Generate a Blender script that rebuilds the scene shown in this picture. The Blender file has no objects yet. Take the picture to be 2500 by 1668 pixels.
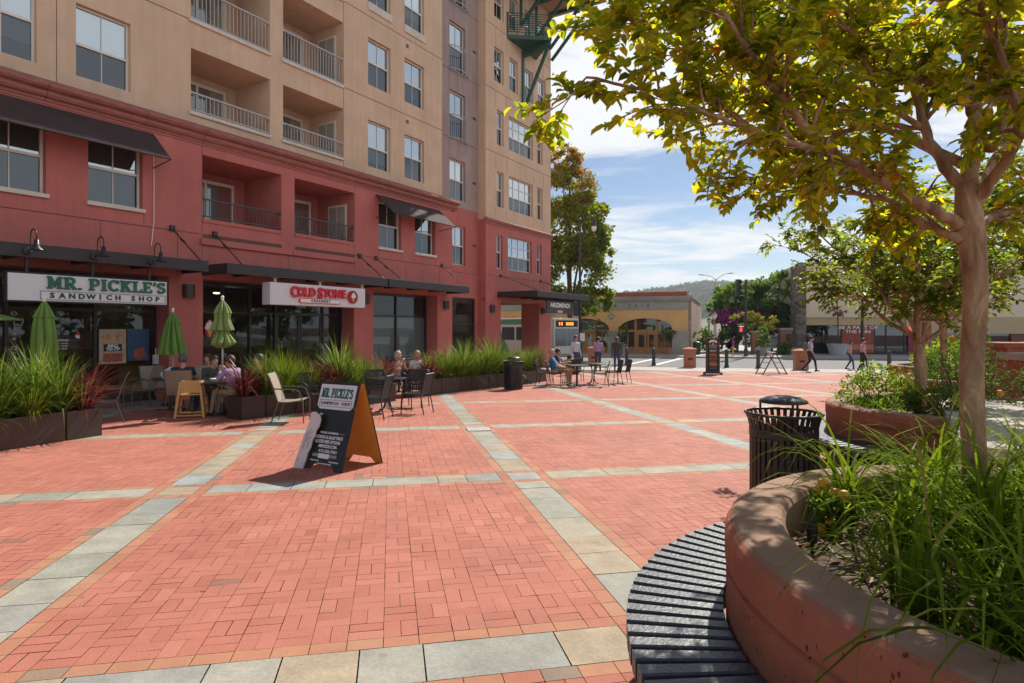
import bpy, bmesh, math, random
from mathutils import Vector as V, Matrix as MX
R = math.radians
sc = bpy.context.scene
COL = sc.collection
rnd = random.Random(7)

# ------------------------------------------------------------ camera, sky, sun, exposure
H0 = 1.55                                    # eye height over the paving under the camera
cd = bpy.data.cameras.new("camera"); cam = bpy.data.objects.new("camera", cd); COL.objects.link(cam)
cam.location = (0, 0, H0); cam.rotation_euler = (R(90), 0, 0)
cd.sensor_width = 36; cd.lens = 21.6; cd.shift_y = -.0136; cd.clip_start = .05; cd.clip_end = 6000
sc.camera = cam
SUN_AZ, SUN_EL = 60.0, 43.0                  # azimuth from +X towards +Y, elevation
world = bpy.data.worlds.new("World"); sc.world = world; world.use_nodes = True
nt = world.node_tree; N = nt.nodes; L = nt.links
for n in list(N): N.remove(n)
out = N.new("ShaderNodeOutputWorld"); bg = N.new("ShaderNodeBackground"); bg.inputs[1].default_value = .072
sky = N.new("ShaderNodeTexSky"); sky.sky_type = 'NISHITA'; sky.sun_disc = False
sky.sun_elevation = R(SUN_EL); sky.sun_rotation = R(90 - SUN_AZ); sky.air_density = 1.0; sky.dust_density = .25; sky.ozone_density = 3.0
# streaky clouds: noise on the plane of the cloud deck
tc = N.new("ShaderNodeTexCoord"); sep = N.new("ShaderNodeSeparateXYZ"); L.new(tc.outputs['Generated'], sep.inputs[0])
def wm(op, a, b=None, c=None):
    n = N.new("ShaderNodeMath"); n.operation = op
    for i, q in enumerate((a, b, c)):
        if q is None: continue
        if isinstance(q, (int, float)): n.inputs[i].default_value = q
        else: L.new(q, n.inputs[i])
    return n.outputs[0]
zz = wm('MAXIMUM', wm('ADD', sep.outputs[2], .07), .02)
cmb = N.new("ShaderNodeCombineXYZ")
L.new(wm('DIVIDE', sep.outputs[0], zz), cmb.inputs[0]); L.new(wm('MULTIPLY', wm('DIVIDE', sep.outputs[1], zz), 1.35), cmb.inputs[1])
def wnoise(scale, det, dist, rough=.6, off=0.0):
    n = N.new("ShaderNodeTexNoise"); n.inputs['Scale'].default_value = scale; n.inputs['Detail'].default_value = det
    n.inputs['Distortion'].default_value = dist; n.inputs['Roughness'].default_value = rough
    mp = N.new("ShaderNodeMapping"); mp.inputs['Location'].default_value = (off, off * .7, 0); L.new(cmb.outputs[0], mp.inputs[0]); L.new(mp.outputs[0], n.inputs['Vector'])
    return n.outputs[0]
CLOUD_OFF = 3.2
cl = wm('ADD', wm('MULTIPLY', wnoise(.55, 7, .5, .6, CLOUD_OFF), .75), wm('MULTIPLY', wnoise(1.7, 8, .9, .65, 9.1), .25))
cl = wm('ADD', cl, wm('MULTIPLY', wm('SUBTRACT', sep.outputs[2], .2), .28))         # thicker cover overhead, clearer low down
rp = N.new("ShaderNodeValToRGB"); rp.color_ramp.elements[0].position = .41; rp.color_ramp.elements[1].position = .575
rp.color_ramp.interpolation = 'EASE'; L.new(cl, rp.inputs[0])
fz1 = N.new("ShaderNodeMapRange"); fz1.inputs[1].default_value = .50; fz1.inputs[2].default_value = .66; fz1.inputs[3].default_value = 1; fz1.inputs[4].default_value = 0; L.new(sep.outputs[2], fz1.inputs[0])     # clear blue overhead
fz2 = N.new("ShaderNodeMapRange"); fz2.inputs[1].default_value = -.1; fz2.inputs[2].default_value = .3; L.new(sep.outputs[1], fz2.inputs[0])                  # and clear towards the north
# unseen bright cloud bank, added low opposite the building front to light it
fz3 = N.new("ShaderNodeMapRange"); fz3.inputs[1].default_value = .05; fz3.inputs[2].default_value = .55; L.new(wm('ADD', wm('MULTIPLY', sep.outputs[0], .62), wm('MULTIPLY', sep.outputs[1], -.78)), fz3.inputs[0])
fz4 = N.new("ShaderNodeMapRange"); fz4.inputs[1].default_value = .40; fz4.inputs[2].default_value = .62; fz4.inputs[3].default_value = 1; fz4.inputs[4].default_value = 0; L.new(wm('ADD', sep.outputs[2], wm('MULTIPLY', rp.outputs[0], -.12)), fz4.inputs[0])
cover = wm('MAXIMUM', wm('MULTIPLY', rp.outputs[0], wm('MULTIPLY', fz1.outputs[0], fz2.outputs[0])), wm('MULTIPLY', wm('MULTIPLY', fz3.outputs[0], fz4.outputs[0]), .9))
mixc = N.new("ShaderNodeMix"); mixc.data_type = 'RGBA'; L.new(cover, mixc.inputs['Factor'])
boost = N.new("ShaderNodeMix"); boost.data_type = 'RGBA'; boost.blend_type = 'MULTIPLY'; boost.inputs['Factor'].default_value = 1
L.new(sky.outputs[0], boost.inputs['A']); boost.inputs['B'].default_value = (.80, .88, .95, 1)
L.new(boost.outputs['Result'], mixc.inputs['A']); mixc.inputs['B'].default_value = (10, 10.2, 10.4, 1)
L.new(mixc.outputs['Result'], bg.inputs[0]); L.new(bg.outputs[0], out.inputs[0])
sd = bpy.data.lights.new("sun", 'SUN'); sd.energy = 5.0; sd.angle = R(.55); sd.color = (1, .94, .84)
sun = bpy.data.objects.new("sun", sd); COL.objects.link(sun)
sdir = V((math.cos(R(SUN_AZ)) * math.cos(R(SUN_EL)), math.sin(R(SUN_AZ)) * math.cos(R(SUN_EL)), math.sin(R(SUN_EL))))
sun.rotation_euler = (-sdir).to_track_quat('-Z', 'Y').to_euler(); sun.location = (10, 20, 30)
sc.view_settings.view_transform = 'Standard'; sc.view_settings.look = 'None'; sc.view_settings.gamma = 1
sc.view_settings.exposure = .4
sc.cycles.use_denoising = True; sc.cycles.max_bounces = 8; sc.cycles.transparent_max_bounces = 24
sc.cycles.caustics_reflective = False; sc.cycles.caustics_refractive = False; sc.cycles.sample_clamp_indirect = 6

# ------------------------------------------------------------ helpers
F, CX, HY = 1500., 1250., 800.               # measured from the photograph: focal length, centre, eye level (2500 px wide)
SL = .02                                      # the plaza falls 2 % towards the street
def gz(y): return -SL * min(max(y, -12), 33.)
def pg(x, y, h=0.):                           # photograph point of something h above the plaza -> plan position
    u = (x - CX) / F; v = (HY - y) / F; t = (H0 - h) / (-v - SL); return (t * u, t)
def pf(x, Y): return (x - CX) / F * Y
def dg(x, y, h=0.): return pg(x * 1.06383, y * 1.06383, h)

class MB:
    def __init__(s): s.v = []; s.f = []; s.m = []; s.c = []; s.T = None; s.cv = .5
    def add(s, vs, fs, mi=0):
        b = len(s.v)
        for p in vs: s.v.append(tuple(s.T @ V(p)) if s.T else tuple(p))
        for q in fs: s.f.append([b + i for i in q]); s.m.append(mi); s.c.append(s.cv)
        return s
    def box(s, x0, x1, y0, y1, z0, z1, mi=0):
        return s.add([(x0, y0, z0), (x1, y0, z0), (x1, y1, z0), (x0, y1, z0), (x0, y0, z1), (x1, y0, z1), (x1, y1, z1), (x0, y1, z1)],
                     [(0, 3, 2, 1), (4, 5, 6, 7), (0, 1, 5, 4), (1, 2, 6, 5), (2, 3, 7, 6), (3, 0, 4, 7)], mi)
    def bar(s, p, q, w, h=None, mi=0, up=(0, 0, 1)):
        p, q = V(p), V(q); h = h or w; d = (q - p).normalized(); u = V(up)
        if abs(d.dot(u)) > .98: u = V((0, 1, 0))
        a = d.cross(u).normalized() * w / 2; b = a.cross(d).normalized() * h / 2
        vs = [p - a - b, p + a - b, p + a + b, p - a + b, q - a - b, q + a - b, q + a + b, q - a + b]
        return s.add(vs, [(0, 1, 2, 3), (7, 6, 5, 4), (0, 4, 5, 1), (1, 5, 6, 2), (2, 6, 7, 3), (3, 7, 4, 0)], mi)
    def tube(s, pts, r, n=8, mi=0, closed=False):
        pts = [V(p) for p in pts]; k = len(pts); rs = r if isinstance(r, (list, tuple)) else [r] * k
        vs = []; prev = None
        for i, p in enumerate(pts):
            if closed: d = pts[(i + 1) % k] - pts[i - 1]
            else: d = pts[min(i + 1, k - 1)] - pts[max(i - 1, 0)]
            d = d.normalized() if d.length > 1e-9 else V((0, 0, 1))
            if prev is None:
                a = d.cross(V((0, 0, 1)));  a = a if a.length > .05 else d.cross(V((0, 1, 0)))
            else:
                a = prev - d * prev.dot(d)
            a.normalize(); prev = a; b = d.cross(a)
            for j in range(n):
                t = 2 * math.pi * j / n; vs.append(p + (a * math.cos(t) + b * math.sin(t)) * rs[i])
        fs = []
        for i in range(k if closed else k - 1):
            i2 = (i + 1) % k
            for j in range(n): fs.append((i * n + j, i * n + (j + 1) % n, i2 * n + (j + 1) % n, i2 * n + j))
        if not closed: fs.append(tuple(range(n - 1, -1, -1))); fs.append(tuple((k - 1) * n + j for j in range(n)))
        return s.add(vs, fs, mi)
    def lathe(s, prof, n=24, mi=0, c=(0, 0, 0), cap=True, fold=None):
        vs = []
        for i, (r, z) in enumerate(prof):
            for j in range(n):
                t = 2 * math.pi * j / n; q = r * (fold(t, i) if fold else 1); vs.append((c[0] + q * math.cos(t), c[1] + q * math.sin(t), c[2] + z))
        fs = [(i * n + j, i * n + (j + 1) % n, (i + 1) * n + (j + 1) % n, (i + 1) * n + j) for i in range(len(prof) - 1) for j in range(n)]
        if cap: fs.append(tuple(range(n - 1, -1, -1))); fs.append(tuple((len(prof) - 1) * n + j for j in range(n)))
        return s.add(vs, fs, mi)
    def prism(s, poly, y0, y1, mi=0):          # poly in (x, z), extruded along y (y0 < y1); give the outline counter-clockwise seen from -y
        n = len(poly); vs = [(x, y0, z) for x, z in poly] + [(x, y1, z) for x, z in poly]
        return s.add(vs, [tuple(range(n)), tuple(range(2 * n - 1, n - 1, -1))] + [((i + 1) % n, i, n + i, n + (i + 1) % n) for i in range(n)], mi)
    def slab(s, poly, z0, z1, mi=0):           # poly in (x, y), counter-clockwise
        n = len(poly); vs = [(x, y, z0) for x, y in poly] + [(x, y, z1) for x, y in poly]
        return s.add(vs, [tuple(range(n - 1, -1, -1)), tuple(range(n, 2 * n))] + [(i, (i + 1) % n, n + (i + 1) % n, n + i) for i in range(n)], mi)
    def ball(s, c, r, n=12, mi=0):
        r = r if isinstance(r, (tuple, list)) else (r, r, r); m = n // 2 + 1
        vs = [(c[0], c[1], c[2] - r[2])]; fs = []
        for i in range(1, m):
            a = -math.pi / 2 + math.pi * i / m
            for j in range(n):
                t = 2 * math.pi * j / n; vs.append((c[0] + r[0] * math.cos(a) * math.cos(t), c[1] + r[1] * math.cos(a) * math.sin(t), c[2] + r[2] * math.sin(a)))
        vs.append((c[0], c[1], c[2] + r[2])); top = len(vs) - 1
        for j in range(n):
            fs.append((0, 1 + (j + 1) % n, 1 + j)); fs.append((top, top - n + j, top - n + (j + 1) % n))
        for i in range(m - 2):
            for j in range(n): fs.append((1 + i * n + j, 1 + i * n + (j + 1) % n, 1 + (i + 1) * n + (j + 1) % n, 1 + (i + 1) * n + j))
        return s.add(vs, fs, mi)
    def build(s, name, mats, parent=None, smooth=False, bevel=0, loc=None, rotz=None, attr=False):
        me = bpy.data.meshes.new(name); me.from_pydata(s.v, [], s.f)
        mats = mats if isinstance(mats, (list, tuple)) else [mats]
        for m_ in mats: me.materials.append(m_)
        if len(mats) > 1: me.polygons.foreach_set('material_index', s.m)
        if smooth: me.polygons.foreach_set('use_smooth', [True] * len(s.f))
        if attr:
            at = me.attributes.new('rv', 'FLOAT', 'FACE'); at.data.foreach_set('value', s.c)
        me.update()
        o = bpy.data.objects.new(name, me); COL.objects.link(o)
        if parent: o.parent = parent
        if loc is not None: o.location = loc
        if rotz is not None: o.rotation_euler = (0, 0, rotz)
        if bevel:
            b = o.modifiers.new('bevel', 'BEVEL'); b.width = bevel; b.segments = 2; b.limit_method = 'ANGLE'; b.angle_limit = R(40)
        return o
def tag(o, label=None, cat=None, group=None, kind=None):
    if label: o['label'] = label
    if cat: o['category'] = cat
    if group: o['group'] = group
    if kind: o['kind'] = kind
    return o
def thing(name, loc, label, cat, rotz=0, group=None):
    o = bpy.data.objects.new(name, None); o.empty_display_size = .2; COL.objects.link(o); o.location = loc; o.rotation_euler = (0, 0, rotz)
    return tag(o, label, cat, group)
def dup(root, loc, rotz=0, label=None, group=None):
    def cp(o, par):
        c = o.copy(); COL.objects.link(c)
        if par: c.parent = par
        for ch in list(o.children): cp(ch, c)
        return c
    r = cp(root, None); r.location = loc; r.rotation_euler = (0, 0, rotz)
    if label: r['label'] = label
    if group: r['group'] = group
    return r
def text_geo(mb, s, size, ext, T, mi=0, align='CENTER', bold=0., xs=1., sp=1.):
    cu = bpy.data.curves.new('t', 'FONT'); cu.body = s; cu.size = size; cu.extrude = ext; cu.align_x = align; cu.align_y = 'CENTER'; cu.offset = bold; cu.resolution_u = 3
    cu.space_character = sp
    o = bpy.data.objects.new('t', cu); COL.objects.link(o)
    dgp = bpy.context.evaluated_depsgraph_get(); me = bpy.data.meshes.new_from_object(o.evaluated_get(dgp))
    old = mb.T; mb.T = T @ MX.Diagonal((xs, 1, 1, 1))
    mb.add([v.co for v in me.vertices], [tuple(p.vertices) for p in me.polygons], mi); mb.T = old
    bpy.data.objects.remove(o); bpy.data.curves.remove(cu); bpy.data.meshes.remove(me)
def face_T(x, y, z): return MX.Translation((x, y, z)) @ MX.Rotation(R(90), 4, 'X')   # text standing up, read from -y

# ------------------------------------------------------------ materials
def nodes(name):
    m = bpy.data.materials.new(name); m.use_nodes = True; t = m.node_tree
    return m, t, t.nodes, t.links, t.nodes['Principled BSDF']
def mat(name, col, rough=.65, metal=0., var=.12, scale=6., bump=0., bscale=80., spec=.5, emit=0., streak=None, stain=0.):
    m, t, n, l, b = nodes(name); b.inputs['Roughness'].default_value = rough; b.inputs['Metallic'].default_value = metal; b.inputs['Specular IOR Level'].default_value = spec
    tcn = n.new("ShaderNodeTexCoord"); src = tcn.outputs['Object']
    if streak:
        mp = n.new("ShaderNodeMapping"); mp.inputs['Scale'].default_value = streak; l.new(src, mp.inputs[0]); src = mp.outputs[0]
    no = n.new("ShaderNodeTexNoise"); no.inputs['Scale'].default_value = scale; no.inputs['Detail'].default_value = 5; no.inputs['Roughness'].default_value = .6; l.new(src, no.inputs['Vector'])
    r = n.new("ShaderNodeValToRGB"); r.color_ramp.elements[0].position = .3; r.color_ramp.elements[1].position = .7
    r.color_ramp.elements[0].color = [max(0, c * (1 - var)) for c in col] + [1]; r.color_ramp.elements[1].color = [min(1, c * (1 + var)) for c in col] + [1]
    l.new(no.outputs[0], r.inputs[0]); co = r.outputs[0]
    if stain:                                  # rain streaks running down
        mq = n.new("ShaderNodeMapping"); mq.inputs['Scale'].default_value = (2.2, 2.2, .16); l.new(tcn.outputs['Object'], mq.inputs[0])
        nq = n.new("ShaderNodeTexNoise"); nq.inputs['Scale'].default_value = 2.2; nq.inputs['Detail'].default_value = 6; nq.inputs['Roughness'].default_value = .7; l.new(mq.outputs[0], nq.inputs['Vector'])
        mr = n.new("ShaderNodeMapRange"); mr.inputs[1].default_value = .42; mr.inputs[2].default_value = .72; mr.inputs[3].default_value = 1.0; mr.inputs[4].default_value = 1 - stain * 1.6; l.new(nq.outputs[0], mr.inputs[0])
        vs_ = n.new("ShaderNodeVectorMath"); vs_.operation = 'SCALE'; l.new(co, vs_.inputs[0]); l.new(mr.outputs[0], vs_.inputs['Scale']); co = vs_.outputs[0]
    l.new(co, b.inputs['Base Color'])
    if bump:
        n2 = n.new("ShaderNodeTexNoise"); n2.inputs['Scale'].default_value = bscale; n2.inputs['Detail'].default_value = 4; l.new(tcn.outputs['Object'], n2.inputs['Vector'])
        bu = n.new("ShaderNodeBump"); bu.inputs['Strength'].default_value = bump; bu.inputs['Distance'].default_value = .01; l.new(n2.outputs[0], bu.inputs['Height']); l.new(bu.outputs[0], b.inputs['Normal'])
    if emit:
        b.inputs['Emission Color'].default_value = list(col) + [1]; b.inputs['Emission Strength'].default_value = emit
    return m
def leafmat(name, stops, trans=.5, gloss=.12, rough=.5, tboost=1.2, gl=.05):
    m, t, n, l, b = nodes(name); n.remove(b)
    at = n.new("ShaderNodeAttribute"); at.attribute_name = 'rv'
    r = n.new("ShaderNodeValToRGB"); e = r.color_ramp.elements
    while len(e) < len(stops): e.new(.5)
    for i, (p, c) in enumerate(stops): e[i].position = p; e[i].color = list(c) + [1]
    l.new(at.outputs['Fac'], r.inputs[0])
    d = n.new("ShaderNodeBsdfDiffuse"); tr = n.new("ShaderNodeBsdfTranslucent"); g = n.new("ShaderNodeBsdfGlossy"); g.inputs['Roughness'].default_value = rough
    l.new(r.outputs[0], d.inputs[0])
    hs = n.new("ShaderNodeHueSaturation"); hs.inputs['Value'].default_value = tboost; hs.inputs['Saturation'].default_value = 1.05; l.new(r.outputs[0], hs.inputs['Color']); l.new(hs.outputs[0], tr.inputs[0])
    m1 = n.new("ShaderNodeMixShader"); m1.inputs[0].default_value = trans; l.new(d.outputs[0], m1.inputs[1]); l.new(tr.outputs[0], m1.inputs[2])
    m2 = n.new("ShaderNodeMixShader"); fr = n.new("ShaderNodeFresnel"); fr.inputs[0].default_value = 1.4
    mu = n.new("ShaderNodeMath"); mu.operation = 'MULTIPLY_ADD'; mu.inputs[1].default_value = gl; mu.inputs[2].default_value = gl * .1; l.new(fr.outputs[0], mu.inputs[0])
    l.new(mu.outputs[0], m2.inputs[0]); l.new(m1.outputs[0], m2.inputs[1]); l.new(g.outputs[0], m2.inputs[2])
    l.new(m2.outputs[0], n['Material Output'].inputs[0]); return m
def glassmat(name, tint=(.9, .95, .95), refl=1.0, base=.06):
    m, t, n, l, b = nodes(name); n.remove(b)
    tr = n.new("ShaderNodeBsdfTransparent"); tr.inputs[0].default_value = list(tint) + [1]
    g = n.new("ShaderNodeBsdfGlossy"); g.inputs['Roughness'].default_value = .015; g.inputs[0].default_value = (.84, .93, 1, 1)  # bluish gloss tints every reflection to stand in for blue sky
    fr = n.new("ShaderNodeFresnel"); fr.inputs[0].default_value = 1.52
    mu = n.new("ShaderNodeMath"); mu.operation = 'MULTIPLY_ADD'; mu.inputs[1].default_value = refl; mu.inputs[2].default_value = base; mu.use_clamp = True; l.new(fr.outputs[0], mu.inputs[0])
    mx = n.new("ShaderNodeMixShader"); l.new(mu.outputs[0], mx.inputs[0]); l.new(tr.outputs[0], mx.inputs[1]); l.new(g.outputs[0], mx.inputs[2]); l.new(mx.outputs[0], n['Material Output'].inputs[0])
    return m
def attrmat(name, stops, rough=.8, bump=.25, bscale=60., nvar=.25, nscale=9., fine=.12, spots=0.):   # colour picked per face, plus noise
    m, t, n, l, b = nodes(name); b.inputs['Roughness'].default_value = rough
    at = n.new("ShaderNodeAttribute"); at.attribute_name = 'rv'
    r = n.new("ShaderNodeValToRGB"); e = r.color_ramp.elements
    while len(e) < len(stops): e.new(.5)
    for i, (p, c) in enumerate(stops): e[i].position = p; e[i].color = list(c) + [1]
    l.new(at.outputs['Fac'], r.inputs[0])
    tcn = n.new("ShaderNodeTexCoord")
    def ns(s, d=5):
        q = n.new("ShaderNodeTexNoise"); q.inputs['Scale'].default_value = s; q.inputs['Detail'].default_value = d; q.inputs['Roughness'].default_value = .65; l.new(tcn.outputs['Object'], q.inputs['Vector']); return q.outputs[0]
    def rng(x, v):
        q = n.new("ShaderNodeMapRange"); q.inputs[1].default_value = .3; q.inputs[2].default_value = .7; q.inputs[3].default_value = 1 - v; q.inputs[4].default_value = 1 + v; l.new(x, q.inputs[0]); return q.outputs[0]
    p = n.new("ShaderNodeMath"); p.operation = 'MULTIPLY'; l.new(rng(ns(nscale), nvar), p.inputs[0]); l.new(rng(ns(bscale * 2.5, 2), fine), p.inputs[1])
    mx = n.new("ShaderNodeVectorMath"); mx.operation = 'SCALE'; l.new(r.outputs[0], mx.inputs[0]); l.new(p.outputs[0], mx.inputs['Scale']); co = mx.outputs[0]
    b.inputs['Specular IOR Level'].default_value = .3
    if spots:                                  # gum spots and old drips
        vo = n.new("ShaderNodeTexVoronoi"); vo.inputs['Scale'].default_value = 3.2; l.new(tcn.outputs['Object'], vo.inputs['Vector'])
        sz = n.new("ShaderNodeSeparateColor"); l.new(vo.outputs['Color'], sz.inputs[0])
        th = n.new("ShaderNodeMath"); th.operation = 'MULTIPLY_ADD'; th.inputs[1].default_value = .11; th.inputs[2].default_value = -.035; l.new(sz.outputs[0], th.inputs[0])
        cm = n.new("ShaderNodeMath"); cm.operation = 'LESS_THAN'; l.new(vo.outputs['Distance'], cm.inputs[0]); l.new(th.outputs[0], cm.inputs[1])
        lo = n.new("ShaderNodeMapRange"); lo.inputs[3].default_value = 1; lo.inputs[4].default_value = 1 - spots; l.new(cm.outputs[0], lo.inputs[0])
        big = n.new("ShaderNodeMapRange"); big.inputs[1].default_value = .5; big.inputs[2].default_value = .75; big.inputs[3].default_value = 1; big.inputs[4].default_value = .80; l.new(ns(.55, 7), big.inputs[0])
        mm = n.new("ShaderNodeMath"); mm.operation = 'MULTIPLY'; l.new(lo.outputs[0], mm.inputs[0]); l.new(big.outputs[0], mm.inputs[1])
        m2 = n.new("ShaderNodeVectorMath"); m2.operation = 'SCALE'; l.new(co, m2.inputs[0]); l.new(mm.outputs[0], m2.inputs['Scale']); co = m2.outputs[0]
    l.new(co, b.inputs['Base Color'])
    bu = n.new("ShaderNodeBump"); bu.inputs['Strength'].default_value = bump; bu.inputs['Distance'].default_value = .006; l.new(ns(bscale), bu.inputs['Height']); l.new(bu.outputs[0], b.inputs['Normal'])
    return m
def speckmat(name, col, speck=(.1, .04, .03), rough=.85, sc_=35., thr=.16, var=.15):   # cast concrete with pits
    m, t, n, l, b = nodes(name); b.inputs['Roughness'].default_value = rough; b.inputs['Specular IOR Level'].default_value = .3
    tcn = n.new("ShaderNodeTexCoord")
    no = n.new("ShaderNodeTexNoise"); no.inputs['Scale'].default_value = 3; no.inputs['Detail'].default_value = 8; no.inputs['Roughness'].default_value = .7; l.new(tcn.outputs['Object'], no.inputs['Vector'])
    r = n.new("ShaderNodeValToRGB"); r.color_ramp.elements[0].position = .28; r.color_ramp.elements[1].position = .72
    r.color_ramp.elements[0].color = [c * (1 - var) for c in col] + [1]; r.color_ramp.elements[1].color = [c * (1 + var) for c in col] + [1]; l.new(no.outputs[0], r.inputs[0])
    mp = n.new("ShaderNodeMapping"); mp.inputs['Scale'].default_value = (1, 1, .6); l.new(tcn.outputs['Object'], mp.inputs[0])
    vo = n.new("ShaderNodeTexVoronoi"); vo.inputs['Scale'].default_value = sc_; l.new(mp.outputs[0], vo.inputs['Vector'])
    n2 = n.new("ShaderNodeTexNoise"); n2.inputs['Scale'].default_value = 14; l.new(tcn.outputs['Object'], n2.inputs['Vector'])
    su = n.new("ShaderNodeMath"); su.operation = 'ADD'; l.new(vo.outputs['Distance'], su.inputs[0])
    mm = n.new("ShaderNodeMath"); mm.operation = 'MULTIPLY'; mm.inputs[1].default_value = .9; l.new(n2.outputs[0], mm.inputs[0]); l.new(mm.outputs[0], su.inputs[1])
    mr = n.new("ShaderNodeMapRange"); mr.inputs[1].default_value = .32 + thr; mr.inputs[2].default_value = .38 + thr; mr.inputs[3].default_value = .85; mr.inputs[4].default_value = 0; l.new(su.outputs[0], mr.inputs[0])
    mx = n.new("ShaderNodeMix"); mx.data_type = 'RGBA'; l.new(mr.outputs[0], mx.inputs['Factor']); l.new(r.outputs[0], mx.inputs['A']); mx.inputs['B'].default_value = list(speck) + [1]
    l.new(mx.outputs['Result'], b.inputs['Base Color'])
    n3 = n.new("ShaderNodeTexNoise"); n3.inputs['Scale'].default_value = 90; l.new(tcn.outputs['Object'], n3.inputs['Vector'])
    sb = n.new("ShaderNodeMath"); sb.operation = 'SUBTRACT'; l.new(n3.outputs[0], sb.inputs[0]); l.new(mr.outputs[0], sb.inputs[1])
    bu = n.new("ShaderNodeBump"); bu.inputs['Strength'].default_value = .35; bu.inputs['Distance'].default_value = .006; l.new(sb.outputs[0], bu.inputs['Height']); l.new(bu.outputs[0], b.inputs['Normal'])
    return m
m_tan = mat('tan_stucco', (.655, .47, .325), .9, var=.09, stain=.08, scale=.9, bump=.25, bscale=90)
m_red = mat('red_stucco', (.48, .145, .125), .85, var=.09, stain=.08, scale=.8, bump=.25, bscale=90)
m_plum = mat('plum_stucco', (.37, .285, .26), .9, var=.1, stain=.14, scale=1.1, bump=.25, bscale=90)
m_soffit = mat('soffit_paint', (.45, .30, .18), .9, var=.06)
m_darkred = mat('deep_red_stucco', (.30, .06, .04), .85, var=.1, scale=1.2)
m_joint = mat('joint_shadow_gap', (.13, .07, .055), .95)
m_frame = mat('white_vinyl', (.72, .68, .62), .45, var=.05)
m_sill = mat('cast_sill', (.62, .57, .49), .8, var=.1, bump=.2)
m_blind = None
m_dark = mat('dark_room', (.02, .022, .025), .8)
m_rail_w = mat('grey_rail_paint', (.42, .42, .43), .45, var=.05)
m_rail_d = mat('dark_rail_paint', (.05, .05, .055), .45, var=.1)
m_canopy = mat('dark_canopy_metal', (.032, .026, .028), .5, var=.15, scale=3)
m_awn = mat('brown_canvas', (.05, .027, .027), .9, var=.25, scale=2.5, bump=.2, bscale=40)
m_blackm = mat('black_metal', (.018, .018, .02), .42, var=.2)
m_brownm = mat('brown_planter_metal', (.045, .028, .024), .38, var=.2, scale=3, bump=.05, bscale=15)
m_steel = mat('steel_rod', (.25, .25, .25), .35, .8)
m_green_st = mat('green_steel', (.02, .085, .06), .45, var=.12)
m_mull = mat('bronze_mullion', (.022, .017, .016), .4, var=.1)
m_glass = glassmat('window_glass', (.86, .92, .93), 1.0, .10)
m_shop = glassmat('shop_glass', (.6, .64, .64), .6, .035)
m_frost = mat('frosted_film', (.33, .40, .42), .25, var=.06, scale=2)
m_white = mat('white_paint', (.78, .78, .78), .5, var=.03)
m_black = mat('black_paint', (.015, .015, .017), .6)
m_conc = speckmat('rose_concrete', (.36, .135, .08), (.08, .028, .016), .82, 46., .21, .22)
m_cap = speckmat('worn_concrete_top', (.30, .185, .125), (.15, .10, .08), .9, 90., .02, .25)
m_lconc = speckmat('pale_concrete', (.46, .41, .36), (.25, .2, .17), .9, 90., .02, .15)
m_asph = mat('asphalt', (.17, .165, .165), .9, var=.15, scale=2, bump=.4, bscale=120)
m_walk = mat('sidewalk_concrete', (.42, .39, .36), .9, var=.1, scale=2, bump=.2, bscale=60)
m_soil = mat('bark_mulch', (.085, .05, .03), .95, var=.5, scale=45, bump=.9, bscale=50)
m_terra = mat('terracotta_pier', (.42, .165, .09), .85, var=.1, scale=5)
m_khaki = mat('khaki_cloth', (.33, .24, .15), .9); m_jean = mat('blue_denim', (.045, .07, .14), .9, var=.25, scale=20)
m_skin = mat('light_skin', (.52, .29, .2), .55, var=.06); m_skin2 = mat('deep_skin', (.14, .06, .035), .5, var=.06)
m_slat = None
# ------------------------------------------------------------ ground, paving, street
GA = R(11.2); E1 = (math.cos(GA), math.sin(GA)); E2 = (-math.sin(GA), math.cos(GA))
def g2w(a, b): return (a * E1[0] + b * E2[0], a * E1[1] + b * E2[1])
FD = V((.52283, .85244)); FN = V((.85244, -.52283)); DF = 16.
ST = R(-12); TS = V((math.cos(ST), math.sin(ST))); TN = V((-math.sin(ST), math.cos(ST)))     # along / across the street
T_BRICK, T_GUT, T_CURB, T_FAR = 31.6, 34.9, 46.3, 50.3
def st2w(a, t): p = TS * a + TN * t; return (p.x, p.y)
def tx(px, t):                                # photograph column at street depth t -> plan position
    u = (px - CX) / F; Y = t / (TN.x * u + TN.y); return (u * Y, Y)
ZS = gz(40)
mb = MB()
for (y0, y1) in ((-14, 33), (33, 2500)):
    w0, w1 = (-80, 120) if y1 < 100 else (-1600, 2600)
    if y1 < 100: mb.add([(w0, y0, gz(y0)), (w1, y0, gz(y0)), (w1, y1, gz(y1)), (w0, y1, gz(y1))], [(0, 1, 2, 3)])
    else: mb.add([(w0, y0, ZS), (w1, y0, ZS), (w1, y1, ZS), (w0, y1, ZS)], [(0, 1, 2, 3)])
m_sand = mat('joint_sand', (.11, .052, .035), .95, var=.3, scale=30)
tag(mb.build('ground', m_sand), kind='structure')

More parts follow.
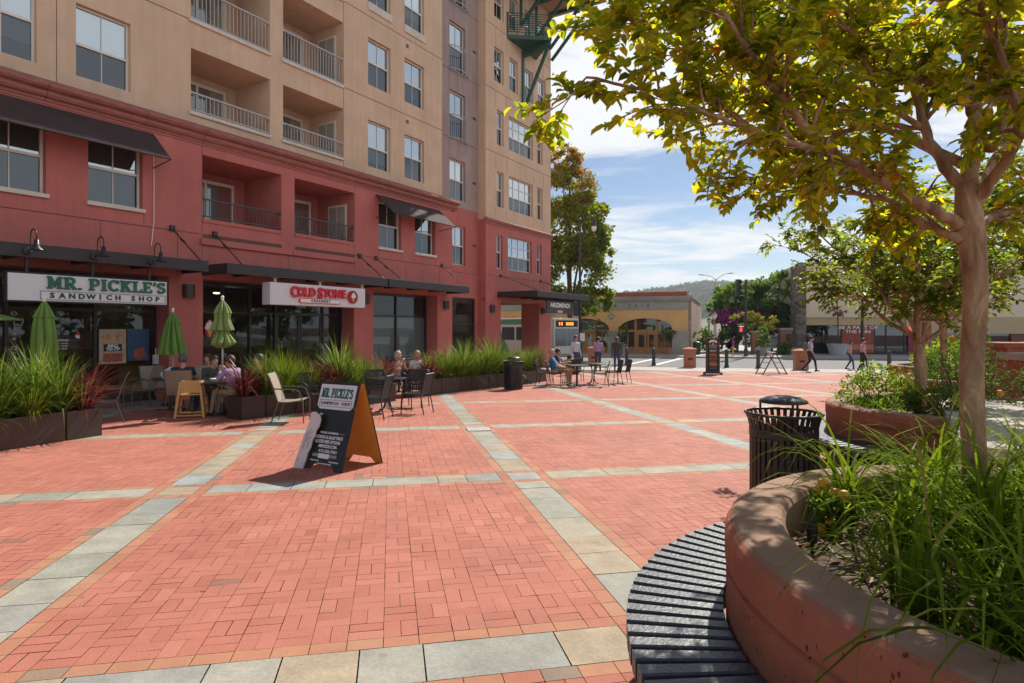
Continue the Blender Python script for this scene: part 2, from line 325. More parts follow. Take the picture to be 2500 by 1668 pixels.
bands1 = [-2.115 + 3.6 * k for k in range(-3, 10)]
bands2 = [-8.6, -4.75, -.9, 2.97, 6.815, 10.835, 15.06, 19.5, 23.8, 28.1]
HB, BR = .175, .105
bk, stn, bd = MB(), MB(), MB()
def pave(mbx, a0, a1, b0, b1, z, tilt=0., inset=.002, cv=.5):
    cx, cy = g2w((a0 + a1) / 2, (b0 + b1) / 2)
    if TN.x * cx + TN.y * cy > T_BRICK or cy < -3 or cx > 26 or cx < -16: return
    if FN.x * cx + FN.y * cy + DF < -.6: return
    vs = []
    for a, b in ((a0 + inset, b0 + inset), (a1 - inset, b0 + inset), (a1 - inset, b1 - inset), (a0 + inset, b1 - inset)):
        x, y = g2w(a, b); vs.append((x, y, gz(y) + z + rnd.uniform(-tilt, tilt)))
    mbx.cv = cv; mbx.add(vs, [(0, 1, 2, 3)])
W_ = .09
for i in range(len(bands1) - 1):
    for j in range(len(bands2) - 1):
        a0, a1 = bands1[i] + HB + BR, bands1[i + 1] - HB - BR; b0, b1 = bands2[j] + HB + BR, bands2[j + 1] - HB - BR
        cxm, cym = g2w((a0 + a1) / 2, (b0 + b1) / 2)
        if cym < -3.5 or cxm > 28 or cxm < -18: continue
        nx_, ny_ = int((a1 - a0) / W_) + 2, int((b1 - b0) / W_) + 2; tone = rnd.gauss(0, .03)
        def brick(x0, x1, y0, y1):
            x0, x1 = max(a0, a0 + x0 * W_), min(a1, a0 + x1 * W_); y0, y1 = max(b0, b0 + y0 * W_), min(b1, b0 + y1 * W_)
            if x1 - x0 < .012 or y1 - y0 < .012: return
            c = min(1, max(0, .5 + tone + rnd.gauss(0, .09)))
            if rnd.random() < .005: c = .98
            pave(bk, x0, x1, y0, y1, .008, .0009, rnd.choice((.0008, .0012, .0017, .0024)), c)
        for y in range(0, ny_ + 1, 2):         # basket weave: pairs of bricks turned a quarter
            for x in range(0, nx_ + 1, 2):
                if (x // 2 + y // 2) % 2: brick(x, x + 2, y, y + 1); brick(x, x + 2, y + 1, y + 2)
                else: brick(x, x + 1, y, y + 2); brick(x + 1, x + 2, y, y + 2)
def stone_run(along1, c, lo, hi):             # flags of uneven length between lo and hi
    p = lo
    while p < hi - .05:
        q = p + rnd.uniform(.3, .72)
        if hi - q < .25: q = hi
        cv = rnd.random()
        if along1: pave(stn, p, q, c - HB, c + HB, .008, .0012, .0035, cv)
        else: pave(stn, c - HB, c + HB, p, q, .008, .0012, .0035, cv)
        p = q
def border(a0, a1, b0, b1):
    along = (a1 - a0) > (b1 - b0); p = a0 if along else b0; e = a1 if along else b1
    while p < e - .01:
        q = min(e, p + .18); c = min(1, max(0, rnd.gauss(.35, .16)))
        if rnd.random() < .07: c = .97
        if along: pave(bd, p, q, b0, b1, .008, .0005, .0018, c)
        else: pave(bd, a0, a1, p, q, .008, .0005, .0018, c)
        p = q
for i, c1 in enumerate(bands1):
    for j in range(len(bands2) - 1):
        lo, hi = bands2[j] + HB + BR, bands2[j + 1] - HB - BR
        stone_run(False, c1, lo, hi); border(c1 - HB - BR, c1 - HB, lo, hi); border(c1 + HB, c1 + HB + BR, lo, hi)
for j, c2 in enumerate(bands2):
    for i in range(len(bands1) - 1):
        lo, hi = bands1[i] + HB + BR, bands1[i + 1] - HB - BR
        stone_run(True, c2, lo, hi); border(lo, hi, c2 - HB - BR, c2 - HB); border(lo, hi, c2 + HB, c2 + HB + BR)
    for c1 in bands1:                          # the crossings
        pave(stn, c1 - HB, c1 + HB, c2 - HB, c2 + HB, .008, .001, .003, rnd.uniform(.4, 1))
        for s_ in (-1, 1):
            border(c1 - HB - BR, c1 + HB + BR, *sorted((c2 + s_ * HB, c2 + s_ * (HB + BR)))); border(*sorted((c1 + s_ * HB, c1 + s_ * (HB + BR))), c2 - HB, c2 + HB)
m_brick = attrmat('paving_brick', [(0, (.33, .10, .062)), (.45, (.445, .158, .11)), (.85, (.51, .205, .15)), (1, (.27, .14, .10))], .8, .4, 110, .12, 1.3, .22, .3)
m_bord = attrmat('border_brick', [(0, (.45, .155, .10)), (.4, (.45, .21, .125)), (.85, (.44, .26, .165)), (1, (.23, .18, .14))], .8, .4, 110, .14, 2, .2, .3)
m_stone = attrmat('bluestone_flag', [(0, (.285, .29, .265)), (.3, (.37, .345, .285)), (.5, (.29, .285, .24)), (.7, (.40, .31, .21)), (.85, (.36, .335, .27)), (1, (.31, .34, .34))], .75, .6, 22, .2, 4, .12, .2)
tag(bk.build('brick_paving', m_brick, attr=True), kind='structure')
tag(stn.build('stone_paving_bands', m_stone, attr=True), kind='structure')
tag(bd.build('border_brick_paving', m_bord, attr=True), kind='structure')

def sheet(name, pts, z, m):
    b = MB(); n = len(pts)
    b.add([(p[0], p[1], (gz(p[1]) + z)) for p in pts], [tuple(range(n))]); return tag(b.build(name, m), kind='structure')
def st_strip(name, a0, a1, t0, t1, z, m):      # strip along the street; broken where the fall of the plaza ends
    b = MB(); k = 40
    for i in range(k):
        for (u0, u1) in [(t0 + (t1 - t0) * q / 4, t0 + (t1 - t0) * (q + 1) / 4) for q in range(4)]:
            q = [st2w(a0 + (a1 - a0) * (i + d) / k, u) for d, u in ((0, u0), (1, u0), (1, u1), (0, u1))]
            b.add([(p[0], p[1], gz(p[1]) + z) for p in q], [(0, 1, 2, 3)])
    return tag(b.build(name, m), kind='structure')
st_strip('near_sidewalk', -60, 60, T_BRICK, T_GUT - .3, .010, m_walk)
m_yel = mat('pale_yellow_kerb', (.66, .55, .34), .85, var=.15, scale=6)
st_strip('kerb_strip', -60, 60, T_GUT - .3, T_GUT, .014, m_yel)
st_strip('street', -90, 110, T_GUT, T_CURB, .006, m_asph)
m_line = mat('road_marking', (.72, .71, .68), .8, var=.08, scale=6)
mb = MB()
for (p, q) in (((1520, 893), (1618, 872)), ((1600, 891), (1665, 874.5))):        # white crossing lines
    z = ZS + .012
    def s2(px, py):
        Y = (H0 - z) / ((py - HY) / F); return V(((px - CX) / F * Y, Y, z))
    a, b = s2(*p), s2(*q); d = (b - a).normalized(); w = V((-d.y, d.x, 0)) * .15
    mb.add([a - w, b - w, b + w, a + w], [(0, 1, 2, 3)])
tag(mb.build('crossing_lines', m_line), kind='structure')
mb = MB(); q = [st2w(-90, T_CURB), st2w(110, T_CURB), st2w(110, T_CURB + 30), st2w(-90, T_CURB + 30)]
mb.slab([(p[0], p[1]) for p in q], ZS - .1, ZS + .13)
tag(mb.build('far_sidewalk', m_walk), kind='structure')
ZF = ZS + .13
# dark service strip along the shop fronts
def fw(s, n): p = FD * s + FN * (n - DF); return (p.x, p.y)
b = MB()
for i in range(30):
    q = [fw(-3 + i, -.6), fw(-2 + i, -.6), fw(-2 + i, .9), fw(-3 + i, .9)]; q.reverse()
    b.add([(p[0], p[1], gz(p[1]) + .014) for p in q], [(3, 2, 1, 0)])
m_strip = mat('service_strip_concrete', (.19, .17, .155), .9, var=.15, scale=3, bump=.2)
tag(b.build('service_strip', m_strip), kind='structure')
# drain grate in the stone band
gx, gy = g2w(1.48, 10.45)
t = thing('drain_grate', (gx, gy, gz(gy) + .008), 'small pale slotted drain grate set in the stone band of the brick plaza', 'drain grate', GA)
b = MB(); b.box(-.2, .2, -.15, .15, .0, .006); b.build('pan', m_blackm, t)
b = MB()
for i in range(11): b.box(-.19 + i * .036, -.166 + i * .036, -.14, .14, .007, .014)
b.box(-.2, .2, -.15, -.138, .006, .016); b.box(-.2, .2, .138, .15, .006, .016); b.build('bars', mat('galvanised_bar', (.70, .69, .66), .5, 0.), t)

# ------------------------------------------------------------ the apartment building (local x along the front, y into the building)
bld = thing('apartment_building', tuple(FN * -DF) + (0,), 'tall apartment building with tan upper storeys over a dark red base and shop fronts', 'building', math.atan2(FD.y, FD.x))
BLD_T = MX.Translation(tuple(FN * -DF) + (0,)) @ MX.Rotation(math.atan2(FD.y, FD.x), 4, 'Z')
def part(b, name, mats, **k): return b.build(name, mats, bld, **k)
def wall(b, x0, x1, z0, z1, holes, y, reveal, mi=0, zsplit=None, mi2=1, rmi=None):
    xs = sorted({x0, x1, *[h[0] for h in holes], *[h[1] for h in holes]}); zs = sorted({z0, z1, *([zsplit] if zsplit else []), *[h[2] for h in holes], *[h[3] for h in holes]})
    xs = [x for x in xs if x0 <= x <= x1]; zs = [z for z in zs if z0 <= z <= z1]
    for i in range(len(xs) - 1):
        for j in range(len(zs) - 1):
            cx, cz = (xs[i] + xs[i + 1]) / 2, (zs[j] + zs[j + 1]) / 2
            if any(h[0] < cx < h[1] and h[2] < cz < h[3] for h in holes): continue
            b.add([(xs[i], y, zs[j]), (xs[i + 1], y, zs[j]), (xs[i + 1], y, zs[j + 1]), (xs[i], y, zs[j + 1])], [(0, 1, 2, 3)], mi2 if zsplit and cz > zsplit else mi)
    for h in holes:
        r = h[4] if len(h) > 4 else reveal; a, c, d, e = max(h[0], x0), min(h[1], x1), max(h[2], z0), min(h[3], z1); k = mi2 if zsplit and (d + e) / 2 > zsplit else mi
        for q in ([(a, y, d), (a, y, e), (a, y + r, e), (a, y + r, d)], [(c, y, e), (c, y, d), (c, y + r, d), (c, y + r, e)], [(a, y, e), (c, y, e), (c, y + r, e), (a, y + r, e)], [(c, y, d), (a, y, d), (a, y + r, d), (c, y + r, d)]):
            b.add(q, [(0, 1, 2, 3)], k)
def blindmat(name, col, dark, pitch):
    m, t, n, l, bs = nodes(name); bs.inputs['Roughness'].default_value = .6
    tcn = n.new("ShaderNodeTexCoord"); sp = n.new("ShaderNodeSeparateXYZ"); l.new(tcn.outputs['Object'], sp.inputs[0])
    mu = n.new("ShaderNodeMath"); mu.operation = 'MULTIPLY'; mu.inputs[1].default_value = 1 / pitch; l.new(sp.outputs[2], mu.inputs[0])
    fr = n.new("ShaderNodeMath"); fr.operation = 'FRACT'; l.new(mu.outputs[0], fr.inputs[0])
    r = n.new("ShaderNodeValToRGB"); r.color_ramp.elements[0].position = .0; r.color_ramp.elements[1].position = .35
    r.color_ramp.elements[0].color = list(dark) + [1]; r.color_ramp.elements[1].color = list(col) + [1]; l.new(fr.outputs[0], r.inputs[0]); l.new(r.outputs[0], bs.inputs['Base Color']); return m
m_blind = blindmat('white_slat_blind', (.82, .82, .82), (.5, .5, .52), .055)
m_wglass = glassmat('sky_window_glass', (.9, .94, .95), 1.3, .42); m_screen = glassmat('screened_glass', (.26, .30, .34), .8, .08)
m_blind2 = blindmat('cream_slat_blind', (.36, .34, .30), (.16, .15, .14), .055)
m_room = m_dark
def window(x0, x1, z0, z1, y, cols=2, rows=2, blind=1., split=.5, low_dark=False, mat_b=None, upper_only=False):
    w, f = .05, .055
    b = MB()
    b.box(x0, x0 + w, y, y + f, z0, z1); b.box(x1 - w, x1, y, y + f, z0, z1); b.box(x0 + w, x1 - w, y, y + f, z1 - w, z1); b.box(x0 + w, x1 - w, y, y + f, z0, z0 + w)
    zm = z0 + (z1 - z0) * split; b.box(x0 + w, x1 - w, y - .008, y + f, zm - .03, zm + .03)
    for i in range(1, cols):
        x = x0 + (x1 - x0) * i / cols; tw = .009 if cols == 2 else .022
        b.box(x - tw, x + tw, y + .012, y + f - .008, zm + .03, z1 - w); b.box(x - tw, x + tw, y + .012, y + f - .008, z0 + w, zm - .03)
    if rows > 2:
        z = zm + (z1 - zm) * .5; b.box(x0 + w, x1 - w, y + .008, y + f - .006, z - .02, z + .02)
    o = part(b, 'window', m_frame)
    b = MB(); b.add([(x0 + w, y + .03, z0 + w), (x1 - w, y + .03, z0 + w), (x1 - w, y + .03, z1 - w), (x0 + w, y + .03, z1 - w)], [(0, 1, 2, 3)]); b.m[0] = 0; b.f = []; b.m = []; b.v = []; b.c = []
    for za, zc, k in ((zm + .03, z1 - w, 0), (z0 + w, zm - .03, 1)): b.add([(x0 + w, y + .03, za), (x1 - w, y + .03, za), (x1 - w, y + .03, zc), (x0 + w, y + .03, zc)], [(0, 1, 2, 3)], k)
    b.build('pane', [m_wglass, m_screen], o)
    zb = z1 - (z1 - z0) * blind
    b = MB(); b.box(x0 + .03, x1 - .03, y + .10, y + .115, zb + .02, z1 - .03); b.build('blind', mat_b or m_blind, o)
    b = MB(); x0 -= .05; x1 += .05; z0 -= .05; z1 += .05
    b.add([(x0, y + .06, z0), (x1, y + .06, z0), (x1, y + .06, z1), (x0, y + .06, z1), (x0, y + 1., z0), (x1, y + 1., z0), (x1, y + 1., z1), (x0, y + 1., z1)],
          [(4, 5, 6, 7), (0, 1, 5, 4), (1, 2, 6, 5), (2, 3, 7, 6), (3, 0, 4, 7)]); b.build('room_lining', m_room, o)
    return o
YR = -.53
rowsY = [(7.37, 9.06), (10.33, 12.04), (13.32, 15.0), (16.3, 18.0)]
WX = [(-1.95, -.75), (-.0, 1.2), (2.05, 3.25), (4.86, 6.06), (6.83, 8.03)]
WR = [(16.16, 17.34), (18.12, 19.3)]
BAL = [(9.57, 12.05), (12.52, 14.98)]
balY = [(7.38, 9.08), (9.87, 12.04), (12.84, 15.0), (15.8, 18.0)]
holes = [(a, c, z0, z1) for a, c in WX + WR for z0, z1 in rowsY] + [(a, c, z0, z1, 1.7) for a, c in BAL for z0, z1 in balY]
b = MB(); wall(b, -3, 20.47, 6.6, 19, holes, 0, .17); b.add([(20.47, 0, 6.6), (20.47, .45, 6.6), (20.47, .45, 19), (20.47, 0, 19)], [(0, 1, 2, 3)])
b.add([(-3, 0, 6.6), (-3, 12, 6.6), (-3, 12, 19), (-3, 0, 19)], [(3, 2, 1, 0)])
JW = .011
for z in (9.83, 12.8, 15.78):
    for x0, x1 in ((-3, 9.5), (15.0, 20.47)): b.box(x0, x1, -.004, .002, z - JW, z + JW, 1)
for x in (6.44, 8.03 + .02, 9.55, 14.99, 16.14, 19.32, 12.07, 12.5):
    if x < 9 or x > 14.98:
        for z0, z1 in ((7.08, 9.8), (9.86, 12.77), (12.83, 15.75)):
            if not any(h[0] - .05 < x < h[1] + .05 and h[2] < (z0 + z1) / 2 < h[3] for h in holes) or x in (9.55, 14.99): b.box(x - .006, x + .006, -.004, .002, z0, z1, 1)
part(b, 'upper_wall', [m_tan, m_joint])
# red base
zR0, zR1 = -1., 6.62
rW = [(-1.95, -.75), (-.0, 1.2), (2.05, 3.25), (4.83, 6.03), (6.85, 8.04), (16.15, 17.34), (18.11, 19.32)]
rB = [(9.57, 12.05), (12.52, 14.98)]
SHOP = [(-.5, 2.6), (3.4, 8.68), (9.58, 14.97), (15.88, 19.5)]
holes = [(a, c, 4.42, 6.08, .2) for a, c in rW] + [(a, c, 4.44, 6.12, 1.8) for a, c in rB] + [(a, c, -1.1, 2.84, .62) for a, c in SHOP]
b = MB(); wall(b, -3, 20.47, zR0, zR1, holes, YR, .2)
b.add([(20.47, YR, zR0), (20.47, .45, zR0), (20.47, .45, zR1), (20.47, YR, zR1)], [(0, 1, 2, 3)])
b.add([(-3, YR, zR0), (-3, 12, zR0), (-3, 12, zR1), (-3, YR, zR1)], [(3, 2, 1, 0)])
for z, spans in ((4.02, ((-3, 9.5), (15.0, 20.47))), (6.36, ((-3, 20.47),))):
    for x0, x1 in spans: b.box(x0, x1, YR - .004, YR + .002, z - JW, z + JW, 1)
for x, z0, z1 in ((8.07, 4.03, 4.36), (8.07, 6.1, 6.35), (9.56, 2.86, 6.35), (15.0, 2.86, 6.35), (12.29, 2.86, 3.7), (16.13, 4.03, 4.3), (7.1, 2.86, 4.0), (17.6, 2.86, 4.0), (19.6, 2.86, 4.0), (19.34, 4.03, 6.35), (8.9, 2.86, 4.0)):
    b.box(x - .006, x + .006, YR - .004, YR + .002, z0, z1, 1)
for a, c in rB:                                # vent slots under the balconies
    b.box(a + .02, c, YR - .005, YR + .002, 3.93, 4.03, 1)
part(b, 'base_wall', [m_red, m_joint])
b = MB()
for a, c in ((9.5, 12.4), (12.42, 15.0)): b.box(a, c, YR - .09, YR - .006, 3.74, 3.91)
part(b, 'vent_ledge', m_red, bevel=.01)
def molding(b, prof, x0, x1, y, mi=0):         # prof: (outwards, z) going up
    n = len(prof); vs = [(x0, y - o, z) for o, z in prof] + [(x1, y - o, z) for o, z in prof]
    b.add(vs, [(i, n + i, n + i + 1, i + 1) for i in range(n - 1)] + [tuple(range(n)), tuple(range(2 * n - 1, n - 1, -1))], mi)
corn = [(0, 6.42), (.03, 6.42), (.05, 6.47), (.11, 6.50), (.15, 6.55), (.15, 6.585), (.11, 6.61), (.12, 6.63), (.2, 6.65), (.25, 6.70), (.26, 6.745), (.22, 6.77), (.15, 6.785), (-.5, 6.83), (-.5, 6.42)]
b = MB(); xs = [-3, -.2, 3, 6.0, 8.05, 9.57, 12.05, 12.5, 14.98, 16.6, 18.5, 20.72]
for i in range(len(xs) - 1): molding(b, corn, xs[i] + .006, xs[i + 1] - .006, YR)
b.box(-3, 20.47, -.018, .0, 6.8, 7.08)
m_corn = mat('weathered_red_cornice', (.33, .125, .10), .7, var=.3, scale=3, streak=(1, 1, 12), bump=.15)
part(b, 'cornice', m_corn)
# recessed bay and tower
recW = [(7.25, 9.03), (10.0, 12.05), (13.0, 15.1), (16.0, 18.1)]
holes = [(21.55, 22.73, z0, z1) for z0, z1 in recW] + [(21.55, 22.73, 4.35, 6.1), (20.6, 23.5, -1.2, 2.9, .12)]
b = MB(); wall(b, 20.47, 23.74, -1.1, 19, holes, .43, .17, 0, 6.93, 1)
for z in (4.02, 9.9, 12.9, 15.9): b.box(20.47, 23.74, .426, .432, z - JW, z + JW, 2)
for x in (21.5, 22.14):
    for z0, z1 in ((9.1, 9.85), (12.1, 12.85), (6.2, 7.2), (2.95, 4.0)): b.box(x - .006, x + .006, .426, .432, z0, z1, 2)
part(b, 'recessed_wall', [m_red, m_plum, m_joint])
TX0, TX1 = 23.74, 30.2
tw = []
for z0, z1 in ((7.35, 9.05), (10.34, 12.02)): tw += [(24.7, 25.31, z0, z1, 2, 2), (25.8, 28.19, z0, z1, 4, 3), (28.67, 29.27, z0, z1, 2, 2)]
for z0, z1 in ((13.33, 14.96), (16.4, 18.0)): tw += [(a, c, z0, z1, 2, 2) for a, c in ((24.47, 25.32), (25.86, 26.68), (27.36, 28.23), (28.73, 29.6))]
tw += [(24.66, 25.22, 4.39, 6.0, 2, 2), (25.7, 28.08, 4.39, 6.05, 4, 3), (28.6, 29.14, 4.39, 6.0, 2, 2)]
b = MB(); wall(b, TX0, TX1, 2.85, 19, [t_[:4] for t_ in tw], 0, .17, 0, 6.62, 1)
for x0, x1, nx_ in ((TX0, TX0, -1), (TX1, TX1, 1)):
    d = .43 if nx_ < 0 else 12
    for z0, z1, k in ((2.85, 6.62, 0), (6.62, 19, 1)):
        q = [(x0, 0, z0), (x0, d, z0), (x0, d, z1), (x0, 0, z1)]; b.add(q, [(0, 1, 2, 3) if nx_ > 0 else (3, 2, 1, 0)], k)
for z in (4.02, 9.9, 12.87, 15.9): b.box(TX0, TX1, -.004, .002, z - JW, z + JW, 2)
for x in (24.6, 25.55, 28.3, 29.35):
    for z0, z1 in ((6.8, 7.3), (9.1, 9.86), (12.06, 12.84), (15.0, 15.86), (2.9, 4.0)): b.box(x - .006, x + .006, -.004, .002, z0, z1, 2)
b.box(TX0, TX1, .01, 4.0, 2.85, 2.95, 3)
part(b, 'tower_wall', [m_red, m_tan, m_joint, m_soffit])
b = MB(); mold = [(0, 6.42), (.03, 6.42), (.05, 6.5), (.1, 6.53), (.16, 6.6), (.17, 6.66), (.12, 6.69), (-.02, 6.7), (-.02, 6.42)]
molding(b, mold, TX0 - .12, TX1 + .1, 0); part(b, 'tower_molding', m_corn)
b = MB(); b.box(TX0, 25.05, 0.002, 1.1, -1.2, 2.85); b.box(28.87, TX1, .002, 1.1, -1.2, 2.85); b.box(TX0 + .01, 24.3, 1.1, 4, -1.2, 2.85); b.box(29.2, 30.15, 4, 5, -1.2, 2.85); b.box(TX0, 29.2, 4, 4.4, -1.2, 2.85)
part(b, 'arcade_pier', m_red)
b = MB(); b.box(-3, TX1, 11.9, 12, -1, 19); b.box(-3, TX1, 0.02, 12, 19.0, 19.2); part(b, 'rear_wall_and_roof', m_tan)
b = MB(); b.box(22.9, 30.55, -3.2, .3, 18.9, 19.25); b.box(-3, 22.9, -.9, .3, 18.95, 19.25); part(b, 'roof_eave', m_soffit)
k = 0
for a, c in WX + WR:
    for z0, z1 in rowsY:
        k += 1
        if a == 6.83 and z0 < 8: window(a, c, z0, z1, .12, blind=.52, split=.47)
        elif a == 4.86 and z0 < 8: window(a, c, z0, z1, .12, blind=.75, split=.55)
        elif a == 16.16 and z0 < 8: window(a, c, z0, z1, .12, blind=.86, split=.45)
        else: window(a, c, z0, z1, .12, blind=(1, .5, .95, .72, 1, .58)[k % 6], split=(.5, .52, .48)[k % 3])
for i, (a, c) in enumerate(rW): window(a, c, 4.42, 6.08, YR + .15, blind=1, mat_b=m_blind2, split=.5)
for z0, z1 in recW + [(4.35, 6.1)]: window(21.55, 22.73, z0, z1, .55, blind=1)
for a, c, z0, z1, co, ro in tw: window(a, c, z0, z1, .12, co, ro, blind=1 if co == 4 else .5 + .5 * (k % 2), split=.42 if co == 4 else .5); k += 1
for a, c in rW: b = MB(); b.box(a - .04, c + .05, YR - .07, YR + .14, 4.33, 4.42); part(b, 'window_sill', m_sill, bevel=.012)
for a, c in WR: b = MB(); b.box(a - .02, c + .05, -.06, .1, 13.02, 13.3); part(b, 'window_sill', m_sill, bevel=.012)
# balconies
def balcony(x0, x1, z0, z1, y, mw, mr, dep=1.7, rail=.5, side=False):
    b = MB(); e = dep
    b.add([(x0, y + e, z0), (x1, y + e, z0), (x1, y + e, z1), (x0, y + e, z1)], [(0, 1, 2, 3)])
    o = part(b, 'balcony', mw)
    b = MB(); dx0, dx1, dz = x0 + .25, x0 + 2.1 if x1 - x0 > 2.3 else x1 - .3, z1 - .30; yy = y + e - .06
    zb = z0 if z1 - z0 > 2 else z0 - .3
    for q in ((dx0, dx0 + .08), (dx1 - .08, dx1), ((dx0 + dx1) / 2 - .04, (dx0 + dx1) / 2 + .04)): b.box(q[0], q[1], yy, yy + .05, z0, dz)
    b.box(dx0, dx1, yy - .004, yy + .052, dz, dz + .09); s_ = b.build('sliding_door', m_frame, o)
    b = MB(); b.add([(dx0 + .08, yy + .03, z0), (dx1 - .08, yy + .03, z0), (dx1 - .08, yy + .03, dz), (dx0 + .08, yy + .03, dz)], [(0, 1, 2, 3)]); b.build('pane', m_glass, s_)
    b = MB(); b.box(dx0 + .08, dx1 - .5, yy + .036, yy + .04, z0, dz); b.build('blind', mat('door_curtain', (.25, .24, .22), .8, streak=(14, 1, 1)), s_)
    if side:
        b = MB(); xx = x1 - .03; w0, w1, h0, h1 = y + .35, y + 1.25, z0 + .05, z1 - .35
        b.box(xx, xx + .025, w0, w1, h0, h1); b.build('side_window', m_frame, o)
        b = MB(); b.box(xx - .01, xx, w0 + .07, (w0 + w1) / 2 - .02, h0 + .07, h1 - .07); b.box(xx - .01, xx, (w0 + w1) / 2 + .02, w1 - .07, h0 + .07, h1 - .07); b.build('side_blind', m_blind2, o)
    b = MB(); yy = y + .06; zr = z0 + .03
    b.box(x0, x1, yy - .025, yy + .025, zr + rail - .04, zr + rail); b.box(x0, x1, yy - .02, yy + .02, zr + .03, zr + .06)
    n_ = int((x1 - x0) / .115)
    for i in range(1, n_): x = x0 + (x1 - x0) * i / n_; b.box(x - .008, x + .008, yy - .008, yy + .008, zr + .06, zr + rail - .04)
    b.box(x0, x0 + .05, yy - .03, yy + .03, zr + rail - .07, zr + rail + .02); b.box(x1 - .05, x1, yy - .03, yy + .03, zr + rail - .07, zr + rail + .02)
    b.build('railing', mr, o); return o
for i, (x0, x1) in enumerate(BAL):
    for j, (z0, z1) in enumerate(balY): balcony(x0, x1, z0, z1, 0, m_tan, m_rail_w, 1.7, .52 if j == 0 else .92, i == 1)
for i, (x0, x1) in enumerate(rB): balcony(x0, x1, 4.44, 6.12, YR, m_red, m_rail_d, 1.8, .52, i == 1)
for x0, x1 in BAL:
    for z0, z1 in balY: b = MB(); b.box(x0 - .06, x1 + .0, -.07, .01, z0 - .1, z0); part(b, 'balcony_sill', m_sill, bevel=.01)
for x0, x1 in rB: b = MB(); b.box(x0, x1, YR - .03, YR + .01, 4.34, 4.44); part(b, 'balcony_sill', m_red)
for z0 in (9.9, 12.93, 15.9):                  # curved rails in front of the recessed windows
    b = MB(); cx = 22.14; arc = lambda r, z: [(cx + .66 * math.cos(t), .43 - r * math.sin(t), z) for t in [math.pi * i / 14 for i in range(15)]]
    b.tube(arc(.3, z0), .02, 6); b.tube(arc(.3, z0 + 1.0), .022, 6)
    for t in [math.pi * i / 16 for i in range(17)]: x, y = cx + .66 * math.cos(t), .43 - .3 * math.sin(t); b.tube([(x, y, z0), (x, y, z0 + 1.0)], .008, 5)
    part(b, 'window_guard_rail', m_rail_w)
b = MB()
for x, z in ((18.2, 12.45), (18.2, 9.5)): b = MB(); b.box(x, x + .16, -.006, .0, z + .07, z + .13); b.box(x, x + .16, -.006, .0, z, z + .05); part(b, 'wall_vent', m_black)
for z in (14.3, 11.2, 8.2, 5.3): b = MB(); b.box(23.3, 23.55, .42, .43, z + .06, z + .1); b.box(23.3, 23.55, .42, .43, z, z + .04); part(b, 'wall_vent', m_black)
# cloth awnings over the red windows
def awning(x0, x1, zt, zb, outw, mats, y=YR):
    b = MB(); n_ = 10
    for i in range(n_):
        a, c = x0 + (x1 - x0) * i / n_, x0 + (x1 - x0) * (i + 1) / n_; 
        b.add([(a, y, zt), (c, y, zt), (c, y - outw, zb), (a, y - outw, zb), (a, y, zt - .02), (c, y, zt - .02), (c, y - outw, zb - .02), (a, y - outw, zb - .02)], [(3, 2, 1, 0), (4, 5, 6, 7), (3, 7, 6, 2)])
    o = part(b, 'window_awning', mats)
    b = MB()
    for x in (x0 + .01, x1 - .01): b.tube([(x, y, zb - .12), (x, y - outw + .02, zb - .02)], .014, 6); b.tube([(x, y - .01, zt - .03), (x, y - outw + .02, zb - .02)], .012, 6)
    b.tube([(x0, y - outw + .015, zb - .015), (x1, y - outw + .015, zb - .015)], .013, 6); b.build('awning_frame', m_blackm, o)
awning(-2.2, 8.3, 6.33, 5.60, .78, m_awn); awning(16.0, 19.6, 6.28, 5.55, .85, m_awn)
# metal canopies with tie rods
def canopy(x0, x1, outw, y, z0=2.93, z1=3.2):
    b = MB(); b.box(x0, x1, y - outw, y - outw + .05, z0, z1); b.box(x0, x0 + .05, y - outw + .05, y, z0, z1); b.box(x1 - .05, x1, y - outw + .05, y, z0, z1)
    b.box(x0 + .05, x1 - .05, y - outw + .05, y, z1 - .06, z1 - .015)
    i = x0 + .9
    while i < x1 - .3: b.box(i, i + .06, y - outw + .05, y, z0 + .02, z1 - .06); i += 1.25
    return part(b, 'canopy', m_canopy, bevel=.006)
cans = [canopy(-3, 2.9, 1.1, YR), canopy(3.1, 9.05, 1.1, YR), canopy(9.55, 15.45, 1.1, YR), canopy(15.5, 20.15, 1.1, YR), canopy(24.75, 30.5, 2.2, 0, 2.98, 3.27)]
for cn, rods in zip(cans, (((-1, 4.0),), ((8.75, 4.05),), ((9.9, 4.05), (15.2, 4.0)), ((16.0, 4.0), (19.75, 4.05)), ())):
    for x, z in rods:
        b = MB(); o_ = 1.0; dx = .15 if x < 16 else .3
        b.tube([(x, YR - .03, z), (x + dx, YR - o_, 3.2)], .016, 6); b.tube([(x + dx * .3, YR - .33, z - .27), (x + dx * .45, YR - .47, z - .38)], .028, 6); b.box(x - .06, x + .06, YR - .06, YR, z - .06, z + .08); b.build('tie_rod', m_blackm, cn)
for x in (25.0, 29.0):
    b = MB(); b.tube([(x, -.03, 4.05), (x + .5, -2.0, 3.27)], .016, 6); b.box(x - .06, x + .06, -.06, 0, 3.98, 4.12); b.build('tie_rod', m_blackm, cans[4])
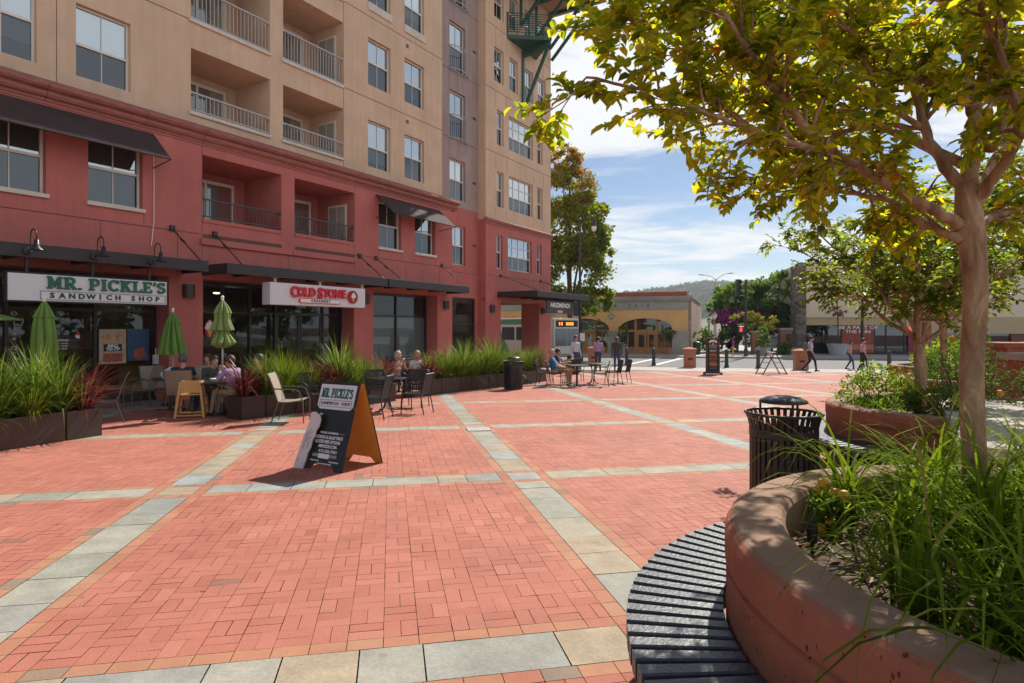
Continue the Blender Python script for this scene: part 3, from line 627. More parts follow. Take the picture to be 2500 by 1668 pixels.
# green steel balcony and eave brackets high on the tower
zt = 15.8
b = MB(); A, Bp, Tp = (25.6, 0), (28.55, 0), (26.95, -1.78)
b.slab([Tp, Bp, A], zt - .03, zt + .16); gb = part(b, 'green_balcony', m_green_st)
b = MB()
for i in range(9):
    z = zt + .3 + i * .115
    for p, q in ((A, Tp), (Tp, Bp)): b.bar((p[0], p[1] - .04, z), (q[0], q[1] + .06, z), .035)
for p in (A, Tp, Bp, ((A[0] + Tp[0]) / 2, (A[1] + Tp[1]) / 2), ((Bp[0] + Tp[0]) / 2, (Bp[1] + Tp[1]) / 2)): b.bar((p[0], min(p[1] + .05, -.04), zt + .16), (p[0], min(p[1] + .05, -.04), zt + 1.25), .05)
b.build('railing', m_green_st, gb)
b = MB(); b.bar((27.1, -.02, zt - .3), (26.97, -1.7, zt - .12), .14, .32); b.box(27.02, 27.18, -.1, -.004, 12.6, zt - .1); b.bar((27.1, -.1, 12.7), (26.98, -1.55, zt - .3), .12, .14); b.build('bracket', m_green_st, gb)
b = MB()
for x in (26.9, 28.5, 30.0):
    b.box(x - .07, x + .07, -.09, -.004, 16.9, 18.88); b.bar((x, -.08, 16.95), (x, -1.9, 18.8), .12, .14); b.bar((x, -.02, 18.78), (x, -3.0, 18.78), .12, .16)
b.bar((30.1, -.1, 16.3), (30.1, -2.6, 18.8), .12, .14); b.box(26.5, 30.3, -1.75, -1.6, 18.6, 18.76)
part(b, 'eave_bracket', m_green_st)
# ------------------------------------------------------------ shop fronts, signs, wall lamps
BANG = math.atan2(FD.y, FD.x)
def fs(x, n=0.):                               # photograph column -> position along the front on a plane n metres out
    u = (x - CX) / F; t = (DF - n) / (FD.x - FD.y * u); return t * (u * FD.x + FD.y)
def fz(x, y, n=0.):
    u = (x - CX) / F; t = (DF - n) / (FD.x - FD.y * u); return H0 + t * (HY - y) / F
def bw(s, y, z): p = BLD_T @ V((s, y, z)); return (p.x, p.y, p.z)
GL = .08                                       # glass plane (local y)
def gfs(x): return fs(x, -GL)
m_int = mat('shop_interior', (.30, .24, .18), .8, var=.3, scale=1.5)
m_intl = mat('shop_ceiling', (.42, .34, .25), .8)
def shopfront(x0, x1, mulls, ztr, top, doors=(), y=GL, frost=False):
    b = MB(); f = .05
    b.box(x0, x1, y - .03, y + .05, top - .1, top); b.box(x0, x1, y - .03, y + .05, -.9, -.1 if not frost else -.35)
    for x, w in [(x0 + .03, .06), (x1 - .04, .08)] + [(m_, .07) for m_ in mulls]: b.box(x - w / 2, x + w / 2, y - .045, y + .06, -.1 if not frost else -.35, top - .1)
    xs = [x0] + list(mulls) + [x1]
    for a, c in zip(xs, xs[1:]): b.box(a + .04, c - .045, y - .02, y + .05, ztr - .035, ztr + .035)
    for a, c in doors:                         # door leaves
        b.box(a, a + .07, y - .01, y + .04, -.5, ztr - .035); b.box(c - .07, c, y - .01, y + .04, -.5, ztr - .035); b.box(a + .07, c - .07, y - .008, y + .038, -.4, -.15)
    o = part(b, 'shop_front', m_mull)
    b = MB()
    for a, c in zip(xs, xs[1:]):
        b.add([(a, y + .01, -.9), (c, y + .01, -.9), (c, y + .01, top), (a, y + .01, top)], [(0, 1, 2, 3)])
    b.build('pane', m_shop, o)
    b = MB(); D = 5.
    b.add([(x0, y + .07, -.5), (x1, y + .07, -.5), (x1, y + .07, 2.95), (x0, y + .07, 2.95), (x0, y + D, -.5), (x1, y + D, -.5), (x1, y + D, 2.95), (x0, y + D, 2.95)],
          [(4, 5, 6, 7), (0, 3, 7, 4), (1, 5, 6, 2), (0, 4, 5, 1)], 0); b.add([(x0, y + .07, 2.95), (x1, y + .07, 2.95), (x1, y + D, 2.95), (x0, y + D, 2.95)], [(0, 1, 2, 3)], 1)
    b.build('shop_interior', [m_int, m_intl], o); return o
sA = shopfront(-.5, 2.6, (.6, 1.6), 1.97, 2.84)
sB = shopfront(3.4, 8.68, (gfs(14), gfs(231)), 1.97, 2.84)
mC = [gfs(x) for x in (542.5, 609, 671, 787)]; dm = gfs(732)
sC = shopfront(9.58, 14.97, mC, 1.97, 2.84, ((mC[2] + .04, dm - .01), (dm + .01, mC[3] - .04)))
sD = shopfront(15.88, 19.5, (gfs(966),), 1.98, 2.84, frost=True)
b = MB(); b.box(15.95, 19.42, GL + .03, GL + .04, -.6, 1.94); b.build('frosted_film', m_frost, sD)
b = MB(); b.box(15.95, 19.42, GL + .6, GL + .62, 2.0, 2.8); b.build('blind', mat('tan_pane_reflection', (.17, .12, .075), .8), sD)  # tan sheet colours the upper panes for their lit, reflecting look; no blind
sE = shopfront(20.6, 23.5, (gfs(1112),), 1.72, 2.9, y=.5)
def emat(name, col, s): return mat(name, col, .5, emit=s, var=.02)
m_glow = emat('warm_lamp_glow', (1, .62, .22), 6.)
b = MB(); b.ball((21.6, 1.7, 1.55), .09); b.build('interior_lamp', m_glow, sE)
b = MB(); b.lathe([(.12, 0), (.16, .02), (.15, .32), (.1, .36)], 12, c=(20.95, 1.4, 1.75)); b.build('lantern', mat('amber_lantern', (.5, .16, .03), .4, emit=.6), sE)
# things inside the shops, seen through the glass
m_wood = mat('oiled_wood', (.42, .24, .10), .6, var=.2, scale=4, streak=(1, 1, 8))
b = MB(); b.box(4.2, 8.3, 3.2, 3.8, -.4, .75); b.box(4.2, 8.3, 3.9, 4.4, 1.75, 2.1); b.build('counter', mat('counter_front', (.22, .14, .09), .5), sB)
b = MB(); b.box(8.0, 8.62, .5, 1.6, -.5, .62); b.build('wood_cabinet', m_wood, sB)
b = MB(); b.box(9.7, 14.8, 3.4, 4.0, -.5, .7); b.box(9.7, 14.8, 4.6, 4.8, 1.3, 2.1); b.build('counter', mat('counter_front_dark', (.10, .05, .04), .4), sC)
m_bulb = emat('ceiling_lamp', (1, .85, .6), 3.)
for x, yy, s_ in ((6.2, 1.9, sB), (7.7, 2.6, sB), (5.6, 2.6, sB), (10.1, 1.6, sC), (11.6, 2.0, sC)):
    b = MB(); b.lathe([(.01, 0), (.1, .02), (.1, .05), (.01, .06)], 12, c=(x, yy, 2.6)); b.build('downlight', m_bulb, s_)
# posters and window lettering
def poster(name, label, s0, s1, z0, z1, fn, y=GL - .035):
    t = thing(name, bw((s0 + s1) / 2, y, z0), label, 'poster', BANG); w, h = s1 - s0, z1 - z0; fn(t, w, h); return t
m_paper = mat('poster_paper', (.42, .33, .25), .6, var=.25, scale=6); m_meat = mat('printed_meat', (.30, .07, .05), .5, var=.8, scale=22); m_bun = mat('printed_bun', (.45, .24, .10), .5, var=.5, scale=14)
def bbq(t, w, h):
    b = MB(); b.box(-w / 2, w / 2, -.004, .004, 0, h); b.build('sheet', m_paper, t)
    b = MB(); b.box(-w * .36, w * .36, -.0065, -.004, h * .06, h * .30); b.build('picture', m_meat, t)
    b = MB(); 
    for x in (-.24, .2): b.prism([(w * (x + .2 * math.cos(a)), h * (.77 + .09 * math.sin(a))) for a in [2 * math.pi * i / 16 for i in range(16)]], -.006, -.004)
    b.build('sandwich_picture', m_bun, t)
    b = MB(); b.box(-w * .34, w * .34, -.006, -.004, h * .36, h * .57); b.build('title_panel', m_black, t)
    b = MB(); text_geo(b, 'BBQ', h * .11, .0005, face_T(0, -.0075, h * .515), bold=.003, xs=1.3); text_geo(b, 'TRI-TIP', h * .12, .0005, face_T(0, -.0075, h * .42), bold=.003); b.build('lettering', m_white, t)
poster('poster', 'BBQ tri-tip food poster taped inside the sandwich shop window', gfs(240), gfs(306), fz(272, 888, -GL), fz(272, 804, -GL), bbq)
def blue(t, w, h):
    b = MB(); b.box(-w / 2, w / 2, -.004, .004, 0, h); b.build('sheet', mat('blue_print', (.02, .07, .17), .5, var=.4, scale=8), t)
    b = MB(); b.prism([(w * .06 + w * .3 * math.cos(a), h * .22 + h * .2 * math.sin(a)) for a in [2 * math.pi * i / 20 for i in range(20)]], -.006, -.004); b.build('picture', m_meat, t)
poster('poster', 'dark blue poster in the sandwich shop window, right of the BBQ poster', gfs(309), gfs(362), fz(335, 880, -GL), fz(335, 804, -GL), blue)
def hours(t, w, h):
    b = MB(); b.box(-w / 2, w / 2, -.003, .003, h * .78, h); b.build('heading_panel', mat('dark_green_print', (.015, .06, .05), .6), t)
    b = MB(); text_geo(b, 'STORE HOURS', h * .19, .0004, face_T(0, -.004, h * .885), bold=.002)
    for i, s_ in enumerate(('8:00 AM - 7:00 PM', '9:00 AM - 7:00 PM', '9:00 AM - 5:00 PM')): text_geo(b, s_, h * .14, .0004, face_T(0, -.004, h * (.62 - .22 * i)), bold=.001)
    b.build('lettering', m_white, t)
poster('window_lettering', 'white store hours lettering on the sandwich shop window', gfs(108), gfs(181), fz(145, 857, -GL), fz(145, 828, -GL), hours)
def online(t, w, h):
    b = MB(); w_ = 'Online Order'
    for i, c in enumerate(w_):
        if c != ' ': text_geo(b, c, h / 12 * 1.15, .0004, face_T(0, -.003, h * (1 - (i + .5) / 12)), bold=.002, xs=1.25)
    b.build('lettering', mat('grey_vinyl_letters', (.42, .44, .42), .6), t)
poster('window_lettering', 'vertical white Online Order lettering on the sandwich shop glass', gfs(25), gfs(40), fz(33, 905, -GL), fz(33, 760, -GL), online)
def globe(t, w, h):
    el = lambda y, m_, a0, a1, zz: (MB().prism([(w / 2 * math.cos(a), h / 2 + h / 2 * math.sin(a)) for a in [a0 + (a1 - a0) * i / 14 for i in range(15)]], y, y + .003)).build(zz, m_, t)
    el(-.003, mat('logo_white', (.7, .7, .7), .5), 0, 2 * math.pi, 'disc'); el(-.0065, mat('logo_red', (.5, .03, .03), .5), .25, math.pi - .35, 'upper_part'); el(-.0065, mat('logo_blue', (.01, .03, .16), .5), math.pi + .25, 2 * math.pi - .35, 'lower_part')
poster('window_sticker', 'oval red white and blue drink logo sticker on the sandwich shop window', gfs(182), gfs(193), fz(188, 834, -GL), fz(188, 810, -GL), globe)
m_cone = mat('cone_yellow', (.62, .38, .04), .5); m_dred = mat('logo_dark_red', (.28, .012, .02), .45); m_red_l = mat('sign_red', (.60, .012, .03), .35, var=.03)
def cone_logo(t, r, cz, y):
    b = MB(); b.prism([(-r * .3, cz - r * .05), (-r * .02, cz - r * .8), (r * .06, cz - r * .8), (r * .3, cz - r * .05)], y - .008, y); b.build('cone', m_cone, t)
    b = MB()
    for x, z, q in ((-.3, .12, .22), (0, .1, .24), (.3, .14, .22), (-.18, .4, .22), (.16, .4, .22), (0, .64, .18)): b.ball((x * r, y - .01, cz + z * r), (q * r, .012, q * r), 10)
    b.build('ice_cream', m_white, t, smooth=True)
def cone_sticker(t, w, h):
    b = MB(); b.prism([(w / 2 * math.cos(a), h / 2 + h / 2 * math.sin(a)) for a in [2 * math.pi * i / 20 for i in range(20)]], -.004, .002); b.build('disc', m_dred, t); cone_logo(t, h * .55, h * .5, -.006)
poster('window_sticker', 'round dark red ice cream cone sticker on the left pane of the creamery', gfs(497), gfs(522), fz(510, 826, -GL), fz(510, 780, -GL), cone_sticker)
t = thing('house_number', bw((mC[2] + mC[3]) / 2, GL - .05, 2.24), 'house number 1010 in white above the creamery door', 'house number', BANG)
b = MB(); text_geo(b, '1010', .22, .004, face_T(0, 0, 0), bold=.004, xs=.85, sp=1.1); b.build('numerals', m_white, t)

# big slab lettering: ribbons with serifs
def ribbon(b, pts, w, y0, y1, mi=0):
    P = [V((p[0], p[1])) for p in pts]; n = len(P); Lf, Rt = [], []
    for i in range(n):
        d = (P[min(i + 1, n - 1)] - P[max(i - 1, 0)]).normalized()
        k = 1.
        if 0 < i < n - 1:
            d1 = (P[i] - P[i - 1]).normalized(); c = d1.dot(d); k = 1 / max(c, .5)
        q = V((-d.y, d.x)) * w / 2 * k; Lf.append(P[i] + q); Rt.append(P[i] - q)
    for i in range(n - 1): b.prism([tuple(Rt[i]), tuple(Rt[i + 1]), tuple(Lf[i + 1]), tuple(Lf[i])], y0, y1, mi)
def arc(cx, cz, rx, rz, a0, a1, n=12): return [(cx + rx * math.cos(R(a0 + (a1 - a0) * i / n)), cz + rz * math.sin(R(a0 + (a1 - a0) * i / n))) for i in range(n + 1)]
T_, U_ = .21, .13
GLY = {
 'M': (1.02, [([(.2, 0), (.2, 1)], T_), ([(.82, 0), (.82, 1)], T_), ([(.2, .95), (.51, .28), (.82, .95)], .2)], [(0, .36, .065), (.66, 1.02, .065), (.02, .3, .935), (.72, 1.0, .935)]),
 'R': (.88, [([(.2, 0), (.2, 1)], T_), ([(.2, .93), (.45, .93)] + arc(.45, .7, .23, .23, 80, -80) + [(.2, .47)], .16), ([(.42, .47), (.72, .06)], .2)], [(0, .4, .065), (.58, .88, .065), (0, .25, .935)]),
 'P': (.78, [([(.2, 0), (.2, 1)], T_), ([(.2, .93), (.45, .93)] + arc(.45, .68, .23, .25, 80, -80) + [(.2, .43)], .16)], [(0, .42, .065), (0, .25, .935)]),
 'I': (.44, [([(.22, 0), (.22, 1)], T_)], [(0, .44, .065), (0, .44, .935)]),
 'C': (.82, [(arc(.44, .5, .34, .42, 38, 322, 18), .19), ([(.74, .66), (.74, .98)], .1)], []),
 'K': (.88, [([(.2, 0), (.2, 1)], T_), ([(.25, .42), (.68, .93)], .18), ([(.4, .58), (.72, .06)], .2)], [(0, .4, .065), (.56, .88, .065), (0, .4, .935), (.52, .86, .935)]),
 'L': (.72, [([(.2, 0), (.2, 1)], T_), ([(.67, .04), (.67, .3)], .1)], [(0, .72, .065), (0, .42, .935)]),
 'E': (.76, [([(.2, 0), (.2, 1)], T_), ([(.7, .04), (.7, .3)], .1), ([(.68, .72), (.68, .96)], .1), ([(.52, .38), (.52, .62)], .08)], [(0, .75, .065), (0, .73, .935), (.2, .5, .5)]),
 'S': (.70, [(arc(.35, .72, .26, .2, 30, 250, 12) + arc(.35, .29, .26, .22, 80, -150, 12), .18), ([(.6, .7), (.6, .98)], .09), ([(.1, .02), (.1, .3)], .09)], []),
 '.': (.26, [([(.12, 0), (.12, .17)], .19)], []), "'": (.24, [([(.08, .66), (.17, 1)], .13)], []), ' ': (.3, [], [])}
def slab_text(b, s, h, x0, z0, y0, y1, xs=1., gap=.09, mi=0):
    old = b.T; x = 0; k = 0
    for c in s:
        w, st, se = GLY[c]
        b.T = (old or MX.Identity(4)) @ MX.Translation((x0 + x * h * xs, 0, z0)) @ MX.Diagonal((h * xs, 1, h, 1))
        for p, q in st: ribbon(b, p, q, y0 - .0007 * (k % 5), y1, mi); k += 1
        for a, c2, z in se: b.box(a, c2, y0 - .0007 * (k % 5) - .004, y1, z - .065, z + .065, mi); k += 1
        x += w + gap
    b.T = old
def slab_len(s, gap=.09): return sum(GLY[c][0] + gap for c in s) - gap
m_gsign = mat('sign_green', (.01, .13, .07), .4, var=.05); m_wsign = mat('sign_white', (.70, .70, .74), .45, var=.02); m_dkgreen = mat('sign_deep_green', (.008, .045, .035), .5)
# sandwich shop sign, hung under the canopy edge
n_ = 1.56; s0, s1 = fs(13, n_), fs(410, n_); zb, zt = fz(410, 748, n_), fz(410, 686, n_)
t = thing('shop_sign', bw((s0 + s1) / 2, -n_, zb), "long white MR. PICKLE'S SANDWICH SHOP sign with green letters under the canopy", 'shop sign', BANG); w, h = s1 - s0, zt - zb
b = MB(); b.box(-w / 2, w / 2, 0, .12, 0, h); b.build('frame', m_black, t, bevel=.006)
b = MB(); b.box(-w / 2 + .035, w / 2 - .035, -.008, 0, .035, h - .035); b.build('panel', m_wsign, t)
b = MB(); txt = "MR. PICKLE'S"; hh = h * .42; xl = -w / 2 + w * .215; xs_ = (w * .76) / (slab_len(txt) * hh); slab_text(b, txt, hh, xl, h * .48, -.05, -.01, xs_); b.build('letters', m_gsign, t)
b = MB(); bx0, bx1, bz0, bz1 = -w / 2 + w * .18, w / 2 - .06, h * .09, h * .40
for i, (d, th) in enumerate(((0, .007), (.016, .004))):
    b.box(bx0 + d, bx1 - d, -.0105, -.008, bz0 + d, bz0 + d + th); b.box(bx0 + d, bx1 - d, -.0105, -.008, bz1 - d - th, bz1 - d); b.box(bx0 + d, bx0 + d + th, -.0105, -.008, bz0 + d + th, bz1 - d - th); b.box(bx1 - d - th, bx1 - d, -.0105, -.008, bz0 + d + th, bz1 - d - th)
b.build('border_rule', m_black, t)
b = MB(); s_ = 'SANDWICH SHOP'
for i, c in enumerate(s_):
    if c != ' ': text_geo(b, c, h * .24, .004, face_T(bx0 + .12 + (bx1 - bx0 - .24) * (i + .5 - (.2 if i > 8 else 0)) / 12.7, -.014, (bz0 + bz1) / 2), bold=.006, xs=1.15)
b.build('small_letters', m_dkgreen, t)
b = MB()
for x in (165, 560, 898): xx = fs(x / 2.45, n_) - (s0 + s1) / 2; b.box(xx - .025, xx + .025, .03, .08, h, 2.93 - zb + .12)
b.build('hanger_posts', m_blackm, t)
# creamery sign box
n_ = 1.62; s0, s1 = fs(659.5, n_), fs(891.5, n_); zb, zt = fz(891.5, 752, n_), fz(891.5, 705.5, n_)
t = thing('shop_sign', bw((s0 + s1) / 2, -n_, zb), 'white box sign with raised red COLD STONE letters hung above the creamery door', 'shop sign', BANG); w, h = s1 - s0, zt - zb
b = MB(); b.box(-w / 2, w / 2, 0, .34, 0, h); b.build('box', m_wsign, t, bevel=.008)
b = MB(); 
for x in (659.5 + 12, 781, 884): xx = fs(x, n_ - .1) - (s0 + s1) / 2; b.box(xx - .03, xx + .03, .08, .14, h, 2.94 - zb); b.box(xx - .09, xx + .09, .05, .17, 2.93 - zb - .015, 2.93 - zb)
b.build('hanger_posts', mat('cream_post', (.62, .52, .36), .6), t)
b = MB(); zc = h * .62
def ct(s_, x, size, z, mi=0, bold=.012, xs=1.): text_geo(b, s_, size, .03, face_T(x, -.035, z), mi, bold=bold, xs=xs)
hs_ = h * .52; 
for c, x, k in (('C', -.28, 1.2), ('O', -.215, .95), ('L', -.165, .95), ('D', -.105, .95), ('S', -.022, 1.2), ('T', .038, .95), ('O', .098, .95), ('N', .17, .95), ('E', .236, .95)):
    ct(c, w * x, hs_ * k * 1.12, zc - (0 if k < 1 else h * .02), xs=.92, bold=.016)
b.build('letters', m_red_l, t)
cx_ = w * -.02; rw, rh = w * .21, h * .09; pill = lambda k: [(cx_ + sx * (rw - rh) + (rh * k) * math.cos(a), h * .235 + rh * k * math.sin(a)) for sx, a0 in ((1, -90), (-1, 90)) for a in [R(a0 + 18 * i) for i in range(11)]]
b = MB(); b.prism(pill(1.28), -.05, 0); b.build('name_plate_rim', m_red_l, t)
b = MB(); b.prism(pill(1), -.056, -.05); b.build('name_plate', m_white, t)
b = MB(); text_geo(b, 'CREAMERY', h * .165, .001, face_T(cx_, -.058, h * .235), bold=.007, sp=1.6); b.build('name_letters', mat('sign_purple', (.08, .01, .06), .5), t)
b = MB(); cr = h * .335; cxx = w * .34; T0 = MX.Translation((cxx, 0, h * .52)); b.T = T0; b.prism([(cr * math.cos(a), cr * math.sin(a)) for a in [2 * math.pi * i / 36 for i in range(36)]], -.05, 0); b.build('logo_disc', m_red_l, t)
b = MB(); b.T = T0; b.prism([(cr * .93 * math.cos(a), cr * .93 * math.sin(a)) for a in [2 * math.pi * i / 36 for i in range(36)]], -.056, -.05); b.build('logo_face', m_dred, t)
sub = bpy.data.objects.new('ice_cream_emblem', None); COL.objects.link(sub); sub.parent = t; sub.location = (cxx, 0, h * .5); cone_logo(sub, cr * .9, 0, -.058)
# bakery sign hanging from the corner canopy
n_ = 2.15; s0, s1 = fs(1334.5, n_), fs(1396.5, n_); zb, zt = fz(1396, 767, n_), fz(1396, 739, n_)
t = thing('shop_sign', bw((s0 + s1) / 2, -n_, zb), 'dark ARIZMENDI BAKERY sign hanging from the corner canopy', 'shop sign', BANG); w, h = s1 - s0, zt - zb
m_slate = mat('slate_sign', (.03, .034, .038), .5, var=.1)
b = MB(); b.box(-w / 2, w / 2, -.03, .03, h * .33, h); b.box(-w / 2 - .12, w / 2, -.03, .03, 0, h * .31); b.build('panel', m_slate, t)
b = MB()
for x in (-.4, .4): b.tube([(x * w, 0, h), (x * w, 0, 2.98 - zb)], .012, 6)
b.build('hanger_rods', m_blackm, t)
b = MB(); text_geo(b, 'ARIZMENDI', h * .50, .002, face_T(0, -.034, h * .66), bold=.008, xs=.66 * w / 1.45 / h * .62, sp=1.05); b.build('letters', m_white, t)
b = MB(); text_geo(b, 'BAKERY', h * .26, .002, face_T(0, -.034, h * .15), bold=.004); b.build('small_letters', m_white, t)
s_ = (fs(1227) + fs(1242)) / 2
t = thing('hanging_sign', bw(26.05, 1.6, 1.75), 'small black CAFE sign hanging inside the corner arcade', 'sign', BANG)
b = MB(); b.box(-.24, .24, -.02, .02, 0, .5); b.build('panel', m_slate, t)
b = MB(); text_geo(b, 'CAFE', .17, .001, face_T(0, -.022, .1), bold=.004)
for i, s_ in enumerate(('BREAD', 'PIZZA')): text_geo(b, s_, .09, .001, face_T(0, -.022, .37 - .13 * i), bold=.002)
b.build('letters', m_white, t)
b = MB(); b.tube([(-.18, 0, .5), (-.18, 0, 1.1)], .008, 6); b.tube([(.18, 0, .5), (.18, 0, 1.1)], .008, 6); b.build('hanger_rods', m_blackm, t)
# wall sconces
def sconce():
    t = thing('wall_sconce', (0, 0, 0), 'x', 'wall lamp', BANG)
    b = MB(); b.box(-.09, .09, -.03, 0, -.19, .19); b.build('back_plate', m_steel, t)
    b = MB(); b.slab([(.15 * math.cos(R(a)), -.032 - .16 * math.sin(R(a))) for a in range(180, -1, -15)][::-1], -.17, .17); b.build('shade', mat('sconce_shade', (.05, .038, .034), .35, .3), t, smooth=False)
    return t
proto = sconce()
SC = [(fs(462, .6), YR, fz(462, 711, .6), 'wall lamp on the pier between the sandwich shop and the creamery'), (fs(893, .6), YR, fz(893, 731, .6), 'wall lamp on the pier right of the creamery sign'),
      (fs(1090, .6), YR, fz(1090, 745, .6), 'wall lamp on the pier left of the recessed bay'), (fs(1204, .1), 0, fz(1204, 754, .1), 'wall lamp on the tower pier beside the arcade opening'), (fs(1327, .1), 0, fz(1327, 759, .1), 'wall lamp on the corner pier behind the bakery sign')]
for i, (x, y, z, lab) in enumerate(SC):
    o = proto if i == 0 else dup(proto, (0, 0, 0), BANG)
    o.location = bw(x, y - .002, z); o['label'] = lab; o['group'] = 'wall lamps on the building piers'
# gooseneck sign lamps
def gooseneck():
    t = thing('gooseneck_lamp', (0, 0, 0), 'x', 'sign lamp', BANG)
    b = MB(); b.lathe([(.075, 0), (.075, .03), (.03, .05)], 14, c=(0, 0, 0)); o = b.build('wall_mount', m_blackm, t); o.rotation_euler = (R(90), 0, 0)
    b = MB(); b.tube([(0, -.04, 0), (0, -.1, .02), (0, -.12, .1), (0, -.125, .25)] + [(0, -.255 + .13 * math.cos(a), .28 + .13 * math.sin(a)) for a in [math.pi * i / 10 for i in range(11)]] + [(0, -.385, .2)], .012, 8); b.build('arm', m_blackm, t, smooth=True)
    b = MB(); b.lathe([(.02, .2), (.04, .19), (.045, .1), (.055, .09), (.05, .07), (.075, .04), (.12, .0), (.125, -.012), (.115, -.012), (.06, .03)], 18, c=(0, -.385, 0), cap=False); b.build('shade', m_blackm, t, smooth=True)
    return t
proto = gooseneck()
for i, (x, y) in enumerate(((165, 350), (565, 386), (905, 417))):
    px_, py_ = x / 2.45, 470 + y / 2.45; o = proto if i == 0 else dup(proto, (0, 0, 0), BANG)
    o.location = bw(fs(px_, 1.64), -1.645, fz(px_, py_, 1.64)); o['label'] = ('black gooseneck lamp over the left end of the sandwich shop sign', 'black gooseneck lamp over the middle of the sandwich shop sign', 'black gooseneck lamp over the right end of the sandwich shop sign')[i]; o['group'] = 'gooseneck lamps over the sandwich shop sign'
# loose white cable and meter box on the wall
b = MB(); b.tube([bw(fs(375, .56), YR - .02, fz(375, 375, .56)), bw(fs(377, .56), YR - .015, fz(377, 440, .56)), bw(fs(376, .56), YR - .03, fz(376, 540, .56)), bw(fs(368, .56), YR - .06, fz(368, 600, .56))], .009, 5)
tag(b.build('hanging_cable', m_white), 'thin white cable hanging loose down the red wall above the sandwich shop', 'cable')
t = thing('meter_box', bw(8.6, .01, fz(390, 877, 0)), 'small pale grey electrical box on the reveal beside the sandwich shop window', 'electrical box', BANG)
b = MB(); b.box(-.06, .06, -.14, -.03, -.12, .12); b.build('housing', m_wsign, t, bevel=.01); b = MB(); b.tube([(0, -.08, .12), (0, -.08, .3)], .012, 6); b.build('conduit', m_wsign, t)
# ------------------------------------------------------------ round planters with curved benches
def at(x, y, h=0.): return (x, y, gz(y) + h)
def ring_planter(x, y, label, r=1.48, hgt=.8):
    t = thing('round_planter', at(x, y), label, 'planter', group='round concrete planters')
    b = MB(); n = 96
    b.lathe([(r - .005, -.15), (r - .005, hgt - .185), (r - .02, hgt - .175), (r - .02, hgt - .165), (r, hgt - .155), (r, hgt - .045), (r - .012, hgt - .022), (r - .03, hgt - .008)], n, cap=False); b.build('wall', m_conc, t, smooth=False)
    b = MB(); b.lathe([(r - .03, hgt - .008), (r - .045, hgt), (r - .205, hgt), (r - .225, hgt - .012), (r - .24, hgt - .035), (r - .245, .45)], n, cap=False); b.build('cap', m_cap, t, smooth=False)
    b = MB(); rr = random.Random(int(x * 100)); vs = [(0, 0, hgt - .16)]; fs_ = []
    for k in range(1, 13):
        for j in range(48): a = 2 * math.pi * j / 48; q = (r - .243) * k / 12; vs.append((q * math.cos(a), q * math.sin(a), hgt - .2 + .04 * math.cos(q) + rr.uniform(-.015, .015)))
    for j in range(48): fs_.append((0, 1 + j, 1 + (j + 1) % 48))
    for k in range(11):
        for j in range(48): fs_.append((1 + k * 48 + j, 1 + (k + 1) * 48 + j, 1 + (k + 1) * 48 + (j + 1) % 48, 1 + k * 48 + (j + 1) % 48))
    b.add(vs, fs_); b.build('soil', m_soil, t, smooth=True)
    return t
PL = [(2.30, 2.12), (5.24, 7.02), (9.3, 12.2), (12.75, 18.0)]
for (x, y), lab in zip(PL, ('round rose concrete planter nearest the camera, full of long grass around a tree', 'round rose concrete planter behind the near litter bin, with leafy shrubs', 'third round planter, behind the shrubs and the pale concrete block', 'farthest round planter, low behind the second tree trunk')): ring_planter(x, y, lab)
m_slat = mat('recycled_slat', (.05, .055, .066), .42, var=.22, scale=14, bump=.35, bscale=70, streak=(1, 1, 1))
def bench(cx, cy, a0, a1, ri, ro, label, dci=(0, 0)):
    t = thing('curved_bench', at(cx, cy), label, 'bench', group='curved slatted benches around planters')
    b = MB(); n = int((R(a1 - a0) * ro) / .094)
    for i in range(n):
        a = R(a0 + (a1 - a0) * (i + .5) / n); b.T = MX.Rotation(a, 4, 'Z'); w = .034
        # trapezoid slat, a little wider outside, with eased edges
        x0, x1, wi, wo, e = ri, ro, w * .86, w, .006
        sec = lambda x, w_: [(x, -w_, .375), (x, w_, .375), (x, w_, .45 - e), (x, w_ - e, .45), (x, -w_ + e, .45), (x, -w_, .45 - e)]
        A_, B_ = sec(x0 + e, wi), sec(x1 - e, wo); b.add(A_ + B_, [(5, 4, 3, 2, 1, 0), (6, 7, 8, 9, 10, 11)] + [(k, (k + 1) % 6, 6 + (k + 1) % 6, 6 + k) for k in range(6)])
    b.T = None; b.build('seat_slats', m_slat, t)
    b = MB()
    for r_ in (ri + .07, (ri + ro) / 2, ro - .05): b.tube([(r_ * math.cos(R(a)), r_ * math.sin(R(a)), .345) for a in [a0 + (a1 - a0) * i / 40 for i in range(41)]], .026, 6)
    b.build('frame', m_brownm, t)
    for k in range(5):
        a = R(a0 + (a1 - a0) * (k + .5) / 5); b = MB(); b.T = MX.Rotation(a, 4, 'Z'); b.box(ri + .14, ri + .2, -.03, .03, -.05, .33); b.box(ri + .03, ro - .06, -.03, .03, .28, .33); b.build('leg', m_brownm, t)
    return t
bench(2.22, 2.12, 96, 268, 1.405, 1.80, 'dark slatted curved bench wrapping the near planter in the foreground')
bench(5.18, 7.02, 125, 262, 1.40, 1.84, 'dark slatted curved bench wrapping the second planter behind the near litter bin')
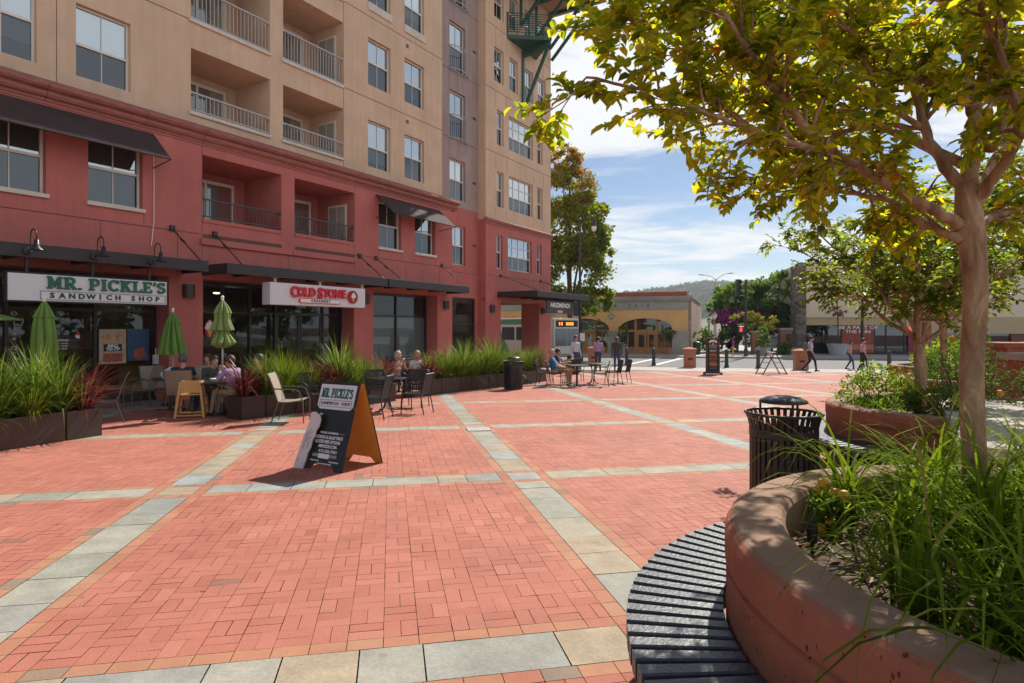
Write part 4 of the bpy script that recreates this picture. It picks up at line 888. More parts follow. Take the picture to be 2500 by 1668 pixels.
# low concrete block and stepped walls on the right
def block_quad(name, P, z0, z1, label, cat, m_top, m_side, lip=.0):
    cx = sum(p[0] for p in P) / len(P); cy = sum(p[1] for p in P) / len(P); t = thing(name, at(cx, cy), label, cat); Q = [(p[0] - cx, p[1] - cy) for p in P]
    b = MB(); b.slab([(q[0] * .985, q[1] * .985) for q in Q], z0, z1 - .12); b.build('body', m_side, t)
    b = MB(); b.slab(Q, z1 - .12, z1); b.build('cap', m_top, t, bevel=.02); return t
q1 = pg(2288.6, 978, .8); q2 = pg(2484.7, 988.8, .8); q3 = pg(2346.8, 1082, .8); ex = V((q2[0] - q1[0], q2[1] - q1[1])).normalized()
block_quad('concrete_seat', [(q3[0], q3[1]), (q3[0] + ex.x * 3.6, q3[1] + ex.y * 3.6), (q1[0] + ex.x * 3, q1[1] + ex.y * 3), (q1[0], q1[1])], -.1, .8, 'low pale concrete seat block in dappled shade behind the near tree trunk', 'concrete block', m_lconc, m_conc)
block_quad('concrete_wall', [(8.3, 9.7), (14.5, 7.2), (15, 8.1), (8.5, 10.8)], -.2, 1.3, 'tall rose concrete wall with a pale cap at the right edge behind the tree trunk', 'wall', m_lconc, m_conc)
block_quad('concrete_wall', [(10.4, 13.0), (18.5, 10.2), (19, 11), (10.7, 14.1)], -.3, 1.47, 'rear rose concrete wall, rising just above the nearer capped wall at the right edge', 'wall', m_conc, m_conc)

# ------------------------------------------------------------ blades, clumps, leaves
def blade(b, p, a, L, w, tilt, droop, seg=5, cv=None):
    b.cv = rnd.random() if cv is None else cv
    d = V((math.cos(a), math.sin(a), 0)); s = V((-math.sin(a), math.cos(a), 0)); q = V(p); vs = []; th = tilt
    for i in range(seg + 1):
        k = i / seg; ww = w * (1 - k ** 2.2) * (.55 + .45 * min(1, k * 5)) + .0006
        up = V((0, 0, 1)) * math.sin(th) - d * math.cos(th); up = V((0, 0, 1)).cross(s) if False else up
        vs += [q - s * ww / 2, q + s * ww / 2]
        q = q + (d * math.sin(th) + V((0, 0, 1)) * math.cos(th)) * (L / seg); th = min(th + droop / seg * (1 + k), 2.9)
    b.add(vs, [(2 * i, 2 * i + 1, 2 * i + 3, 2 * i + 2) for i in range(seg)])
m_flax = leafmat('flax_leaf', [(0, (.05, .09, .015)), (.45, (.12, .21, .025)), (.75, (.20, .30, .04)), (.93, (.32, .36, .09)), (1, (.28, .19, .06))], .45, .35, .38, gl=.025)
m_redl = leafmat('red_cordyline_leaf', [(0, (.05, .012, .015)), (.45, (.16, .03, .038)), (.8, (.30, .075, .075)), (.93, (.30, .15, .09)), (1, (.20, .20, .05))], .45, .35, .35, gl=.02)
m_grass = leafmat('grass_blade', [(0, (.055, .10, .008)), (.5, (.15, .23, .018)), (.78, (.26, .34, .03)), (.93, (.36, .37, .09)), (1, (.40, .27, .10))], .42, .3, .4, gl=0.004)
def clump(name, x, y, z, n, L, w, mat_, label, cat='plant', group=None, spread=1., droop=1.3, seed=0):
    global rnd
    keep = rnd; rnd = random.Random(seed * 77 + n); b = MB()
    for i in range(n):
        a = rnd.uniform(0, 2 * math.pi); r = rnd.random() ** .7 * .09 * spread
        blade(b, (r * math.cos(a), r * math.sin(a), rnd.uniform(0, .05)), a + rnd.gauss(0, .35), L * rnd.uniform(.55, 1.1), w * rnd.uniform(.7, 1.2), abs(rnd.gauss(.12, .42)) * spread, droop * rnd.uniform(.3, 1.4), 5)
    o = b.build(name, mat_, attr=True, loc=(x, y, z)); rnd = keep
    return tag(o, label, cat, group)
# ------------------------------------------------------------ dark metal planter boxes and their plants
def rect_planter(p, ang, L, label, wid=.48, hgt=.45):
    d = V((math.cos(ang), math.sin(ang))); z = gz(p[1] + d.y * L / 2)
    t = thing('planter_box', (p[0], p[1], z), label, 'planter box', ang, 'dark metal planter boxes')
    b = MB(); k = .012
    b.box(k, L - k, 0, .015, -.08, hgt); b.box(k, L - k, wid - .015, wid, -.08, hgt); b.box(k, k + .015, .015, wid - .015, -.08, hgt); b.box(L - k - .015, L - k, .015, wid - .015, -.08, hgt); b.build('box', m_brownm, t, bevel=.004)
    b = MB(); b.box(k + .016, L - k - .016, .016, wid - .016, hgt - .12, hgt - .05); b.build('soil', m_soil, t); return t
ORD = ['first', 'second', 'third', 'fourth', 'fifth', 'sixth', 'seventh', 'eighth', 'ninth', 'tenth', 'eleventh', 'twelfth']
def row(p0, ang, lens, where, plants, hgt=.45, seed=0):
    rk = random.Random(seed)
    d = V((math.cos(ang), math.sin(ang))); q = V(p0)
    for i, L_ in enumerate(lens):
        rect_planter((q.x, q.y), ang, L_, f'dark brown metal planter box, {ORD[i]} from the near end of {where}', hgt=hgt); q = q + d * L_
    nrm = V((-d.y, d.x)); cnt = {}
    for j, (s, off, kind, k) in enumerate(plants):
        c = V(p0) + d * s + nrm * off; z = gz(c.y) + hgt - .06; k *= rk.uniform(.78, 1.2) if kind != 'r' else 1; cnt[kind] = cnt.get(kind, 0) + 1; o_ = ORD[cnt[kind] - 1]
        if kind == 'g': clump('flax_plant', c.x, c.y, z, int(200 * k), .86 * k, .023, m_flax, f'spiky green flax plant, {o_} from the near end of {where}', group='green flax plants in the planter boxes', droop=.85, seed=seed + j)
        elif kind == 'f': clump('ornamental_grass_plant', c.x, c.y, z, int(430 * k), .68 * k, .011, m_grass, f'fine leaved green grass plant, {o_} from the near end of {where}', group='fine grass plants in the planter boxes', spread=1.25, droop=.95, seed=seed + j)
        else: clump('cordyline_plant', c.x, c.y, z, int(130 * k), .82 * k, .026, m_redl, f'spiky dark red cordyline plant, {o_} from the near end of {where}', group='red cordylines in the planter boxes', droop=1.2, seed=seed + j)
aL = math.atan2(9.94 - 8.51, -6.62 + 7.09); dL = V((math.cos(aL), math.sin(aL)))
pL = V((-6.62, 9.94)) - dL * 2.5
row(pL, aL, (.95, .96, .59), 'the left planter row', [(.3, .3, 'g', 1.2), (.75, .2, 'f', 1.25), (1.15, .3, 'g', 1.25), (1.5, .16, 'f', 1.2), (1.72, .34, 'g', 1.2), (1.98, .22, 'g', 1.05), (2.3, .16, 'r', 1.2), (2.42, .3, 'r', .9)], seed=10)
pM = V(pg(589, 1027)); aM = math.atan2(FD.y, FD.x)
row(pM, aM, (.55, .95, .95, .95, .95), 'the middle planter row', [(.2, .2, 'r', 1.15), (.5, .3, 'r', .85), (.75, .26, 'g', 1.2), (1.15, .24, 'f', 1.4), (1.45, .3, 'g', 1.25), (1.75, .18, 'f', 1.25), (2.1, .28, 'r', 1.05), (2.3, .14, 'r', 1.05), (2.75, .26, 'g', 1.3), (3.15, .22, 'f', 1.3), (3.5, .3, 'g', 1.2), (3.85, .2, 'f', 1.1), (4.2, .26, 'r', 1.1)], seed=40)
pR = V((-2.27, 17.15)); aR = math.atan2(22.9 - 17.15, 1.3 + 2.27)
row(pR, aR, (.5, .95, .5, .95, .5, .95, .95, .95, .5), 'the right planter row', [(.15, .18, 'r', 1.15), (.4, .3, 'g', 1.25), (.75, .2, 'f', 1.45), (1.1, .26, 'g', 1.15), (1.5, .2, 'f', 1.35), (1.95, .28, 'g', 1.5), (2.35, .22, 'f', 1.4), (2.75, .3, 'g', 1.15), (3.1, .2, 'f', 1.35), (3.6, .3, 'g', 1.5), (4.1, .22, 'f', 1.45), (4.6, .28, 'g', 1.4), (5.0, .2, 'f', 1.4), (5.45, .26, 'f', 1.35), (5.85, .25, 'g', 1.35), (6.3, .2, 'r', 1.15), (6.55, .3, 'g', 1.2)], seed=90)

# ------------------------------------------------------------ litter bins
def litter_bin(x, y, label):
    t = thing('litter_bin', at(x, y), label, 'litter bin', group='black slatted metal litter bins'); r = .285; n = 34
    b = MB()
    for i in range(n):
        a = 2 * math.pi * i / n; b.T = MX.Rotation(a, 4, 'Z'); w = .017
        prof = [(r, .05), (r, .70), (r + .004, .76), (r + .018, .82), (r + .04, .872)]
        vs = []
        for (q, z) in prof: vs += [(q, -w, z), (q, w, z), (q + .007, w, z), (q + .007, -w, z)]
        fs_ = [(0, 1, 2, 3)[::-1]] + [(4 * k + j, 4 * k + (j + 1) % 4, 4 * k + 4 + (j + 1) % 4, 4 * k + 4 + j) for k in range(4) for j in range(4)]
        b.add(vs, fs_)
    b.T = None; b.build('slats', m_blackm, t)
    b = MB(); b.tube([((r + .044) * math.cos(a), (r + .044) * math.sin(a), .878) for a in [2 * math.pi * i / 48 for i in range(48)]], .013, 8, closed=True); b.build('rim', m_blackm, t, smooth=True)
    b = MB()
    for z in (.06, .40, .70): b.lathe([(r - .004, z - .03), (r + .0, z - .03), (r + .0, z + .03), (r - .004, z + .03)], 48, cap=False)
    b.lathe([(r + .012, .67), (r + .012, .735)], 48, cap=False); b.lathe([(r + .004, .02), (r + .004, .06)], 48, cap=False); b.build('bands', m_blackm, t)
    b = MB(); b.lathe([(.0, .06), (r - .02, .06), (r - .02, .74), (r - .03, .74), (r - .03, .1)], 32, cap=False); b.build('liner', m_black, t, smooth=True)
    for k in range(3):
        b = MB(); a = 2 * math.pi * (k / 3 + .08); c, s = math.cos(a) * .2, math.sin(a) * .2; b.tube([(c, s, .62), (c, s, .985)], .011, 8); b.bar((c, s, .65), (c * 1.35, s * 1.35, .65), .02); b.build('lid_post', m_blackm, t)
    b = MB(); b.lathe([(.205, .972), (.21, .985), (.2, .997), (.15, 1.02), (.08, 1.035), (.0, 1.04)], 40, cap=False); b.lathe([(.205, .972), (.0, .98)], 40, cap=False); b.build('lid', m_blackm, t, smooth=True)
    return t
litter_bin(2.50, 5.66, 'large black slatted litter bin with domed lid, near the camera beside the round planter')
litter_bin(0.045, 19.2, 'black slatted litter bin with domed lid, in front of the right planter row')

# ------------------------------------------------------------ A-frame menu board and the white board leaning on it
ang = math.atan2(-.324, .543)
t = thing('sidewalk_sign', at(-1.955 - .12, 7.50 + .05), "black folding MR. PICKLE'S sidewalk sign with mustard inner faces", 'sidewalk sign', ang)
m_board = mat('chalk_black_board', (.016, .018, .016), .4, var=.3, scale=3); m_must = mat('mustard_board', (.56, .26, .035), .6, var=.08, scale=3)
HT, HB_ = 1.07, .338
pl = [(-.33, 0), (-.225, 0), (-.155, .075), (.155, .075), (.225, 0), (.33, 0), (.33, .74), (.315, .77), (.33, .80), (.33, HT), (-.33, HT), (-.33, .80), (-.315, .77), (-.33, .74)]
lean = math.atan2(HB_ - .02, HT)
def panelT(side): return MX.Translation((0, side * HB_, 0)) @ MX.Rotation(side * lean, 4, 'X')
for side in (-1, 1):
    b = MB(); b.T = panelT(side); b.prism(pl, *((-.012, .004) if side < 0 else (-.004, .012)), 0)
    o = b.build('front_panel' if side < 0 else 'rear_panel', m_board, t)
    b = MB(); b.T = panelT(side); ins = [(x * .985, .006 + z * .99) for x, z in pl]; b.prism(ins, *((.0042, .007) if side < 0 else (-.007, -.0042))); b.build('inner_face', m_must, o)
TF = panelT(-1) @ MX.Translation((0, -.0125, 0))
b = MB(); b.T = TF; hd = [(-.285, .765), (-.25, .735), (.25, .735), (.285, .765), (.30, .78), (.30, HT - .03), (-.30, HT - .03), (-.30, .78)]; b.prism(hd, -.006, 0); b.build('header_panel', m_wsign, t)
b = MB(); b.T = TF; txt = "MR. PICKLE'S"; hh = .115; slab_text(b, txt, hh, -.262, .875, -.012, -.006, .524 / (slab_len(txt) * hh)); b.build('header_letters', m_gsign, t)
b = MB(); b.T = TF
for a, c, d, e in ((-.27, .27, .845, .849), (-.27, .27, .765, .769), (-.27, -.266, .769, .845), (.266, .27, .769, .845)): b.box(a, c, -.009, -.006, d, e)
for i, c in enumerate('SANDWICH SHOP'):
    if c != ' ': text_geo(b, c, .052, .001, TF @ face_T(-.235 + .47 * i / 12, -.009, .807), bold=.0012)
b.build('header_small_letters', m_black, t)
b = MB()
def ln(s_, z, size, x=.03, xs=1., bold=.001): text_geo(b, s_, size, .0006, TF @ face_T(x, -.001, z), bold=bold, xs=xs)
ln('WE DO CATERING!', .452, .034, .0, 1.0); ln('SANDWICH & SALAD TRAYS', .398, .052, .0, .72, .0015); ln('GLUTEN FREE OPTIONS', .345, .052, .0, .76, .0015); ln('-MRPICKLES.COM-', .292, .05, .02, .78, .0015); ln('415.306.7041', .235, .05, .04, 1.15)
ln('ORDER ONLINE', .118, .02, -.15); ln('FRESH EVERYDAY', .118, .02, .17); ln('SIGN UP FOR PICKLE POINTS', .088, .018, .02)
b.build('lettering', m_white, t)
b = MB(); b.T = TF; b.box(-.2, .2, -.002, 0, .165, .2); b.build('grey_tape', mat('grey_tape', (.28, .28, .28), .6), t)
b = MB(); b.T = TF; b.box(-.1, .08, -.004, -.002, .15, .205); b.box(-.23, -.18, -.002, 0, .66, .68); b.build('sticker', m_white, t)
b = MB(); b.T = TF; b.bar((.12, -.002, .452), (.26, -.002, .452), .006, .002); b.build('arrow', m_white, t)
b = MB(); b.T = TF; b.T = panelT(-1) @ MX.Translation((0, .01, 0)); b.box(-.2, .2, -.005, .02, HT - .004, HT + .012); b.build('hinge', m_black, t)
# leaning board, bottom at the pavement in front of the sign's left foot
loc = at(-2.575, 7.40)
t2 = thing('leaning_board', loc, 'narrow white hand-written board leaning on the front of the sidewalk sign', 'board', ang)
LT = MX.Rotation(-R(14), 4, 'X') @ MX.Rotation(R(13), 4, 'Y') @ MX.Diagonal((1.1, 1, 1.1, 1))
b = MB(); b.T = LT; ol = [(-.075, 0), (.065, 0), (.075, .02), (.075, .14), (.068, .2), (.082, .27), (.07, .33), (.085, .4), (.075, .46), (.095, .5), (.09, .58), (.06, .62), (-.03, .64), (-.085, .62), (-.07, .5), (-.08, .3), (-.075, .15)]; b.prism(ol, -.014, 0); b.build('board', mat('white_board', (.62, .58, .60), .5, var=.05), t2)
def scrib(name, rows, m_, amp, w):
    b = MB(); b.T = LT; rr = random.Random(5)
    for x, z0, z1 in rows:
        z = z0; pts = []
        while z > z1: pts.append((x + rr.uniform(-amp, amp), z)); z -= rr.uniform(.006, .012)
        ribbon(b, pts, w, -.0165, -.0145)
    b.build(name, m_, t2)
scrib('red_handwriting', [(.03, .44, .40), (.03, .38, .24)], mat('red_marker', (.4, .02, .05), .6), .014, .004); scrib('dark_handwriting', [(.0, .46, .30), (-.02, .42, .2), (-.04, .4, .22), (-.04, .12, .06)], mat('dark_marker', (.10, .10, .16), .6), .006, .0028)

# ------------------------------------------------------------ chairs and tables (fronts face local -y)
def lattice(b, x0, x1, p, q, n, m, w, th):     # woven strips between lines p (bottom) and q (top) given as (y, z)
    P = lambda x, k: (x, p[0] + (q[0] - p[0]) * k, p[1] + (q[1] - p[1]) * k)
    for i in range(n + 1): x = x0 + (x1 - x0) * i / n; b.bar(P(x, 0), P(x, 1), w, th, up=(0, 1, .2))
    for j in range(m + 1): b.bar(P(x0, j / m), P(x1, j / m), w, th * .9, up=(0, 1, .2))
def mesh_chair():
    t = thing('metal_chair', (0, 0, 0), 'x', 'chair')
    b = MB(); lattice(b, -.22, .22, (-.22, .43), (.2, .42), 9, 9, .026, .006); b.tube([(-.23, .2, .42), (-.23, -.2, .432), (-.2, -.24, .43), (.2, -.24, .43), (.23, -.2, .432), (.23, .2, .42)], .012, 6); b.build('seat', m_blackm, t)
    b = MB(); lattice(b, -.22, .22, (.2, .45), (.285, .82), 10, 9, .026, .006); b.tube([(-.235, .19, .40), (-.235, .285, .80), (-.2, .295, .845), (.2, .295, .845), (.235, .285, .80), (.235, .19, .40)], .014, 6); b.build('backrest', m_blackm, t)
    for sx in (-1, 1):
        b = MB(); b.tube([(sx * .235, .19, .42), (sx * .25, .27, 0)], .012, 6); b.build('leg', m_blackm, t)
        b = MB(); b.tube([(sx * .22, -.22, .43), (sx * .245, -.25, 0)], .012, 6); b.build('leg', m_blackm, t)
        b = MB(); b.tube([(sx * .24, .24, .63), (sx * .275, .05, .655), (sx * .28, -.12, .65), (sx * .27, -.2, .6), (sx * .24, -.22, .43)], .012, 6); b.build('armrest', m_blackm, t)
    return t
m_sling = mat('taupe_sling', (.30, .245, .19), .8, var=.08, bump=.3, bscale=200); m_slf = mat('taupe_frame', (.15, .125, .10), .4, .3)
def sling_chair():
    t = thing('sling_chair', (0, 0, 0), 'x', 'chair'); w = .25
    def sheet_(pts):
        b = MB(); n = len(pts); vs = [(-w, y, z) for y, z in pts] + [(w, y, z) for y, z in pts] + [(-w, y, z - .006) for y, z in pts] + [(w, y, z - .006) for y, z in pts]
        b.add(vs, [(i, n + i, n + i + 1, i + 1) for i in range(n - 1)] + [(2 * n + i + 1, 3 * n + i + 1, 3 * n + i, 2 * n + i) for i in range(n - 1)]); return b
    sheet_([(-.26, .435), (-.2, .43), (0, .40), (.18, .40)]).build('seat', m_sling, t, smooth=True)
    b = sheet_([(.185, .41), (.215, .5), (.27, .68), (.335, .86), (.375, .93)]); b.build('backrest', m_sling, t, smooth=True)
    for sx in (-1, 1):
        x = sx * (w + .008)
        b = MB(); b.tube([(x, -.27, .43), (x, 0, .395), (x, .18, .40), (x, .215, .5), (x, .27, .68), (x, .335, .86), (x, .38, .935)], .013, 6); b.build('side_rail', m_slf, t)
        b = MB(); b.tube([(x, .18, .40), (x * 1.02, .31, 0)], .012, 6); b.build('leg', m_slf, t)
        b = MB(); b.tube([(x * 1.02, -.28, 0), (x * 1.06, -.27, .4), (x * 1.1, -.2, .60), (x * 1.1, -.12, .635)], .012, 6); b.build('leg', m_slf, t)
        b = MB(); b.tube([(x * 1.1, -.12, .635), (x * 1.1, .1, .645), (x * 1.04, .27, .65)], .014, 6); b.build('armrest', m_slf, t)
    return t
mc0 = mesh_chair(); sc0 = sling_chair(); used = set()
def put(proto, x, y, fx, fy, label, group):
    rz = math.atan2(fy, fx) + math.pi / 2
    if proto.name not in used: used.add(proto.name); o = proto; o.location = at(x, y); o.rotation_euler = (0, 0, rz); o['label'] = label; o['group'] = group; return o
    return dup(proto, at(x, y), rz, label, group)
GB, GT = 'black woven metal chairs at the plaza tables', 'taupe sling chairs at the sandwich shop tables'
def round_table(x, y, r, label, dark=True):
    t = thing('cafe_table', at(x, y), label, 'table', group='round black metal tables')
    b = MB(); n = 40; b.lathe([(r - .012, .70), (r, .705), (r, .728), (r - .012, .733)], n, cap=False)
    k = int(2 * r / .03)
    for i in range(1, k):
        c = -r + 2 * r * i / k; hw = math.sqrt(max(0, (r - .01) ** 2 - c * c)); b.bar((c, -hw, .722), (c, hw, .722), .018, .006); b.bar((-hw, c, .726), (hw, c, .726), .018, .006)
    b.build('tabletop', m_blackm, t)
    for i in range(4):
        a = R(45 + 90 * i); c, s = math.cos(a), math.sin(a); b = MB(); b.tube([(.12 * c, .12 * s, .70), (.05 * c, .05 * s, .5), (.05 * c, .05 * s, .2), (.09 * c, .09 * s, .08), (.2 * c, .2 * s, .02), (.3 * c, .3 * s, .012)], .015, 7); b.build('leg', m_blackm, t, smooth=True)
    return t
T1 = pg(945, 1004)
round_table(*T1, .41, 'round black mesh table with two water glasses, behind the sidewalk sign')
def seatpos(T, a, d, turn=0):                   # chair at angle a (degrees) round table T, facing it
    x, y = T[0] + d * math.cos(R(a)), T[1] + d * math.sin(R(a)); f = R(a + 180 + turn); return x, y, math.cos(f), math.sin(f)
put(mc0, *pg(1018, 1010), -.96, .28, 'black woven metal chair right of the table with glasses, back towards the camera', GB)
put(mc0, *pg(917, 1022), -.98, .15, 'black woven metal chair nearest the sidewalk sign, seen edge-on', GB)
put(mc0, T1[0] - .42, T1[1] + .75, .3, -1, 'black woven metal chair behind the table with glasses, to its left', GB)
put(mc0, T1[0] + .48, T1[1] + .8, -.2, -1, 'black woven metal chair behind the table with glasses, to its right', GB)
put(mc0, *pg(765, 1010), .75, -.6, 'black woven metal chair between the taupe chair and the sidewalk sign', GB)
put(mc0, *pg(838, 985), -.5, -.8, 'black metal chair mostly hidden behind the sidewalk sign, only its back top showing', GB)
def glass_cup(x, y, z, label):
    t = tag((lambda b: b.build('water_glass', glassmat('clear_glass', (.92, .95, .96), 1., .12), loc=(x, y, z), smooth=True))(MB().lathe([(.0, .004), (.028, .004), (.036, .12), (.033, .12), (.026, .012), (0, .012)], 16, cap=False)), label, 'glass', 'water glasses'); return t
for dx, lab in ((-.17, 'clear water glass on the black mesh table, the left one'), (.1, 'clear water glass on the black mesh table, the right one')): glass_cup(T1[0] + dx, T1[1] + .05, gz(T1[1]) + .736, lab)
put(sc0, *pg(712, 1030), .94, .1, 'taupe sling chair standing alone left of the sidewalk sign', GT)
# right-hand tables
T2 = pg(1425, 930); T3 = pg(1438, 926)
T2 = (2.15, 20.35); T3 = (2.85, 21.6)
round_table(*T3, .45, 'round black metal table among the chairs by the right planter row, the farther one')
def sq_table(x, y, rz, w, label, m_=None, hgt=.72):
    t = thing('square_table', at(x, y), label, 'table', rz)
    b = MB(); b.box(-w / 2, w / 2, -w / 2, w / 2, hgt - .03, hgt); b.build('tabletop', m_ or m_blackm, t, bevel=.008)
    b = MB(); b.tube([(0, 0, .02), (0, 0, hgt - .03)], .035, 10); b.build('pedestal', m_blackm, t)
    b = MB(); b.bar((-.3, 0, .02), (.3, 0, .02), .06, .03); b.bar((0, -.3, .022), (0, .3, .022), .06, .03); b.build('base', m_blackm, t); return t
sq_table(*T2, .3, .62, 'small square black table beside the man in the blue shirt')
put(mc0, 2.95, 20.45, -.98, .15, 'black metal chair right of the small square table, seen from the side', GB)
put(mc0, 3.55, 21.5, -.9, -.1, 'black metal chair right of the farther round table, its back towards the street', GB)
put(mc0, 3.95, 22.0, -.98, -.1, 'rightmost black metal chair of the far group, turned edge-on', GB)
put(mc0, 2.35, 22.6, .1, -1, 'black metal chair behind the farther round table', GB)
BLUE = (1.42, 20.55); BROWN = (1.62, 21.5)
put(mc0, *BLUE, .97, -.18, 'black metal chair under the man in the blue shirt', GB)
put(mc0, 1.12, 21.0, .95, -.3, 'black metal chair behind the blue shirted man, its slatted back showing', GB)
put(mc0, *BROWN, .97, -.2, 'black metal chair under the person with the white drink cup', GB)
# sandwich-shop terrace
TM = (-6.0, 12.75); sq_table(*TM, .5, .85, 'dark square table where three people share lunch under the tied umbrella', hgt=.70)
TB = (-7.55, 13.6); sq_table(*TB, .6, .7, 'dark square table with a white plastic bag, by the red pier', hgt=.70)
M1, M2, M3, M4 = (-6.95, 12.95), (-6.6, 13.35), (-5.62, 12.55), (-5.45, 13.5)
put(sc0, *M1, -.25, 1, 'taupe sling chair with its back to the camera, under the grey haired man', GT)
put(sc0, *M2, .9, -.55, 'taupe sling chair under the man in the dark green shirt', GT)
put(sc0, *M3, -.97, .25, 'taupe sling chair under the man in the lavender shirt', GT)
put(sc0, *M4, -.75, -.65, 'taupe sling chair hidden behind the man in lavender', GT)
put(sc0, *pg(258, 1032), -.85, -.5, 'taupe sling chair at the end of the left planter row', GT)
put(sc0, *pg(345, 995), -.6, -.7, 'taupe sling chair in front of the sandwich shop window, turned away from the table', GT)
put(sc0, *pg(385, 992), .65, -.5, 'taupe sling chair between the shop window and the table with the bag', GT)
b = MB(); rr = random.Random(3)
b.lathe([(.0, 0), (.15, 0), (.18, .06), (.17, .14), (.11, .2), (.05, .235), (.02, .26), (0, .25)], 20, cap=False, fold=lambda a, i: 1 + .13 * math.sin(5 * a + i * 1.3) + .08 * math.sin(9 * a + i))
tag(b.build('plastic_bag', mat('white_plastic', (.62, .64, .72), .35, var=.1, bump=.6, bscale=25), loc=(TB[0] + .05, TB[1] - .1, gz(TB[1]) + .70)), 'crumpled white plastic bag on the table by the red pier', 'plastic bag')
b = MB(); b.lathe([(0, 0), (.10, 0), (.14, .05), (.145, .055), (.1, .03), (0, .025)], 4, cap=False); tag(b.build('food_tray', m_white, loc=(TM[0] - .1, TM[1] - .05, gz(TM[1]) + .70), rotz=.3), 'white paper food tray on the lunch table', 'food tray')
b = MB(); b.box(-.1, .1, -.07, .07, 0, .02); b.box(-.09, .08, -.06, .05, .02, .035); tag(b.build('napkins', m_red_l, loc=(TM[0] + .22, TM[1] - .2, gz(TM[1]) + .70), rotz=.5), 'red and white folded napkins on the lunch table', 'napkins')
# wooden high chair
hx, hy = pg(468, 1018); t = thing('high_chair', at(hx, hy), 'pale wooden restaurant high chair standing before the lunch table', 'high chair', R(18))
m_pine = mat('pine_wood', (.56, .31, .10), .5, var=.15, scale=3, streak=(1, 1, 10))
tops, bots = [(-.17, -.15), (.17, -.15), (.17, .15), (-.17, .15)], [(-.26, -.24), (.26, -.24), (.26, .24), (-.26, .24)]
L_ = lambda k, z: (bots[k][0] + (tops[k][0] - bots[k][0]) * z / .74, bots[k][1] + (tops[k][1] - bots[k][1]) * z / .74, z)
for k in range(4):
    b = MB(); b.bar(L_(k, 0), L_(k, .72), .045, .05); b.build('leg', m_pine, t, bevel=.004)
b = MB()
for k, zs in ((0, (.06, .70)), (1, (.06, .2, .4, .70)), (2, (.06, .70)), (3, (.06, .2, .4, .70))):
    for z in zs: b.bar(L_(k, z), L_((k + 1) % 4, z), .05, .022)
b.build('rails', m_pine, t)
b = MB(); b.box(-.19, .19, -.18, .18, .45, .475); b.build('seat', m_pine, t, bevel=.004)
b = MB(); b.prism([(-.2, .5), (.2, .5), (.19, .68), (.16, .74), (-.16, .74), (-.19, .68)], -.175, -.155); b.build('back_panel', m_pine, t)

# ------------------------------------------------------------ folded green umbrellas
m_umb = mat('lime_canvas', (.135, .255, .045), .85, var=.12, scale=5, bump=.2, bscale=60); m_umb2 = mat('faded_lime_canvas', (.19, .27, .085), .85, var=.12, scale=5, bump=.2); m_pole = mat('brushed_pole', (.42, .40, .37), .4, .6)
def umbrella(x, y, ztop, prof, m_, label, folds=8, rs=1., ds=1., amp=.30):
    t = thing('folded_umbrella', at(x, y), label, 'umbrella', group='folded green umbrellas'); zt_ = ztop - gz(y)
    b = MB(); b.tube([(0, 0, 0), (0, 0, zt_ - .05)], .02, 10); b.build('pole', m_pole, t)
    b = MB(); b.lathe([(.25, 0), (.25, .04), (.06, .07), (.035, .25)], 20); b.build('base', m_blackm, t)
    b = MB(); b.ball((0, 0, zt_ - .035), (.035, .035, .04), 10); b.lathe([(.03, zt_ - .11), (.02, zt_ - .06)], 10); b.build('finial', m_white, t, smooth=True)
    b = MB(); n = len(prof)
    b.lathe([(r_ * rs, zt_ - .09 - d * ds) for d, r_ in prof], 112, cap=False, fold=lambda a, i: 1 + amp * min(1, i / 2) * (abs(math.sin(folds * a / 2 + .35 * math.sin(i * .8 + 2 * a))) ** .7 * 2 - 1.25) + .07 * math.sin(3 * a + i * .6)); o = b.build('canopy', m_, t, smooth=False)
    return t
umbrella(pf(108, 10.8), 10.8, H0 + (800 - 722) / F * 10.8, [(0, .03), (.05, .06), (.15, .11), (.25, .16), (.29, .185), (.31, .165), (.5, .2), (.75, .225), (.95, .23), (1.1, .235), (1.25, .24)], m_umb, 'folded lime green umbrella behind the left planter plants, before the shop sign', 7, .74)
umbrella(pf(422, 14.6), 14.6, H0 + (800 - 752) / F * 14.6, [(0, .025), (.06, .06), (.18, .12), (.3, .17), (.33, .16), (.5, .2), (.75, .25), (.95, .30), (1.1, .335)], m_umb, 'folded lime green umbrella in front of the red pier', 10, .82, .92)
umbrella(pf(543, 12.6), 12.6, H0 + (800 - 722) / F * 12.6, [(0, .025), (.06, .055), (.18, .11), (.34, .16), (.36, .15), (.5, .14), (.72, .20), (.78, .21), (.82, .13), (.88, .12), (1.0, .18), (1.1, .22), (1.16, .20), (1.24, .1)], m_umb2, 'faded green umbrella tied in the middle, standing in the lunch table', 7, .92, .79)
t = thing('open_umbrella', at(-9.75, 9.9), 'open lime green umbrella, only its rim reaching in at the left edge', 'umbrella')
b = MB(); b.tube([(0, 0, 0), (0, 0, 2.2)], .02, 10); b.build('pole', m_pole, t)
b = MB(); b.lathe([(1.45, 1.87), (1.44, 1.9), (.7, 2.12), (.02, 2.3)], 8, cap=False); b.build('canopy', m_umb, t)
